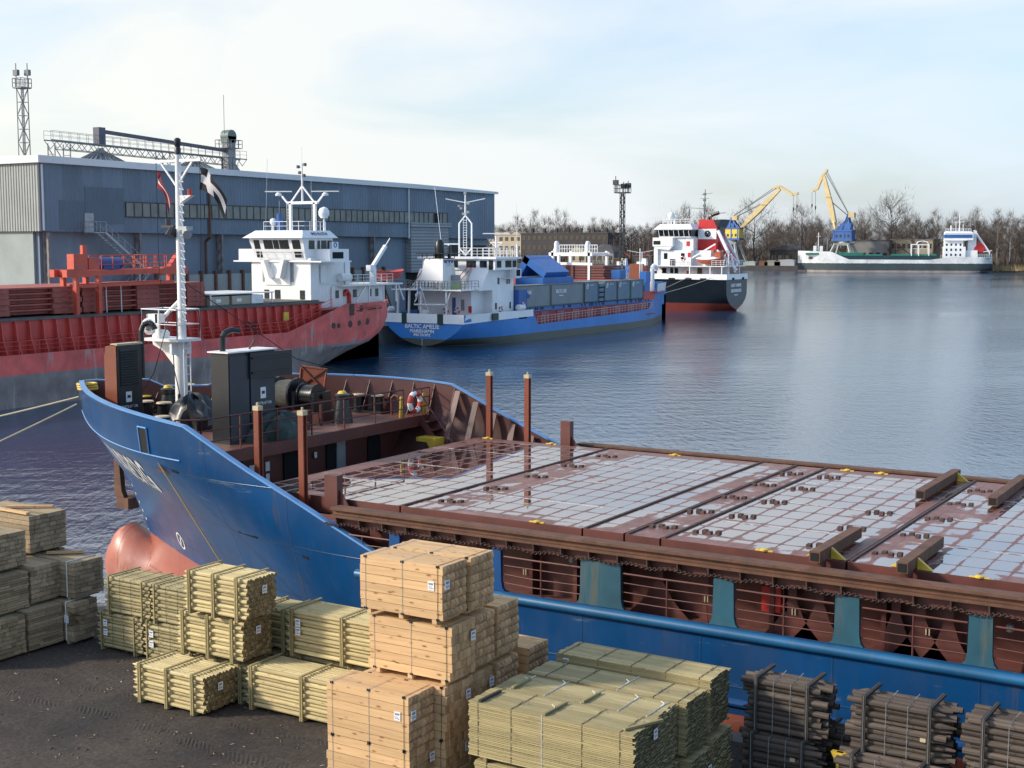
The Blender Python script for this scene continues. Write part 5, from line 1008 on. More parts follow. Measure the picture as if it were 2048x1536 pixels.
# boxes on the hatch by the bridge
for k, (y0_, y1_) in enumerate(((89.3,91.6),(92.0,94.4),(94.6,96.2))):
    q = MB(); q.box(XR+.4,XR+3.9,y0_,y1_,6.87,7.65); t = solo('crate', q, M['fac' if k < 2 else 'white'], ('left beige packing case under the white awning beside the red ship bridge','middle beige packing case under the white awning beside the red ship bridge','white packing case nearest the red ship bridge')[k], 'crate', (XR+2,(y0_+y1_)/2,6.87), 'packing cases on the red ship')
    q = MB(); q.box(XR+3.9,XR+3.92,y0_+.6,y0_+1.2,7.1,7.4); part('label', q, M['paper'], t)
q = MB(); q.box(XR-2,XR+4.0,89.0,97.6,7.8,7.9); q.bar((XR+3.9,97.4,6.87),(XR+3.9,97.4,7.8),.1); q.bar((XR+3.9,89.2,6.87),(XR+3.9,89.2,7.8),.1); part('awning', q, M['white'], rs)
# superstructure
F = 103.6; x0, x1 = -95.3, -87.2
q = MB(); q.box(x0+.3,x1,F,F+1.2,6.0,11.0); q.box(x0+.6,x1-.1,F+1.2,115.5,6.0,8.1); q.box(x0+.8,x1-.6,F+1.2,109.6,8.1,11.0); q.prism([(F,6.0),(F+1.4,6.0),(F+3.2,8.2),(F+3.2,6.0),(F+5,6.0),(F+5,8.2),(F,8.2)],'x',x1-.02,x1+.02)
house = part('deckhouse', q, M['white'], rs)
q = MB(); q.box(x0+2.2,x1-2.6,F-.12,F,8.3,10.6); part('recess_panel', q, M['white2'], house)
for xa, s2 in ((x0+2.3,1),(x1-2.7,-1)):
    q = MB(); q.prism([(xa,10.8),(xa+s2*.45,10.8),(xa+s2*1.15,9.0),(xa+s2*.55,9.0)],'y',F-.9,F-.05); part('bracket', q, M['white'], house); q = MB(); q.box(min(xa-s2*.5,xa),max(xa-s2*.5,xa),F-.03,F-.004,8.6,10.7); part('shade_strip', q, M['grey'], house)  # flat grey strips paint shade onto the wall beside the brackets
win_row(house, [(x0+2.0,x0+2.6,F),(-91.9,-91.2,F),(-88.6,-88.0,F)], 'y', (6.9,7.8)); win_row(house, [(F+3.8,F+4.3,x1+.02),(F+6.8,F+7.4,x1-.1),(F+9.4,F+9.9,x1-.1),(F+10.6,F+11.1,x1-.1)], 'x', (6.9,7.7))
q = MB(); b0, b1 = 10.85, 13.0; w0, w1 = -94.5, -87.7
vs = [(w0+.2,F-.1,b0),(w1,F-.1,b0),(w1,F+4.0,b0),(w0+.2,F+4.0,b0),(w0-.2,F-.7,b1),(w1+.1,F-.7,b1),(w1+.1,F+4.0,b1),(w0-.2,F+4.0,b1)]
q.add(vs, [(0,3,2,1),(4,5,6,7),(0,1,5,4),(1,2,6,5),(2,3,7,6),(3,0,4,7)]); q.box(-97.0,w0+.2,F+.3,F+2.8,10.75,11.9); q.box(w1,-85.7,F+1.2,F+4.2,10.7,11.9); q.box(w1,w1+.5,F+3.4,F+4.4,11.9,12.6); q.box(-97.2,-85.6,F-.3,F+4.5,10.6,10.73); br = part('wheelhouse', q, M['white2'], rs)
q = MB(); q.frustum(w0-.6,w1+.5,F-1.2,F+4.4,b1+.003,w0+.4,w1-.2,F-.3,F+3.9,b1+.75); part('wheelhouse_roof', q, M['white2'], br)
def slant_win(xa, xb, za, zb):
    q = MB(); f = lambda z: F-.1-.6*(z-b0)/(b1-b0)-.03; q.add([(xa,f(za),za),(xb,f(za),za),(xb,f(zb),zb),(xa,f(zb),zb)], [(0,1,2,3)]); q.add([(xa,f(za)+.02,za),(xb,f(za)+.02,za),(xb,f(zb)+.02,zb),(xa,f(zb)+.02,zb)], [(3,2,1,0)]); part('window', q, M['glass'], br)
W = w1-w0
for a, b in ((.06,.17),(.25,.42),(.435,.54),(.555,.73),(.80,.95)): slant_win(w0+W*a, w0+W*b, 11.9, 12.8)
for a, b in ((.07,.18),(.81,.96)): slant_win(w0+W*a, w0+W*b, 11.05, 11.65)
win_row(br, [(F+.3,F+1.1,w1+.1),(F+1.6,F+1.95,w1+.1),(F+2.2,F+2.95,w1+.1),(F+3.15,F+3.8,w1+.1)], 'x', (11.9,12.75)); q = MB(); q.box(-85.72,-85.67,F+1.6,F+3.3,10.95,11.6); part('wing_opening', q, M['dark'], br)
text('IMO 9117719', .55, (w1+.2, F+1.8, b1+.4), (0,1,0), (-.9,0,1), M['black'], br, 'imo_number', .01, .8)
q = MB(); q.torus((w1+.52,F+3.9,12.3),.22,.05,'x',12,5); part('emblem', q, M['crane_b'], br)
q = MB(); q.rail([(w0+.2,F-.65,10.95),(w1,F-.65,10.95)], .9, 2, 1.2, .03); part('hand_rail', q, M['white'], br)
q = MB(); yq = F+3.4
for X in (-92.6,-89.4): q.bar((X,yq,13.7),(X,yq,16.6),.28)
q.ladder((-92.95,yq,13.7),(-92.95,yq,16.6),.35,(0,1,0)); q.bar((-93.0,yq,16.6),(-89.0,yq,16.6),.28); q.bar((-93,yq,16.6),(-93.7,yq,17.3),.16); q.bar((-89,yq,16.6),(-88.3,yq,17.3),.16); q.bar((-92.6,yq,16.6),(-91.0,yq,18.3),.14); q.bar((-89.4,yq,16.6),(-91.0,yq,18.3),.14); q.tube((-91,yq,16.6),(-91,yq,20.6),.12,.07); q.tube((-91,yq,20.5),(-91,yq,22.2),.02)
sm = part('signal_mast', q, M['white'], rs)
for X, z, a in ((-94.2,17.7,.5),(-88.0,17.6,.5)): q = MB(); q.bar((X-1.3,yq-.6,z+.1),(X+1.3,yq+.6,z+.1),.12,.1); q.lathe([(.3,z-.35),(.35,z-.2),(.15,z)], (X,yq,0), 10); part('radar', q, M['white'], sm)
for dx, dz in ((-.5,20.2),(.4,20.4),(-.3,19.6),(.25,19.3)): q = MB(); q.box(-91+dx-.12,-91+dx+.12,yq-.12,yq+.12,dz-.1,dz+.2); q.bar((-91,yq,dz),(-91+dx,yq,dz),.05); part('navigation_light', q, M['lattice'], sm)
q = MB()
for X, y, h in ((w0+.6,F+1,21.0),(w0+1.6,F+2,16.8),(-90.0,F+3.6,19.0)): q.tube((X,y,13.6),(X+.4 if h > 20 else X,y,h),.02,n=4)
part('whip_antenna', q, M['white'], br)
for X, y, z, r_ in ((-93.4,F+1.6,14.7,.34),(-88.2,F+3.4,15.6,.55)): q = MB(); q.tube((X,y,13.6),(X,y,z-r_),.09,n=8); q.lathe([(r_*.6,-r_*1.1),(r_,-r_*.5),(r_,.1),(r_*.75,r_*.7),(.03,r_)], (X,y,z), 14); part('antenna_dome', q, M['white2'], br)
q = MB(); q.tube((-92.7,F+1.8,13.6),(-92.7,F+1.8,15.5),.3,n=10); part('bottle_tank', q, M['crane_b'], br); q = MB(); q.rail([(w0+.9,F+.4,13.75),(w0+4,F+.4,13.75)],.9,2,.9,.03); part('roof_rail', q, M['white'], br); q = MB(); q.rail([(-89.8,F+.4,13.75),(w1-.5,F+.4,13.75),(w1-.5,F+3.6,13.75)],.9,2,.9,.03); part('roof_rail', q, M['white'], br)
q = MB(); q.box(x1-4,x1+.9,F+4,117.8,8.1,8.25); bd = part('boat_deck', q, M['white'], rs); q = MB()
for y in (F+8.5,F+11,F+13.2): q.bar((x1+.7,y,6.3),(x1+.7,y,8.1),.14)
q.bar((x1+.7,117.2,8.1),(x1+.7,118.2,6.4),.12); q.bar((x1+.6,F+6.4,6.4),(x1+.6,F+8,8.0),.16); part('deck_pillar', q, M['white'], bd)
q = MB(); q.rail([(x1+.8,F+4.5,8.25),(x1+.8,F+12.5,8.25)],1.0,3,1.0,.03); part('deck_rail', q, M['white'], bd); q = MB(); q.path([(x1+.05,F+6.0,6.3),(x1+.05,F+6.0,7.2),(x1+.05,F+5.6,7.6),(x1+.05,F+5.3,7.5),(x1+.05,F+5.2,7.1)],.22,10); part('vent_pipe', q, M['red'], rs)
q = MB(); q.box(x1-1.2,x1-.5,109.7,110.5,8.25,10.6); q.box(x1-.5,x1-.48,F+2.1,F+3.0,8.5,10.3); q.tube((x1-.2,F+4.8,9.0),(x1-.2,F+6.4,9.0),.42,n=12); part('deck_locker', q, M['white2'], house)
q = MB(); q.bar((x1+.4,113.2,8.25),(x1+.4,113.2,10.0),.5); q.bar((x1+.4,113.0,9.9),(x1+.4,115.4,12.2),.34); q.bar((x1+.4,115.4,12.2),(x1+.4,116.2,13.0),.08); q.box(x1+.1,x1+.7,112.4,113.0,9.6,10.2); part('davit', q, M['white2'], rs)
def lifeboat(label, c, L, axis, mt, cov=None):
    q = MB(); rows = []
    for i in range(13):
        u = -1+2*i/12; w_ = .95*(1-abs(u)**3)**.6+.001; rows.append([(u*L/2, w_*math.sin(a)*.95, -abs(math.cos(a))*.85*(1-abs(u)**4)**.5+.25*u*u) for a in [math.pi*(k/10-.5) for k in range(11)]])
    f = (lambda p: (c[0]+p[0], c[1]+p[1], c[2]+p[2])) if axis == 'x' else (lambda p: (c[0]+p[1], c[1]+p[0], c[2]+p[2])); q.grid([[f(p) for p in r] for r in rows])
    top = [f((-1*L/2+L*i/12, s*.95*(1-abs(-1+2*i/12)**3)**.6*1.0, .25*(-1+2*i/12)**2+.0)) for s in (1,) for i in range(13)]; 
    t = thing('lifeboat', label, 'lifeboat', c); part('hull', q, M[mt], t); q = MB()
    for s in (-1, 1): q.path([f((-L/2+L*i/12, s*.95*(1-abs(-1+2*i/12)**3)**.6, .25*(-1+2*i/12)**2)) for i in range(13)], .07, 5)
    part('gunwale', q, M[cov or mt], t); q = MB(); rows = [[f((-L/2*.93+L*.93*i/12, s*.85*(1-abs(-1+2*i/12)**3)**.6, .22*(-1+2*i/12)**2+(.5 if cov else -.1)*(1-abs(-1+2*i/12)**4)*(1-s*s))) for s in (-1,-.5,0,.5,1)] for i in range(13)]; q.grid(rows); part('cover', q, M[cov or mt], t); return t
M['orange'] = paint('lifeboat_orange', (.42,.085,.035), .5, .15, .6)
lifeboat('faded orange red open lifeboat on the boat deck of the red ship', (x1-.2, 116.6, 9.4), 5.0, 'y', 'redsteel')
# ------------------------------------------------------------------ blue and white ship with containers
M['ablue'] = paint('royal_blue_hull', (.07,.075,.06), .4, .14, .3, rust=.10, rcol=(.12,.10,.06), bands=[(.95,(.030,.19,.52))], wob=.06)
M['ablue2'] = paint('royal_blue_steel', (.025,.13,.40), .42, .15, .6); M['acoam'] = paint('dark_red_coaming', (.30,.030,.032), .5, .18, .6, rust=.1); M['pinkrail'] = paint('pale_red_rail', (.62,.36,.34), .5, .08, .5)
M['scuffed'] = paint('scuffed_blue_top', (.055,.19,.50), .4, .2, .7, rust=.5, rcol=(.30,.40,.55), streak=False); M['contgrey'] = paint('container_grey', (.20,.235,.25), .5, .1, .5, rust=.06, corr=(1,.28,.02)); M['contblue'] = paint('container_blue_grey', (.13,.20,.265), .5, .1, .5, rust=.06, corr=(1,.28,.02))
XA = -94.7
am = thing('cargo_ship', 'blue hulled cargo ship with white stern and grey containers, stern towards the camera', 'ship', (XA, 165, 0))
def atop(s): return 3.95 if s < 149.6 else (3.95-(s-149.6)*1.4 if s < 151 else (2.0+.017*(s-151) if s < 186 else (2.6+(s-186)*.75 if s < 190.8 else 6.2)))
def ahb(s, z):
    f = 5.8; e = lt([(-1.5,199),(0,199.8),(3,200.8),(6.2,202.4)], z)
    if s > 176:
        u = min(1, (s-176)/(e-176)); f *= max(0, 1-u**1.9)
    if s < 146:
        tb = lt([(-1.5,.02),(.02,.03),(.25,1.4),(.7,2.9),(1.3,4.0),(2.2,5.3),(3.0,5.9),(4,6.1)], z); k = (s-133.4)/12.6; k = 1-(1-k)**2; f = tb*(1-k)+f*k
    return f
S_ = [133.4,134.2,135.2,136.5,138,140,142.5,146,149.5,150,150.5,151,156,164,172,176,178,180,182,184,186,187.5,189,190.8,192.5,194.5,196.5,198.5,199.8,200.8,201.6,202.3]
mb = gen_hull(S_, ahb, atop, [-1.5,-.5,.05,.25,.5,.75,.95,1.4,2,2.6,3.1,3.6,4.2,5,5.7,6.3], lambda s, h, z: (XA+h, s, z)); part('hull', mb, M['ablue'], am)
# white bulwark panels of stern and quarter, set just outside the blue shell
q = MB(); 
for xa, xb_ in ((-100.4,-97.9),(-97.1,-92.6),(-91.7,-88.75)): q.box(xa, xb_, 133.28, 133.38, 2.85, 3.98)
for sg in (-1, 1):
    q.grid([[(XA+sg*(ahb(s,z)+.05), s, z) for z in (lo, 3.99)] for s, lo in ((133.5,2.85),(136,2.9),(138.5,2.95),(141,3.0),(144,3.05),(147,3.1),(149.7,3.12))], flip=(sg < 0))
part('white_bulwark', q, M['white2'], am, smooth=False)
q = MB()
for xa, xb_ in ((-97.9,-97.1),(-92.6,-91.7)): q.box(xa, xb_, 133.3, 133.4, 2.7, 3.97)
q.box(XA+5.95+.1,XA+6.05+.16,139.4,140.7,3.05,3.9); part('chock_opening', q, paint('dark_green_steel', (.012,.045,.035), .5), am)
q = MB(); q.grid([[(XA+ahb(s,z)+.06, s, z) for z in (4.9+.0*(s-188), 6.25)] for s in (191,193,195,197,199,200.6,201.8)]); q.grid([[(XA-ahb(s,z)-.06, s, z) for z in (4.9, 6.25)] for s in (191,193,195,197,199,200.6,201.8)], flip=True); part('white_bow_band', q, M['white2'], am)
for body, sz, z in (('BALTIC AMELIE',.72,2.42),('MARIEHAMN',.60,1.83),('IMO 7313972',.42,1.38)): text(body, sz, (-94.9, 133.36, z), (1,0,0), (0,0,1), M['white2'], am, 'stern_name', .02, 1.05, bold=.012)
for k in range(5): text(str(8-k), .2, (-94.9, 133.36, .85-.17*k), (1,0,0), (0,0,1), M['white2'], am, 'draught_mark', .02)
mb = MB(); mb.box(XA-5.0,XA+5.0,147,188,1.7,1.8); mb.box(XA-5.0,XA+5.0,133.8,148,2.78,2.88); mb.prism([(XA-5.3,188),(XA+5.3,188),(XA+3.6,194),(XA,200.5),(XA-3.6,194)],'z',4.9,5.0); part('deck', mb, M['acoam'], am)
mb = MB(); mb.box(XA-4.5,XA+4.4,148,187.5,1.8,3.6); part('coaming', mb, M['acoam'], am); mb = MB(); mb.box(XA-4.6,XA+4.55,146.4,187.8,3.603,4.14); part('coaming_top', mb, M['ablue2'], am)
rr = random.Random(3); M['navyfit'] = paint('navy_fitting', (.01,.03,.10), .5)
for k in range(78):
    y = 150+.47*k
    if k % 9 in (0,1,2,3): q = MB(); q.box(XA+4.4,XA+4.55,y,y+.09,1.9,3.5); part('coaming_stay', q, M['pinkrail'], am)
    if rr.random() < .45: q = MB(); q.box(XA+4.55,XA+4.62,y,y+.25,3.75,4.1); part('coaming_cleat', q, M['navyfit'], am)
q = MB(); q.rail([(XA+5.6,151.2,2.0),(XA+5.6,168,2.3),(XA+5.6,185.8,2.6)], 1.0, 3, .95, .04); part('guard_rail', q, M['pinkrail'], am)
# containers
def container(label, x0, x1, y0, y1, z0, z1, mt, brand=None, door=False):
    t = thing('container', label, 'container', ((x0+x1)/2,(y0+y1)/2,z0), 'containers on the blue and white ship'); q = MB(); q.box(x0+.04,x1-.04,y0+.04,y1-.04,z0+.1,z1-.08); part('box', q, M[mt], t, smooth=False); q = MB()
    for x in (x0+.08,x1-.08):
        for y in (y0+.08,y1-.08): q.bar((x,y,z0),(x,y,z1),.17)
        for z in (z0+.08,z1-.08): q.bar((x,y0,z),(x,y1,z),.15)
    for y in (y0+.08,y1-.08):
        for z in (z0+.08,z1-.08): q.bar((x0,y,z),(x1,y,z),.14)
    part('frame', q, paint('container_frame', (.10,.12,.10), .55, .2), t, smooth=False); q = MB(); q.box(x0+.1,x1-.1,y0+.1,y1-.1,z1-.08,z1-.03); part('roof', q, M['shutter'], t)
    if door:
        q = MB()
        for k in range(4): q.tube((x0+.4+.55*k,y0-.02,z0+.2),(x0+.4+.55*k,y0-.02,z1-.2),.04,n=5)
        for k in range(4): q.bar((x0+.15,y0-.01,z0+.5+.6*k),(x1-.15,y0-.01,z0+.5+.6*k),.05)
        part('door_bars', q, M['grey'], t)
    if brand == 1:
        text('BALTIC LINE', .66, (x1-.01,y0+(y1-y0)*.30,z1-1.0),(0,1,0),(0,0,1),M['white2'],t,'lettering',.015,.78,bold=.015); q = MB(); q.box(x1-.01,x1+.012,y0+(y1-y0)*.24,y0+(y1-y0)*.36,z1-1.62,z1-1.52); part('web_address', q, M['white2'], t)
    if brand == 2:
        q = MB(); q.torus((x1-.01,y0+.75,z1-.75),.22,.06,'x',12,5); q.torus((x1-.01,y0+.95,z1-.45),.16,.05,'x',12,5); part('logo', q, M['white2'], t); text('BALTIC LINE', .26, (x1-.01,y0+2.2,z1-.5),(0,1,0),(0,0,1),M['white2'],t,'lettering',.012,.7)
    return t
xn0, xn1 = XA+2.35, XA+4.8
container('long grey container with white lettering nearest the white bridge', xn0, xn1, 146.8, 156.0, 4.15, 7.08, 'contgrey', 1, True)
container('second long grey container with white lettering, amidships', xn0, xn1, 156.15, 165.2, 4.2, 7.05, 'contgrey', 1)
for k, (a, b, lb) in enumerate(((165.5,169.6,'first short blue grey container, directly ahead of the two long lettered ones'),(171.5,175.4,'short blue grey container ahead of the stacked frames'),(175.6,179.7,'second short blue grey container from the bow'),(179.9,184.1,'short blue grey container nearest the bow'))): container(lb, xn0, xn1, a, b, 4.25, 7.12, 'contblue', 2)
container('inner long container whose pale roof shows behind the first lettered one', xn0-2.6, xn0-.15, 147.2, 156.4, 4.15, 7.0, 'contgrey', None, True)
container('inner long container whose roof shows behind the short ones', xn0-2.6, xn0-.15, 166.0, 178.2, 4.2, 7.1, 'contblue')
ra = thing('flat_racks', 'stack of folded dark blue rack frames between two short containers', 'rack stack', (XA+3.5,170.5,4.2))
for k in range(4): q = MB(); q.box(xn0,xn1,169.9,171.2,4.3+.68*k,4.75+.68*k); q.box(xn1-.02,xn1+.03,170.3,170.8,4.4+.68*k,4.62+.68*k); part('rack', q, M['contblue'], ra)
# folded hatch cover standing open like a roof
t = part; q = MB(); Yf = 157.5; r0 = at(1050,511,Y=Yf); r1 = at(1093,545,Y=Yf); r2 = at(1031,546,Y=Yf)
for a, b in ((r0, r1), (r0, r2)):
    d = (b-a).normalized(); n_ = Vector((-d.z,0,d.x))*(1 if b is r1 else -1); n_ = -n_ if n_.z > 0 else n_; P = [a, b, b+n_*.9, a+n_*.9]; m0 = len(q.f); q.prism([(p.x,p.z) for p in P],'y',Yf,Yf+6.4)
fc = part('folded_cover', q, M['ablue2'], am); d = (r1-r0).normalized(); n_ = Vector((-d.z,0,d.x)); n_ = n_ if n_.z > 0 else -n_; q = MB(); a = r0+n_*.01; b = r1+n_*.01; q.add([(a.x,Yf,a.z),(b.x,Yf,b.z),(b.x,Yf+6.4,b.z),(a.x,Yf+6.4,a.z)],[(0,1,2,3)]); part('cover_plating', q, M['scuffed'], fc)
q = MB(); q.box(XA-1,XA+3.3,156.5,165,6.9,7.9); q.box(XA-4.3,XA+1,150,186,4.1,5.6); q.box(XA-2.4,XA-.6,152.5,154,7,8.6); part('hatch_support', q, M['ablue2'], am)
q = MB(); q.box(XA+3.0,XA+4.4,185.3,187.2,4.2,6.6); q.box(XA+3.2,XA+4.3,186.0,187.6,6.6,8.2); part('bow_locker', q, M['ablue2'], am); q = MB(); q.box(XA+2.7,XA+4.6,184.6,188.5,3.9,5.2); part('bow_house', q, M['red'], am)
q = MB(); q.box(XA+1.2,XA+2.6,180.5,182.5,7.2,8.5); part('vent_box', q, M['ablue2'], am)
# aft house
hx0, hx1 = -100.2, -89.6
q = MB(); q.box(-98.9,-90.9,138.2,146,2.9,6.7); q.box(-92.2,hx1,141.0,146,2.9,9.2); q.box(-98.7,-91.6,140.4,145.8,6.7,9.2); q.prism([(138.3,6.7),(141.0,6.7),(141.0,9.3),(140.2,9.3)],'x',-92.0,hx1); q.prism([(138.6,6.7),(140.6,6.7),(140.6,9.3),(140.2,9.3)],'x',hx0+.2,-99.0)
ah = part('deckhouse', q, M['white2'], am)
q = MB(); q.box(-99.6,-88.7,140.2,145.4,9.2,10.55); ab = part('wheelhouse', q, M['white2'], am); q = MB(); q.box(-100.1,-88.3,139.8,145.9,10.553,10.8); part('wheelhouse_roof', q, M['white2'], ab)
win_row(ab, [(-99.2,-97.8,140.2),(-94.9,-94.2,140.2),(-92.9,-91.5,140.2),(-90.9,-89.9,140.2)], 'y', (9.5,10.35)); win_row(ab, [(140.6,141.6,-88.7),(142.6,144.0,-88.7),(144.3,145.2,-88.7)], 'x', (9.5,10.35)); win_row(ab, [(-89.6,-89.0,140.2)], 'y', (9.25,10.4), mt='dark')
win_row(ah, [(142.2,142.6,hx1),(144.3,144.6,hx1),(144.8,145.1,hx1)], 'x', (7.4,8.2)); win_row(ah, [(141.6,142.0,hx1),(145.0,145.3,hx1)], 'x', (4.3,5.1)); win_row(ah, [(-93.7,-93.2,138.2)], 'y', (3.4,5.8), mt='crane_b'); win_row(ah, [(-92.4,-91.9,138.2)], 'y', (4.2,5.6), mt='shutter')
q = MB(); q.box(-88.9,-88.2,144.2,145.6,8.2,9.3); q.box(hx1+.02,-88.6,143.0,145.8,8.1,8.2); part('bridge_wing', q, M['white2'], am); q = MB(); q.box(-88.19,-88.15,144.4,145.3,8.4,9.2); part('wing_opening', q, M['dark'], am)
q = MB(); q.box(-100.4,-90.0,134.6,141,6.75,6.88); gal = part('gallery_deck', q, M['white'], am)
q = MB(); q.rail([(-100.3,138.5,6.88),(-100.3,134.8,6.88),(-90.1,134.8,6.88),(-90.1,138.6,6.88)],1.05,3,.7,.035)
for k in range(34): x = -99.6+.24*k; q.bar((x,134.75,6.95),(x+(.22 if k % 2 else -.2),134.75,7.85),.05)
part('netted_rail', q, M['lattice_l'], gal); q = MB(); q.torus((-93.2,134.6,7.3),.5,.06,'y',16,5); q.torus((-93.2,134.6,7.3),.25,.04,'y',12,5); part('hand_wheel', q, M['galv'], gal); q = MB(); q.box(-91.6,-90.1,134.68,134.72,7.0,7.8); part('gallery_sign', q, paint('green_board', (.04,.10,.075), .6), gal)
q = MB()
for x in (-99.9,-98.2,-96.4): q.bar((x,135.2,2.9),(x+.15,135.2,6.8),.22)
q.bar((-97.2,135.0,5.0),(-92.2,135.0,5.1),.18); q.bar((-92.4,135.0,3.0),(-92.4,135.0,6.8),.18); q.bar((-92.4,135,5.1),(-91.8,135,6.6),.12); part('deck_pillar', q, M['white'], am)
q = MB(); q.box(-96.3,-95.3,135.2,136.4,2.9,4.4); part('deck_locker', q, M['white'], am); q = MB(); q.box(-98.6,-97.4,135.8,137.2,2.9,4.2); part('rope_bin', q, M['crane_b'], am)
q = MB(); q.frustum(-96.6,-92.9,135.0,138.2,6.88,-96.1,-93.4,135.7,138.0,10.6); fu = part('funnel', q, M['white'], am)
q = MB(); q.box(-97.0,-92.7,135.2,138.4,11.2,11.3); q.box(-96.2,-93.3,135.8,138.0,10.6,10.7)
for x in (-96.3,-95.6,-94.0,-93.2): q.bar((x,135.5,10.6),(x,135.5,11.2),.07); q.bar((x,138,10.6),(x,138,11.2),.07)
q.lathe([(.62,10.6),(.62,11.8),(.55,12.6),(.3,12.95)],(-94.6,136.8,0),12); q.lathe([(.22,10.6),(.22,11.6),(.18,12.2)],(-93.3,137,0),10); part('funnel_top', q, M['black'], fu)
q = MB(); q.add([(-93.30,135.9,8.55),(-93.30,137.9,8.55),(-93.42+.06,137.95,10.45),(-93.42+.06,135.85,10.45)],[(0,1,2,3)]); q.add([(-93.27,136.0,8.65),(-93.27,137.8,8.65),(-93.34,137.85,10.35),(-93.34,135.95,10.35)],[(0,1,2,3)]); part('funnel_board', q, M['crane_b'], fu); text('BA', .95, (-93.24,136.9,9.9),(0,1,0),(0,0,1),M['white2'],fu,'funnel_letters',.03,1.0); text('LTIC', .55, (-93.24,136.9,9.15),(0,1,0),(0,0,1),M['white2'],fu,'funnel_letters',.03,1.0)
q = MB(); q.box(-93.0,-92.4,137.0,138.1,6.9,8.6); part('funnel_vent', q, M['shutter'], fu)
for xa, xb_, lb in ((-100.1,-98.6,'l'),(-93.1,-92.0,'r')):
    q = MB(); q.ladder((xb_-.5 if lb == 'l' else xa,138.4,6.9),(xb_ if lb == 'l' else xb_,140.3,9.2),.6,(1,0,0),.3,.04); st_ = part('stair', q, M['white'], am); q = MB()
    for o in (-.35,.35): q.path([((xb_-.5 if lb == 'l' else xa)+o,138.4,7.8),((xb_ if lb == 'l' else xb_)+o,140.3,10.0)],.05,5)
    part('stair_rail', q, M['red'], st_)
q = MB(); q.bar((-100.4,138.3,6.6),(-98.0,140.3,10.6),.14); q.bar((-100.0,138.3,6.6),(-97.6,140.3,10.6),.1); q.bar((-98.4,140.3,9.8),(-98.2,138,6.8),.1); part('stay', q, M['white'], am)
q = MB(); X_, y_ = -94.9, 143.0
for s2 in (-1, 1): q.bar((X_+s2*.95,y_,11.3),(X_+s2*.95,y_,15.0),.16); q.bar((X_+s2*.95,y_,15.0),(X_+s2*.1,y_,15.9),.14); q.bar((X_+s2*.95,y_,11.9),(X_,y_,11.0),.12); q.bar((X_+s2*.95,y_,10.8),(X_+s2*.95,y_,11.4),.18)
q.ladder((X_,y_-.1,11.0),(X_,y_-.1,15.7),.5,(1,0,0),.3,.035); q.tube((X_,y_,15.8),(X_,y_,18.8),.14,.08); q.bar((X_-2.4,y_-.9,18.1),(X_,y_,17.6),.1); q.bar((X_+2.4,y_+.9,18.1),(X_,y_,17.6),.1); m2 = part('signal_mast', q, M['white2'], am)
for dx, z in ((-.9,17.2),(-.6,16.9),(.5,17.5),(.45,16.4),(-.25,16.2),(0,18.8)): q = MB(); q.box(X_+dx-.16,X_+dx+.16,y_-.16,y_+.16,z-.14,z+.14); q.bar((X_,y_,z),(X_+dx+.001,y_,z),.05); part('navigation_light', q, M['grey'], m2)
q = MB(); q.rail([(-94,140.2,10.8),(-88.6,140.2,10.8),(-88.6,145.6,10.8),(-94,145.6,10.8)],1.1,3,.9,.035); part('roof_rail', q, M['white2'], ab)
q = MB(); q.tube((-90.3,143,10.8),(-90.3,143,13.4),.14,n=8); q.bar((-91.9,142.4,13.7),(-88.7,143.6,13.7),.12); q.bar((-91.2,143,12.6),(-89.4,143,12.6),.08); q.bar((-90.3,143,12.0),(-91.2,143,12.6),.06); q.bar((-90.3,143,12.0),(-89.4,143,12.6),.06); part('radar_mast', q, M['white2'], ab); q = MB(); q.bar((-99,143,12.4),(-96,143,12.4),.12); q.tube((-97.5,143,10.8),(-97.5,143,12.4),.1); part('radar_mast', q, M['white2'], ab)
q = MB(); q.tube((-97.0,141,10.8),(-98.2,141,19.5),.035,n=5); q.tube((-88.7,145.5,10.8),(-88.9,145.5,17.5),.03,n=5); q.tube((-88.8,145.6,10.8),(-88.8,145.6,12.4),.12,n=6); part('whip_antenna', q, M['white2'], ab)
q = MB(); q.box(-89.7,-88.9,146.2,148.2,2.9,6.6); q.bar((-89.2,147.6,6.4),(-88.7,148.4,5.6),.08,.5); part('blue_locker', q, M['crane_b'], am)
for c, ax, lb in (((-94.6,138.1,4.2),'y','dark red lifebuoy on the aft wall behind the flagstaff'),((-92.95,138.1,4.2),'y','dark red lifebuoy right of the white pillar on the aft wall'),((hx1+.06,142.9,4.3),'x','lifebuoy on the white house side by the quarter bulwark'),((-88.85,147.2,4.6),'x','orange lifebuoy on the blue locker')): lifebuoy(lb, c, ax, .42)
q = MB(); q.box(-91.2,-90.8,138.0,138.18,4.0,4.8); part('fire_box', q, M['red'], am); 
for c, lb in (((-88.9,146.6,4.35),'white life raft canister by the blue locker of the container ship'),((-100.7,134.6,4.3),'white life raft canister at the red stern edge of the container ship')): q = MB(); q.lathe([(.28,-.75),(.4,-.65),(.4,.65),(.28,.75)],c,14,0,Matrix.Rotation(math.pi/2,4,'X')); solo('life_raft', q, M['white'], lb, 'life raft', c, 'life rafts')
q = MB(); q.tube((-94.4,134.2,3.9),(-95.4,133.7,7.6),.04,n=6); part('flagstaff', q, M['white'], am)
q = MB(); q.grid([[(-95.3-.9*u+.1*math.sin(v*5),133.75,7.4-v*1.0-u*1.1+.1*math.sin(u*6)) for v in (0,.2,.4,.6,.8,1)] for u in [i/8 for i in range(9)]])
for i in range(len(q.f)): u, v = (i//5+.5)/8, (i % 5+.5)/5; q.m[i] = 1 if abs(v-.5) < .12 or abs(u-.35) < .1 else 0
solo('flag', q, [M['flagw'], M['crane_b']], 'small white and blue stern flag drooping from its staff', 'flag', (-95.3,133.75,7.4))
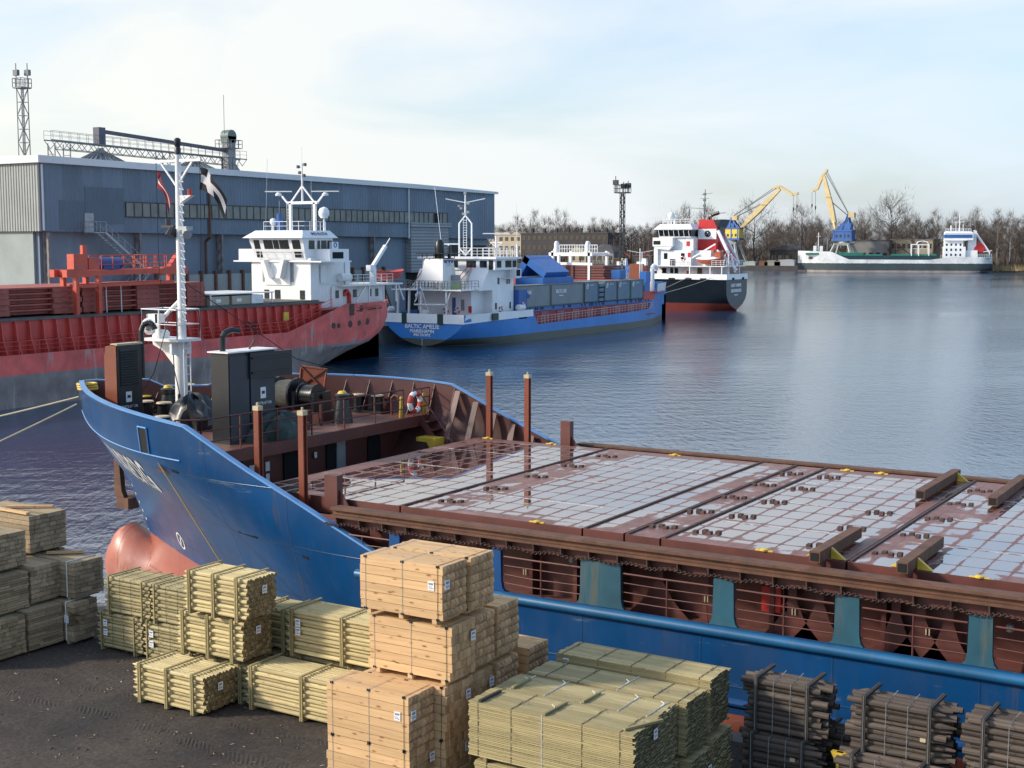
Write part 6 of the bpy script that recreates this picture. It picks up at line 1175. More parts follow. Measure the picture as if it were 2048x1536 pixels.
q = MB(); q.tube((XA,192.6,5.0),(XA,192.6,11.7),.14,.09,n=8); q.bar((XA-1.9,191.9,11.4),(XA,192.6,11.0),.09); q.bar((XA+1.9,193.3,11.4),(XA,192.6,11.0),.09); q.bar((XA+.35,192.6,5),(XA+.35,192.6,11.2),.1); q.bar((XA-.6,192.6,9.3),(XA+.6,192.6,9.3),.08); part('bow_mast', q, M['white2'], am)
q = MB(); q.path([(XA+3.6,189.6,5),(XA+3.6,189.6,8.6),(XA+3.6,190.2,9.1),(XA+3.6,190.9,8.8),(XA+3.6,191,8.3)],.35,10); part('vent_pipe', q, M['white2'], am); q = MB(); q.box(XA-.4,XA+.4,194,195.6,4.9,9.0); part('bow_vent', q, M['orange_brown'], am)
# ------------------------------------------------------------------ black and white ship, stern to the right
M['navy'] = paint('navy_black_hull', (.13,.03,.024), .75, .2, .3, spec=.05, bands=[(1.45,(.006,.011,.018))], wob=.05); M['transom'] = paint('dark_grey_transom', (.16,.04,.035), .45, .15, .4, bands=[(1.0,(.055,.065,.075))])
YB0, YB1, YBC = 231.0, 241.0, 236.0
bs = thing('cargo_ship', 'black hulled cargo ship with white superstructure and red funnel moored behind the blue ship bow', 'ship', (-130, YBC, 0))
def bhb(s, z):
    if s > -104:
        tb = lt([(-1.5,.02),(.2,.15),(.6,1.4),(1.2,3.0),(2.0,4.2),(3.0,4.9),(4,5.0),(8,5.0)], z); k = (s+104)/8.0; k = k**2.2; return 5.0*(1-k)+tb*k
    if s < -165:
        e = lt([(-1.5,-186),(0,-187),(8,-191)], z); u = min(1,(-165-s)/(-165-e)); return 5*max(0, 1-u**1.9)
    return 5.0
def btop(s): return 5.9 if s > -112 else (5.9-(-112-s)*.8 if s > -114.5 else (3.9 if s > -176 else 7.5))
S_ = [-190.8,-189,-187,-184,-180,-176.2,-176,-170,-165,-150,-130,-114.5,-113,-112,-108,-104,-102,-100,-99,-98,-97,-96.4,-96]
mb = gen_hull(S_, bhb, btop, [-1.5,-.5,0,.3,.6,1,1.45,2,2.6,3.2,4,5,5.9,7.5], lambda s, h, z: (s, YBC+h, z), False); part('hull', mb, M['navy'], bs)
zs = [-.3,.2,.4,.6,.9,1.2,1.6,2,2.5,3,4,5.93]; q = MB(); q.grid([[(-95.98, YBC-bhb(-96,z), z) for z in zs], [(-95.98, YBC+bhb(-96,z), z) for z in zs]]); part('transom', q, M['transom'], bs)
text('LADY AMINE', .85, (-95.94, 235.6, 4.75), (0,1,0), (0,0,1), M['white2'], bs, 'stern_name', .02, 1.0, bold=.02); text('GRONINGEN', .85, (-95.94, 235.6, 3.75), (0,1,0), (0,0,1), M['white2'], bs, 'stern_name', .02, 1.0, bold=.02); text('9313199', .5, (-95.94, 235.6, 2.95), (0,1,0), (0,0,1), M['white2'], bs, 'stern_name', .02)
q = MB()
for sg in (-1,1): q.box(-111.6,-95.9,YBC+sg*5.0-.06,YBC+sg*5.0+.06,5.85,6.85)
q.box(-95.98,-95.86,231,241,5.85,6.85); part('white_bulwark', q, M['white2'], bs)
for xx in (-107.6,-104.2,-101.2): q = MB(); q.box(xx,xx+1.3,230.9,231,5.75,6.1); part('freeing_port', q, M['dark'], bs)
for yy in (233.4,238.2): q = MB(); q.box(-95.86,-95.8,yy,yy+1.0,5.75,6.2); part('freeing_port', q, M['dark'], bs)
q = MB(); q.box(-111.6,-96,231.2,240.8,5.7,5.8); q.box(-176,-112,231.2,240.8,3.7,3.8); part('deck', q, M['acoam'], bs)
q = MB(); q.box(-175,-114,232.2,239.8,3.8,5.6); part('coaming', q, M['acoam'], bs)
q = MB(); q.box(-111,-99.5,233,240.4,5.8,8.2); q.box(-110.6,-103.4,231.6,240,8.35,11.2); q.box(-103.4,-100,233,239,8.35,11.2); q.box(-108.2,-103.2,232.2,239.8,11.2,13.6); q.box(-110.8,-110,231.2,240.8,8.3,11.6); bh = part('deckhouse', q, M['white2'], bs)
q = MB(); q.box(-111.2,-96.3,231.0,241,8.22,8.35); bdk = part('boat_deck', q, M['white2'], bs); q = MB()
for xx in (-110.8,-103.4,-99.3,-97.0): q.bar((xx,231.15,6.8),(xx,231.15,8.25),.16)
part('deck_pillar', q, M['white2'], bdk); q = MB(); q.rail([(-108,231.1,8.35),(-103.5,231.1,8.35)],1.0,3,.9,.04); q.rail([(-99,231.1,8.35),(-96.4,231.1,8.35),(-96.4,240.8,8.35)],1.0,3,.9,.04); part('deck_rail', q, M['white2'], bdk)
q = MB(); q.frustum(-110.0,-103.6,231.8,240.2,13.6,-110.3,-103.4,231.4,240.6,15.1); bw = part('wheelhouse', q, M['white2'], bs); q = MB()
q.frustum(-110.0-.15,-103.6+.1,231.8-.14,240.3,13.85,-110.32,-103.3,231.36,240.7,14.95); part('window_band', q, M['glass'], bw); q = MB()
for k in range(7): x = -109.9+1.02*k; q.bar((x,231.6,13.85),(x-.05,231.28,14.98),.08)
part('window_frame', q, M['white2'], bw); q = MB(); q.frustum(-110.9,-102.9,231,241,15.1,-110.0,-103.8,232,240,16.1); part('wheelhouse_roof', q, M['white2'], bw); q = MB(); q.box(-111.0,-106.9,231.0,232.4,12.0,13.6); q.prism([(-111,12),(-107,12),(-107.6,11.3),(-110.4,11.5)],'y',231.1,232.3); part('bridge_wing', q, M['white2'], bw); q = MB(); q.box(-110.8,-109.4,230.95,231.0,12.3,13.0); part('wing_opening', q, M['dark'], bw)
win_row(bh, [(-108.9,-108.2,231.6),(-105.4,-104.7,231.6)], 'y', (9.6,10.7)); win_row(bh, [(-109.9,-109.0,233),(-108.2,-107.6,233),(-107.3,-106.6,233)], 'y', (6.9,7.9)); win_row(bh, [(-110.9,-110.1,231.2)], 'y', (6.0,8.1), mt='dark'); win_row(bh, [(-102.6,-101.7,232.9)], 'y', (6.0,7.9), mt='rust'); win_row(bh, [(-104.0,-103.4,231.55)], 'y', (10.0,10.8), mt='red'); win_row(bh, [(-104.9,-104.2,233)], 'y', (6.6,7.4), mt='red'); win_row(bh, [(-104.6,-103.9,232.2)], 'y', (12.0,12.9), mt='red'); win_row(bh, [(-107.6,-106.6,231.5)], 'y', (8.4,9.6), mt='dark')
lifebuoy('orange lifebuoy on the white house front of the black ship', (-105.0,231.5,9.7), 'y', .5)
M['funred'] = paint('funnel_red', (.52,.022,.022), .4, .1, .4)
q = MB(); q.prism([(-103.2,11.2),(-99.5,11.2),(-99.3,16.8),(-102.7,17.0),(-103.0,17.0)],'y',234.2,238.2); fu = part('funnel', q, M['funred'], bs, smooth=False)
q = MB(); q.box(-103.1,-99.45,234.12,234.19,13.3,15.2); part('funnel_band', q, M['white2'], fu); q = MB(); q.torus((-101.2,234.1,14.3),.5,.12,'y',16,6); q.bar((-101.5,234.08,14.6),(-101.2,234.08,13.9),.2); q.bar((-100.9,234.08,14.6),(-101.2,234.08,13.9),.2); part('funnel_emblem', q, M['black'], fu)
q = MB(); q.prism([(-100.0,16.81),(-98.5,16.95),(-99.0,15.9),(-99.3,15.4)],'y',234.0,238.4); q.path([(-101.8,236,17),(-101.6,236,17.5),(-100.9,236,17.9),(-99.8,236,18.2)],.35,8); q.box(-99.45,-99.2,235,237,13.9,15.6); part('funnel_top', q, M['black'], fu)
def dv(px, py, Y): return at(px, py, Y=Y)
q = MB(); q.bar(dv(1436,461,233.6),dv(1457,506,233.6),.5); q.bar(dv(1443,459,238.8),dv(1478,527,238.8),.5); q.bar(dv(1457,506,233.6),dv(1457,552,233.6),.25); q.bar(dv(1478,527,238.8),dv(1478,552,238.8),.25); q.bar(dv(1434,500,234.5),dv(1474,540,234.5),.35); q.bar(dv(1462,508,235),dv(1470,545,235),.3); q.bar(dv(1457,506,233.6),dv(1478,527,238.8),.25); part('stern_davit', q, M['white2'], bs)
q = MB(); P_ = [dv(1437,480,235.4), dv(1446,476,237.6), dv(1474,520,237.6), dv(1462,520,235.4)]; o_ = Vector((0,0,-.5)); q.add([p for p in P_]+[p+o_ for p in P_], [(0,1,2,3),(7,6,5,4),(0,4,5,1),(1,5,6,2),(2,6,7,3),(3,7,4,0)]); part('slide_ramp', q, M['funred'], bs)
q = MB(); q.bar((-104.2,231.8,9.3),(-98.6,231.8,12.4),.26); q.bar((-104.3,231.8,8.4),(-104.2,231.8,10.2),.5); part('provision_crane', q, M['white2'], bs)
lifeboat('orange lifeboat with white canopy under the red funnel of the black ship', (-100.2, 231.9, 9.55), 4.6, 'x', 'orange', 'white2')
q = MB(); q.box(-99.2,-97.9,232.5,234.0,8.4,11.0); part('boat_frame', q, M['orange'], bs)
q = MB(); q.tube((-102.8,236,16),(-102.6,236,22.6),.17,.08,n=8); q.bar((-105.8,235.4,19.2),(-102.7,236,19.0),.1); q.bar((-102.7,236,18.0),(-98.8,236.8,18.2),.12); q.bar((-103.6,236,20.9),(-101.8,236,20.9),.08); q.bar((-103.4,236,21.6),(-101.2,236.3,21.9),.07); q.tube((-104.9,234,16),(-104.9,234,19),.1,n=6); q.tube((-100.9,235,16.6),(-100.9,235,18.1),.12,n=6)
for dz in (17.4,19.4,20.4,21.5): q.box(-102.95,-102.5,235.8,236.2,dz,dz+.4)
m3 = part('signal_mast', q, M['lattice_l'], bs); q = MB(); q.tube((-108.6,234,16),(-108.6,234,17),.12); q.sph((-108.6,234,17.6),.72,12,8,0,(1,1,1.15)); q.tube((-107.9,234,16),(-107.9,234,17.6),.2); part('antenna_dome', q, M['white2'], bw); q = MB(); q.rail([(-109.5,232.2,16.1),(-104,232.2,16.1)],.9,2,.9,.04); q.tube((-109.8,233,16),(-109.8,233,20.5),.03); part('roof_rail', q, M['white2'], bw)
# white hatch crane and stacked covers on its deck
g = thing('hatch_crane', 'white hatch cover crane with two rounded posts over dark red stacked covers', 'gantry crane', (-129, YBC, 3.9)); q = MB()
for x in (-133.4,-125.2):
    for y in (232.3,239.6): q.bar((x,y,3.9),(x,y,11.0),.5)
q.bar((-134.2,232.3,10.4),(-124.5,232.3,10.4),.5,.7); q.bar((-134.2,232.3,8.6),(-124.5,232.3,8.5),.4,.5); q.bar((-134.2,239.6,10.4),(-124.5,239.6,10.4),.5,.6); q.bar((-133.4,232.3,10.4),(-133.4,239.6,10.4),.5,.5); q.bar((-125.2,232.3,10.4),(-125.2,239.6,10.4),.5,.5); q.bar((-131.2,230.8,5.5),(-131.2,230.8,10.3),.5); part('portal', q, M['white2'], g)
q = MB()
for x in (-132.6,-125.6): q.lathe([(.45,10.8),(.5,12.4),(.35,12.9),(.05,13.0)],(x,232.4,0),12); q.bar((x-.8,232.4,10.8),(x-.2,232.4,12.3),.2)
part('winch_post', q, M['white2'], g); q = MB(); q.rail([(-131.8,232.2,10.7),(-123.4,232.2,10.7)],1.5,2,.55,.07); part('guard_rail', q, M['white2'], g)
for k in range(5): q = MB(); q.box(-131.5+.1*(k%2),-121.8-.15*((k*2)%3),232.2,239.4,5.7+.52*k,6.12+.52*k); q.box(-132.2,-128.6,232.0,239.4,5.66+.52*k,6.16+.52*k); solo('hatch_cover', q, M['redold'] if k == 9 else paint('maroon_cover', (.12,.03,.026), .55, .2, .5), nm[k]+' dark red hatch cover stacked under the white hatch crane', 'hatch cover', (-127,YBC,5.7+.52*k), 'hatch covers stacked on the black ship')
q = MB(); q.box(-116.8,-114.6,233,235,3.9,8.6); q.prism([(-115,5.9),(-110.6,5.9),(-111.4,7.6),(-113,6.9)],'y',231.2,231.3); part('bow_post', q, M['orange_brown'], bs)
rope('mooring line from the black ship quarter to the pier, right of the pair', (-98.8,230.9,6.2), (-103.5,203.5,2.8), .5, .05, group='black ship mooring lines'); rope('mooring line from the black ship quarter to the pier, left of the pair', (-103.6,230.9,6.3), (-104.5,206.5,2.8), .5, .05, group='black ship mooring lines')
# ------------------------------------------------------------------ far ship
M['dgreen'] = paint('dark_green_black_hull', (.26,.22,.20), .6, .25, .25, rust=.3, rcol=(.05,.06,.06), bands=[(.8,(.030,.048,.052)),(3.9,(.58,.60,.60))], wob=.5); M['hatchgreen'] = paint('sea_green_hatch', (.02,.16,.12), .5, .2, .3); M['hatchdark'] = paint('dark_coaming', (.012,.045,.055), .5, .2, .3)
fs = thing('cargo_ship', 'white and dark green cargo ship lying along the far shore', 'ship', (-209.5, 588.5, 0), local=True, rz=math.atan2(23.5, 78.5))
def fhb(s, z):
    f = 6.3; e0 = lt([(-1.5,5),(0,4.2),(4,1.8),(9.6,-.6)], z)
    if s < 22: u = min(1,max(0,(s-e0)/(22-e0))); f *= math.sin(math.pi/2*u)**.85 if u > 0 else 0
    if s > 72: e = lt([(-1.5,76),(0,78.5),(1.8,82),(3,82.6),(9,82.6)], z); u = min(1,(s-72)/(e-72)); f *= max(0,1-u**4)**.5
    return f
def ftop(s): return 9.4-.03*s if s < 14 else (8.98-(s-14)*.42 if s < 22 else (5.6-.003*(s-22) if s < 56 else (5.5+(s-56)*.13 if s < 66 else 6.8)))
mb = gen_hull([-.6,.3,1.2,2.2,3.5,5,7,10,14,18,22,30,45,56,61,66,72,75,77,79,80.5,81.5,82.2,82.6], fhb, ftop, [-1.5,-.5,0,.5,1.1,1.8,2.6,3.4,3.9,4.6,5.4,6.2,7.2,8.2,9.6], lambda s, h, z: (s, h, z)); part('hull', mb, M['dgreen'], fs)
q = MB(); q.box(16,60,-5.2,5.2,5,7.2); part('coaming', q, M['hatchdark'], fs); q = MB(); q.box(16.5,28,-5.4,5.4,7.2,8.6); q.box(28.6,36,-5.4,5.4,7.2,7.8); q.box(40,59,-5.4,5.4,7.2,7.9); part('hatch_cover', q, M['hatchgreen'], fs)
q = MB(); q.box(3,14,-4,4,7.6,8.4); q.box(61,81.5,-5.6,5.6,6,6.2); part('deck', q, M['hatchgreen'], fs)
q = MB(); q.box(6.2,7.6,-2.5,-1,8.5,11.6); q.box(9.0,10.4,-2.5,-1,8.5,11.5); part('vent_house', q, M['white2'], fs); q = MB(); q.tube((8.3,0,8.4),(8.3,0,17.6),.22,.1); q.bar((7.4,0,15.8),(9.2,0,15.8),.14); q.box(8.1,8.5,-.2,.2,16.4,17.2); q.bar((12.2,0,8.4),(12.2,0,14.5),.1); part('foremast', q, M['white2'], fs)
q = MB(); q.add([(4.2,-fhb(4.2,6)-.06,5.6),(6.0,-fhb(6,6)-.06,5.6),(6.0,-fhb(6,6.6)-.06,6.7),(4.2,-fhb(4.2,6.6)-.06,6.7)],[(0,1,2,3)]); part('hawse_opening', q, M['rust_dk'], fs)
q = MB()
for x in (48.5,51.5,55.8): q.bar((x,-5.6,7.2),(x,-5.6,12.2),.35); q.bar((x,5.6,7.2),(x,5.6,12.2),.35)
q.bar((48.3,-5.6,12.2),(56,-5.6,12.0),.4); q.bar((48.3,5.6,12.2),(56,5.6,12.0),.4); q.bar((48.5,-5.6,12.2),(48.5,5.6,12.2),.4); q.path([(50.5,-5.6,12.4),(51.2,-5.6,13.4),(53.3,-5.6,13.7),(55,-5.6,13.3),(55.6,-5.6,12.2)],.2,5); q.bar((49,-5.6,10.4),(56,-5.6,10.4),.15); fg = part('hatch_gantry', q, M['white2'], fs)
q = MB(); q.box(62,71,-5.4,5.4,6.2,11.2); q.box(62.3,70,-5,5,11.2,14.0); q.box(71,76,-4.5,4.5,6.2,9.6); q.box(62.0,71.5,-6,6,13.9,14.1); fh = part('deckhouse', q, M['white2'], fs); q = MB(); q.box(62.3,74.0,-5.6,5.6,14.1,17.2); q.frustum(62.2,74,-5.8,5.8,17.2,63,73,-5,5,18); part('wheelhouse', q, M['white2'], fs); q = MB(); q.box(62.2,73.6,-5.7,-5.55,15.0,16.5); q.box(62.15,62.3,-5.4,5.4,15.0,16.5); part('window_band', q, M['crane_b'], fs)
for r_ in range(3): win_row(fh, [(62.8+1.9*k,63.5+1.9*k,-5.4 if r_ < 2 else -5.0) for k in range(4)], 'y', (7.2+2.2*r_, 8.2+2.2*r_))
q = MB(); q.rail([(62.5,-5.6,18),(73,-5.6,18)],1,2,1,.07); q.tube((68.5,0,18),(68.5,0,25.5),.25,.1); q.bar((66.6,0,22),(70.4,0,22),.2); q.bar((67,0,18),(67,0,22),.25); q.bar((70,0,18),(70,0,21),.25); q.tube((65,0,18),(65,0,20.5),.3); part('signal_mast', q, M['white2'], fs)
q = MB(); q.path([(73.4,1,17),(73.6,1,19.4),(74.6,1,20.4)],.35,8); part('exhaust_pipe', q, M['black'], fs); q = MB(); q.box(72,75.5,-3,3,9.6,17.5); part('funnel', q, M['white2'], fs); q = MB(); q.prism([(74.4,10),(77.8,8.4),(79.6,11),(76.6,13.5)],'y',-3.4,-1); part('lifeboat_hull', q, M['funred'], fs); q = MB(); q.bar((74.6,-3.4,18.4),(81.2,-3.4,8.6),.5); q.bar((74.6,3.4,18.4),(81.2,3.4,8.6),.5); q.bar((75.5,-3.4,18.2),(74,-3.4,12),.3); q.bar((78.5,-3.4,9),(82,-3.4,9.6),.3); q.bar((81,-3.4,6.4),(81,-3.4,9.6),.3); part('stern_davit', q, M['white2'], fs)
q = MB(); q.rail([(76,-5.5,6.8),(82,-3.2,6.8)],1.2,2,1,.08); part('guard_rail', q, M['white2'], fs)
# ================================================================== TIMBER ON THE QUAY
QZ = 2.2
M['post'] = wood('green_treated_post', (.50,.405,.205), (1.6,26,26), .28, .16, knots=.45, dark=(.16,.10,.04)); M['post_end'] = wood('post_end_grain', (.20,.145,.07), (30,30,30), .4, .3)
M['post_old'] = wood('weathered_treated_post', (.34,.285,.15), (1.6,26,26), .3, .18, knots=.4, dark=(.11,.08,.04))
M['tan'] = wood('fresh_sawn_pine', (.60,.385,.195), (1.3,22,30), .2, .12, knots=.95, dark=(.24,.105,.035)); M['tan_end'] = wood('sawn_pine_end', (.47,.295,.155), (14,14,14), .3, .28)
M['old'] = wood('grey_brown_timber', (.36,.27,.165), (10,14,14), .3, .32); M['board'] = wood('treated_board', (.37,.305,.155), (1.5,30,60), .28, .22, island=.2, knots=.35, dark=(.11,.09,.04))
M['board_end'] = wood('treated_board_end', (.085,.078,.045), (30,30,30), .4, .2, island=.3); M['log'] = wood('dark_creosoted_log', (.090,.070,.056), (1.5,20,20), .4, .3); M['log_end'] = wood('dark_log_end', (.035,.028,.023), (25,25,25), .4, .4)
M['lath'] = wood('lath', (.30,.25,.12), (3,30,30), .2, .2); M['lath_dk'] = wood('dark_lath', (.06,.05,.042), (3,30,30), .3, .2)
rr = random.Random(21)
def post_mesh(L, r, seed, mats, point=-1, n=8):
    q = MB(); k = random.Random(seed); a = .13+.05*k.random(); r *= 1+k.uniform(-.06,.06)
    if point < 0: q.tube((a,0,0),(L,0,0),r,r*k.uniform(.97,1.03),n,0,1); q.tube((0,0,0),(a,0,0),.012,r,n,0,0)
    elif point == 0: q.tube((0,0,0),(L,0,0),r,r*k.uniform(.95,1.03),n,0,1)
    elif point == 1: q.tube((0,0,0),(L-a*1.6,0,0),r*1.05,r,n,0,1); q.tube((L-a*1.6,0,0),(L,0,0),r,.018,n,0,0)
    return new_mesh('post', q, mats, (0,0,0))
def tagmesh(): 
    q = MB(); q.box(0,.004,-.075,.075,-.09,.09); return new_mesh('tag', q, M['paper'], (0,0,0), False)
TAG = tagmesh(); q = MB(); q.box(-.07,.07,0,.004,-.085,.085); TAGY = new_mesh('tag', q, M['paper'], (0,0,0), False)
q = MB(); q.box(.0045,.006,-.055,.045,.02,.06); q.box(.0045,.006,-.055,.055,-.05,-.035); q.box(.0045,.006,-.055,.02,-.02,-.01); TAGTXT = new_mesh('tag_print', q, M['grey'], (0,0,0), False)
q = MB(); q.box(-.05,.045,-.003,-.0005,.02,.055); q.box(-.05,.05,-.003,-.0005,-.05,-.035); q.box(-.05,.02,-.003,-.0005,-.02,-.01); TAGTXTY = new_mesh('tag_print', q, M['grey'], (0,0,0), False)
def put_tag(t, loc, face='x'):
    o = child_at('tag', TAG if face == 'x' else TAGY, t, loc); child_at('tag_print', TAGTXT if face == 'x' else TAGTXTY, o, (0,0,0))
def bundle_posts(label, X0, L, Y0, z0, rows=10, cols=10, ends=True, mat_='post', laths=(.12,.5,.86), tags=((1.0,.55,.6),), ftags=(), wires=(), group='bundles of pointed round posts', r=.046, lathw=True):
    t = thing('post_bundle', label, 'timber bundle', (X0, Y0, z0), group); px, pz = .0955, .0885; V = [post_mesh(L, r, s, [M[mat_], M['post_end']]) for s in range(5)]
    n = 0
    for i in range(rows):
        for j in range(cols):
            if not ends and 0 < i < rows-1 and 1 < j: continue
            if n >= 100: break
            y = .05+px*j+(px/2 if i % 2 else 0); z = .05+pz*i; o = child_at('post', rr.choice(V), t, (rr.uniform(-.03,.03), y+rr.uniform(-.004,.004), z+rr.uniform(-.004,.004)), (rr.uniform(0,6.28),0,0)); n += 1
    W = px*cols+.06; H = pz*rows+.02; LM = M['lath'] if mat_ != 'log' else M['lath_dk']
    for f in laths:
        x = L*f; o = None
        for dx in ((-.026,.026) if lathw else (0,)):
            q = MB(); q.box(X0+x+dx-.017,X0+x+dx+.017,Y0-.045,Y0-.005,z0-.06,z0+H+.01); part('lath', q, LM, t)
        q = MB(); q.box(X0+x-.032,X0+x+.032,Y0-.03,Y0+W+.02,z0+H+.012,z0+H+.035); part('lath', q, LM, t)
        q = MB(); q.box(X0+x-.045,X0+x+.045,Y0,Y0+W,z0-.07,z0-.004); part('bearer', q, LM, t)
    for f in wires:
        x = X0+L*f; q = MB(); q.path([(x,Y0-.012,z0),(x,Y0-.012,z0+H),(x+.02,Y0+W,z0+H+.012)],.006,4); part('strap', q, M['strap'], t)
    for a, b, c in tags: put_tag(t, (L*a+.035, W*b, H*c))
    for a, c in ftags: put_tag(t, (L*a, -.012, H*c), 'y')
    return t
bundle_posts('lowest front bundle of pale pointed posts on the open asphalt', -22.62, 2.18, 20.5, 2.28, 9, 11, tags=((1,.45,.62),))
bundle_posts('topmost bundle of pale pointed posts on the three high stack below the blue bow', -21.85, 1.92, 21.35, 4.22, 10, 10, tags=((1,.55,.66),))
bundle_posts('middle bundle of pale pointed posts in the three high stack below the blue bow', -22.2, 2.02, 21.45, 3.22, 10, 10, tags=((1,.5,.7),))
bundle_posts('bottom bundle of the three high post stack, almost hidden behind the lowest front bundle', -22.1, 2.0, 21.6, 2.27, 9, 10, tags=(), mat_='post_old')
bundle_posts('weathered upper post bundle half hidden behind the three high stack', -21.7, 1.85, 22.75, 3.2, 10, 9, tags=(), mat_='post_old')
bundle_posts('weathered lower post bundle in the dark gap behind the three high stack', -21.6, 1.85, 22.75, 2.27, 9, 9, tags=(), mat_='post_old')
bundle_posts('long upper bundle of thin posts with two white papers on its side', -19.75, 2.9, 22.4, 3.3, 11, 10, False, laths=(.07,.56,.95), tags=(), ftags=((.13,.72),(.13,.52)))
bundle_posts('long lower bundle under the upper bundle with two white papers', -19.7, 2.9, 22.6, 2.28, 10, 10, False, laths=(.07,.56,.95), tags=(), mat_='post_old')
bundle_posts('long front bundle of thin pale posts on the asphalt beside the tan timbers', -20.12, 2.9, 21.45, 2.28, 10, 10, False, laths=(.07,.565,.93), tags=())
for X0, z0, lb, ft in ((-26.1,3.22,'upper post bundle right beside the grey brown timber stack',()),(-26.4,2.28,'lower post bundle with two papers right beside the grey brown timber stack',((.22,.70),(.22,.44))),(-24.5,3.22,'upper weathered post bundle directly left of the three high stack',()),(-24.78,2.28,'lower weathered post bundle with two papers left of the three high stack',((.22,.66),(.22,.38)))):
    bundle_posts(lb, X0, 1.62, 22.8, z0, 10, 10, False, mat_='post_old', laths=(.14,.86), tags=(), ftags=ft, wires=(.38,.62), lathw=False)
# ---- squared tan timbers with pyramid tops
def sq_mesh(L, w_, h_, tip, seed):
    q = MB(); k = random.Random(seed); g = .004; y0, y1, z0, z1 = g, w_-g, g, h_-g; e = .045+.012*k.random()
    q.add([(0,y0,z0),(0,y1,z0),(0,y1,z1),(0,y0,z1),(L,y0,z0),(L,y1,z0),(L,y1,z1),(L,y0,z1),(L+e,(y0+y1)/2+k.uniform(-.012,.012),(z0+z1)/2+k.uniform(-.02,.02))],
      [(0,3,2,1),(0,1,5,4),(1,2,6,5),(2,3,7,6),(3,0,4,7)]+([(4,5,8),(5,6,8),(6,7,8),(7,4,8)] if tip else [(4,5,6,7)]))
    for i in range(5, len(q.f)): q.m[i] = 1
    return new_mesh('timber', q, [M['tan'], M['tan_end']], (0,0,0), False)
SQ = {tp: [sq_mesh(1.88, .13, .166, tp, s) for s in range(6)] for tp in (True, False)}
ESB = [(.06,0),(.5,0),(.93,0)]
def bundle_sq(label, X0, Y0, z0, tip, straps=True, tags=1, cols=6, rows=6):
    t = thing('timber_bundle', label, 'timber bundle', (X0, Y0, z0), 'bundles of squared tan timbers'); W, H = cols*.13, rows*.168
    for i in range(rows):
        for j in range(cols):
            o = child_at('timber', rr.choice(SQ[tip]), t, (rr.uniform(-.012,.012) if tip else rr.uniform(-.03,.02), j*.13+rr.uniform(-.002,.002), i*.168))
    for f in (.1,.5,.9): q = MB(); q.box(X0+1.88*f-.05,X0+1.88*f+.05,Y0+.01,Y0+W-.01,z0-.085,z0-.003); part('bearer', q, M['tan'], t)
    if straps:
        for f in (.065,.52,.945):
            x = X0+1.88*f; q = MB(); q.path([(x,Y0-.006,z0-.08),(x,Y0-.006,z0+H+.004),(x+.01,Y0+W,z0+H+.006)],.005,4); s_ = part('strap', q, M['strap_w' if f < .9 else 'strap'], t)
            for zz in (z0+H, z0+.02): q = MB(); q.box(x-.028,x-.008,Y0-.014,Y0+.02,zz-.035,zz+.006); q.box(x+.008,x+.028,Y0-.014,Y0+.02,zz-.035,zz+.006); part('strap_clip', q, M['black'], s_)
    if tags: put_tag(t, (1.88*.87, -.009, H*.62), 'y'); put_tag(t, (1.93, .09, H*.66))
    elif tags == 0 and not tip: put_tag(t, (1.93, W*.85, H*.72))
    return t
T = [(0,0,False),(0,1,True),(1,0,False),(1,1,False),(1,2,False),(1,3,True),(2,0,False),(2,1,False),(2,2,True),(2,3,True),(3,0,False),(3,1,False),(3,2,True),(4,0,False),(4,1,True)]
colY = [18.95,19.74,20.56,21.50,22.62]; lvZ = [2.29,3.30,4.42,5.57]; off = {(1,3):(-.04,-.05),(0,1):(-.28,0),(0,0):(-.28,0),(1,2):(.08,.05)}
nmc = ['front row','second row','third row','fourth row','back row']; nml = ['on the asphalt','at the second level','at the third level','on top']
extra = {(0,1):'pyramid ended',(1,3):'highest pyramid ended'}
for c, l, tip in [(0,0,False),(0,1,True),(1,0,False),(1,1,False),(1,2,False),(1,3,True),(2,0,False),(2,1,False),(2,2,True),(2,3,True),(3,0,False),(3,1,True),(3,2,True),(4,0,False),(4,1,True)]:
    dx, dy = off.get((c, l), (rr.uniform(-.05,.03), 0)); lb = f'tan {"pyramid" if tip else "flat"} ended timber bundle, {nmc[c]} of the big stack, {nml[l]}'
    bundle_sq(lb, -15.44+dx, colY[c]+dy, lvZ[l], tip, c < 2 or l == 3, 1 if (c, l) in ((0,1),(1,3)) else 0)
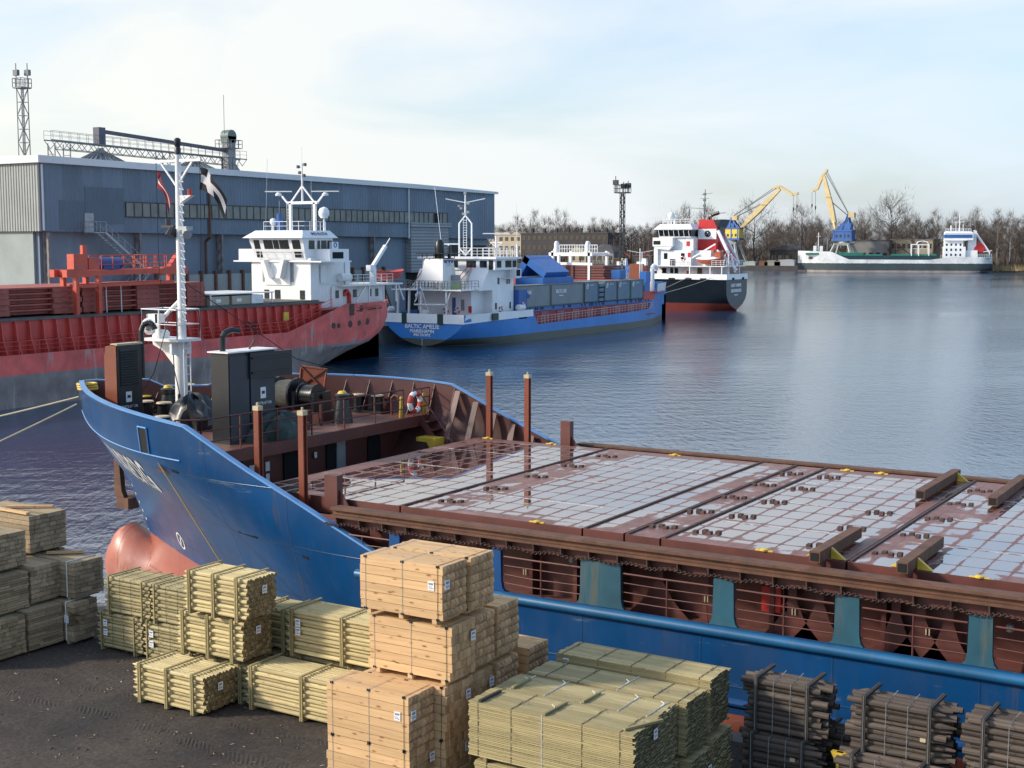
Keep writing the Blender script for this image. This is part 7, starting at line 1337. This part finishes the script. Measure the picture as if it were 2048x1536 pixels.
# loose strap ends sticking up from the highest bundle
# ---- thin treated boards
def bundle_boards(label, X0, L, Y0, z0, H, W, straps, mt='board', thick=.031, battens=(), tag=None, seed=0):
    k = random.Random(seed); t = thing('board_bundle', label, 'timber bundle', (X0, Y0, z0), 'bundles of thin treated boards'); nr = int(H/thick); nb = int(W/.105); bw = W/nb; core = MB()
    for i in range(nr):
        z = z0+i*thick
        for j in range(nb):
            x0_ = X0+k.uniform(-.02,.02); x1_ = X0+L+k.gauss(0,.018); y = Y0+j*bw+k.uniform(-.004,.004)-(k.uniform(0,.016) if j == 0 else 0)
            hh = thick-.006-(.005 if k.random() < .3 else 0)
            if j == 0 or i == nr-1:
                q = MB(); q.box(x0_,x1_,y+.001,y+bw-.002,z,z+hh); q.m[3] = 1; part('board', q, [M[mt], M['board_end']], t, smooth=False)
            else: core.box(x0_,x1_,y+.001,y+bw-.002,z,z+hh); core.m[-3] = 1
    part('board', core, [M[mt], M['board_end']], t, smooth=False, kind='stuff')
    top = z0+nr*thick
    for f, wht in straps:
        x = X0+L*f; q = MB(); q.path([(x,Y0-.008,z0),(x,Y0-.008,top),(x+.02,Y0+W,top+.004)],.009 if wht else .0065,4); e = k.uniform(.2,.8); q.path([(x,Y0+W*e,top),(x+.05,Y0+W*e+.05,top+.05),(x-.03,Y0+W*e+.09,top+.07)],.006,4); part('strap', q, M['strap_w' if wht else 'strap'], t)
    for f, a, b, ang, dk in battens:
        x = X0+L*f; q = MB(); q.bar((x,Y0+W*a,top+.022),(x+ang,Y0+W*b,top+.022),.055,.04); part('batten', q, M['lath_dk' if dk else 'lath'], t)
    for f in (.1,.5,.9): q = MB(); q.box(X0+L*f-.04,X0+L*f+.04,Y0,Y0+W,z0-.08,z0-.003); part('bearer', q, M['lath'], t)
    if tag: put_tag(t, tag[0], tag[1])
    return t
bundle_boards('front upper bundle of greenish thin boards with straps and loose battens on top', -12.85, 3.28, 19.42, 3.32, 1.0, .88, ((.06,0),(.27,0),(.46,1),(.70,0),(.92,0)), battens=((.07,.0,.75,.02,1),(.47,0,.85,.03,0),(.93,.1,.95,.35,0)), tag=((3.34,.7,.8),'x'), seed=1)
bundle_boards('front lower bundle of greenish thin boards, mostly cut off by the photo edge', -12.75, 3.2, 19.45, 2.29, .93, .88, ((.08,0),(.47,0),(.9,0)), seed=2)
bundle_boards('second upper bundle of thin boards, with four white straps on top', -12.9, 3.25, 20.40, 3.30, 1.0, .86, ((.10,1),(.32,1),(.55,1),(.78,1),(.95,1)), battens=((.11,0,.7,.02,0),(.56,0,.7,.03,0)), seed=3)
bundle_boards('second lower bundle of thin boards behind the front one', -12.8, 3.2, 20.45, 2.29, .93, .86, ((.2,0),(.8,0)), seed=4)
bundle_boards('third upper bundle of thin boards with grey green top and dark straps', -12.8, 3.3, 21.38, 3.30, 1.02, .86, ((.12,0),(.33,0),(.58,1),(.80,0),(.95,0)), seed=5)
bundle_boards('third lower bundle of thin boards with a paper tag on its dark end', -12.7, 3.3, 21.4, 2.29, .93, .86, ((.2,0),(.8,0)), tag=((3.35,.7,.55),'x'), seed=6)
bundle_boards('rearmost upper bundle of thin boards, paper label at its left end', -12.72, 3.25, 22.36, 3.45, 1.0, .86, ((.04,0),(.28,0),(.50,0),(.72,0),(.93,0)), tag=((.2,-.01,.82),'y'), seed=7)
bundle_boards('rearmost lower bundle of thin boards along the ship side', -12.7, 3.3, 22.4, 2.29, 1.05, .86, ((.2,0),(.8,0)), seed=8)
# ---- dark creosoted logs
def bundle_logs(label, X0, L, Y0, z0, rows=9, cols=7, seed=0, tag=None):
    k = random.Random(seed); t = thing('log_bundle', label, 'timber bundle', (X0, Y0, z0), 'bundles of dark logs'); V = [post_mesh(L*(1+k.uniform(-.02,.03)), .058, s+seed*7, [M['log'], M['log_end']], (1,0,1,1,-1)[s], 9) for s in range(5)]; n = 0; pz = .108
    for i in range(rows):
        for j in range(cols):
            y = .06+.118*j+(.059 if i % 2 else 0); child_at('log', k.choice(V), t, (k.uniform(-.12,.09), y+k.uniform(-.008,.008), .06+pz*i+k.uniform(-.008,.008)+(.03*math.sin(j*1.1) if i == rows-1 else 0)), (k.uniform(0,6.28), k.uniform(-.008,.008), k.uniform(-.01,.01)))
    W, H = .118*cols+.06, pz*rows+.02
    for f in (.14,.80):
        x = X0+L*f; q = MB(); q.box(x-.035,x+.035,Y0-.045,Y0-.01,z0-.05,z0+H); part('lath', q, M['lath_dk'], t); q = MB(); q.bar((x,Y0-.05,z0+H+.02),(x+.06,Y0+W,z0+H+.06),.075,.05); part('lath', q, M['lath_dk'], t); q = MB(); q.path([(x,Y0-.055,z0),(x,Y0-.055,z0+H+.05),(x+.05,Y0+W,z0+H+.09)],.005,4); part('strap', q, M['galv'], t)
        q = MB(); q.box(x-.05,x+.05,Y0,Y0+W,z0-.075,z0-.005); part('bearer', q, M['lath_dk'], t)
    for f in (.36,.58): x = X0+L*f; q = MB(); q.path([(x,Y0-.012,z0),(x+.01,Y0-.012,z0+H),(x+.03,Y0+W*.5,z0+H+.02),(x+.09,Y0+W*.6,z0+H+.1)],.006,4); part('strap', q, M['galv'], t)
    if tag: q = MB(); q.box(X0+L*tag[0]-.05,X0+L*tag[0]+.05,Y0-.012,Y0-.004,z0+H*tag[1]-.035,z0+H*tag[1]+.035); part('tag', q, M['cream'], t)
    return t
bundle_logs('upper bundle of dark pointed logs nearest the thin boards', -9.22, 1.52, 23.45, 3.25, 9, 6, 1)
bundle_logs('lower bundle of dark pointed logs nearest the thin boards', -9.25, 1.5, 23.35, 2.29, 8, 7, 2, (.68,.62))
bundle_logs('upper bundle of dark logs in the middle, with a small yellow tag on its side', -7.22, 1.78, 23.55, 3.20, 9, 6, 3, (.74,.42))
bundle_logs('lower bundle of dark logs in the middle, pushed left under the tagged one', -7.35, 1.85, 23.3, 2.29, 8, 7, 4)
bundle_logs('upper bundle of dark logs furthest right, with crooked laths', -5.12, 1.9, 23.45, 3.10, 10, 7, 5)
bundle_logs('lower bundle of dark logs furthest right', -5.2, 1.9, 23.3, 2.29, 7, 8, 6)
bundle_logs('low bundle of dark logs in the gap behind the two left dark bundles', -8.1, 1.5, 24.15, 2.29, 8, 6, 7)
q = MB(); q.box(-7.45,-7.33,23.5,23.58,2.2,3.1); q.prism([(-7.55,3.1),(-7.23,3.1),(-7.3,2.95),(-7.48,2.95)],'y',23.48,23.6); solo('wooden_stand', q, M['yellow'], 'small yellow painted wooden stand between two dark log bundles', 'stand', (-7.39,23.54,2.2))
# ---- grey brown timbers stacked crosswise at the left
def bundle_ends(label, Xf, Y0, W, z0, H, course, seed, depth=1.6, wmin=.1, wmax=.34, strap=False, stepped=False):
    "timbers lie along X, their ends make the brick like face at x = Xf"
    k = random.Random(seed); t = thing('timber_stack', label, 'timber stack', (Xf, Y0, z0), 'stacks of grey brown timber'); n = max(1, round(H/course)); course = H/n; cnt = 0
    for i in range(n):
        y = 0
        while y < W-.02:
            w_ = min(k.uniform(wmin, wmax), W-y); w_ = W-y if W-y-w_ < .07 else w_; xe = k.uniform(-.025,.012)-(k.choice((0,.1,.22)) if stepped and y < .2 and 0 < i < n-2 else 0); q = MB()
            q.box(Xf-depth+k.uniform(-.03,.03),Xf+xe,Y0+y+.005,Y0+y+w_-.005,z0+i*course+.006,z0+(i+1)*course-.006); cnt += 1; part('timber', q, M['old'], t, smooth=False); y += w_
    if strap: q = MB(); q.path([(Xf-.28,Y0-.008,z0),(Xf-.28,Y0-.008,z0+H+.005),(Xf-.28,Y0+W,z0+H+.008)],.016,4); part('strap', q, M['strap_w'], t)
    q = MB()
    for f in (.15,.8): b_ = MB(); b_.box(Xf-depth*f-.05,Xf-depth*f+.05,Y0,Y0+W,z0-.08,z0-.002); part('bearer', b_, M['old'], t)
    return t
bundle_ends('lower grey brown timber stack at the right, with stepped ends and a white strap', -27.08, 22.68, .78, 2.28, 1.0, .125, 1, strap=True, stepped=True)
bundle_ends('upper grey brown timber stack at the right, neat ends and white strap', -27.2, 22.85, .95, 3.36, .92, .115, 2, strap=True)
bundle_ends('lower middle stack of thin grey brown boards', -27.42, 21.58, 1.05, 2.28, 1.0, .056, 3, wmin=.3, wmax=1.1)
bundle_ends('upper middle stack of grey brown timbers under the tall rear stack', -27.75, 21.95, .95, 3.36, .92, .115, 4)
bundle_ends('lowest stack at the left edge, thick grey brown timbers', -27.45, 20.0, 1.5, 2.28, .95, .11, 5)
bundle_ends('second stack at the left edge, thin uneven grey brown boards', -27.75, 20.4, 1.48, 3.30, .92, .062, 6, wmin=.3, wmax=1.0)
bundle_ends('third stack at the left edge, thick grey brown timbers under loose boards', -28.05, 20.6, 1.48, 4.32, .88, .115, 7)
bundle_ends('tall rear stack at the left, its top bundle showing a long pale front timber', -28.75, 22.75, 1.2, 4.36, .98, .12, 8, depth=2.4)
bundle_ends('hidden lower stack carrying the tall rear stack', -28.9, 22.9, 1.1, 2.28, 2.0, .12, 9, depth=2.0)
for a, b_, lb in (((-30.6,22.9,5.40),(-28.9,22.85,5.40),'pale loose board on the front of the tall rear stack'),((-30.2,23.2,5.39),(-29.2,23.9,5.39),'pale loose board lying crosswise on the tall rear stack'),((-30.4,21.5,5.25),(-28.8,21.7,5.25),'pale loose board on the third stack at the left edge'),((-28.6,23.15,4.33),(-27.9,23.75,4.33),'loose batten on the upper right timber stack')):
    q = MB(); q.bar(a, b_, .13, .055); solo('loose_board', q, M['tan'], lb, 'board', a, 'loose boards on the timber stacks', smooth=False)
q = MB(); q.box(-27.42,-27.25,22.655,22.66,2.75,2.95); o = solo('paper_note', q, M['paper'], 'white paper note on the strapped end of the stepped timber stack', 'paper', (-27.3,22.66,2.85))
for x, y in ((-9.35,24.6),(-9.6,24.3)): q = MB(); q.bar((x,y,2.24),(x+.3,y+.12,2.26),.2,.03); solo('paper_scrap', q, M['paper'], 'white scrap of paper on the quay between boards and dark logs', 'paper scrap', (x,y,2.2), 'paper scraps')
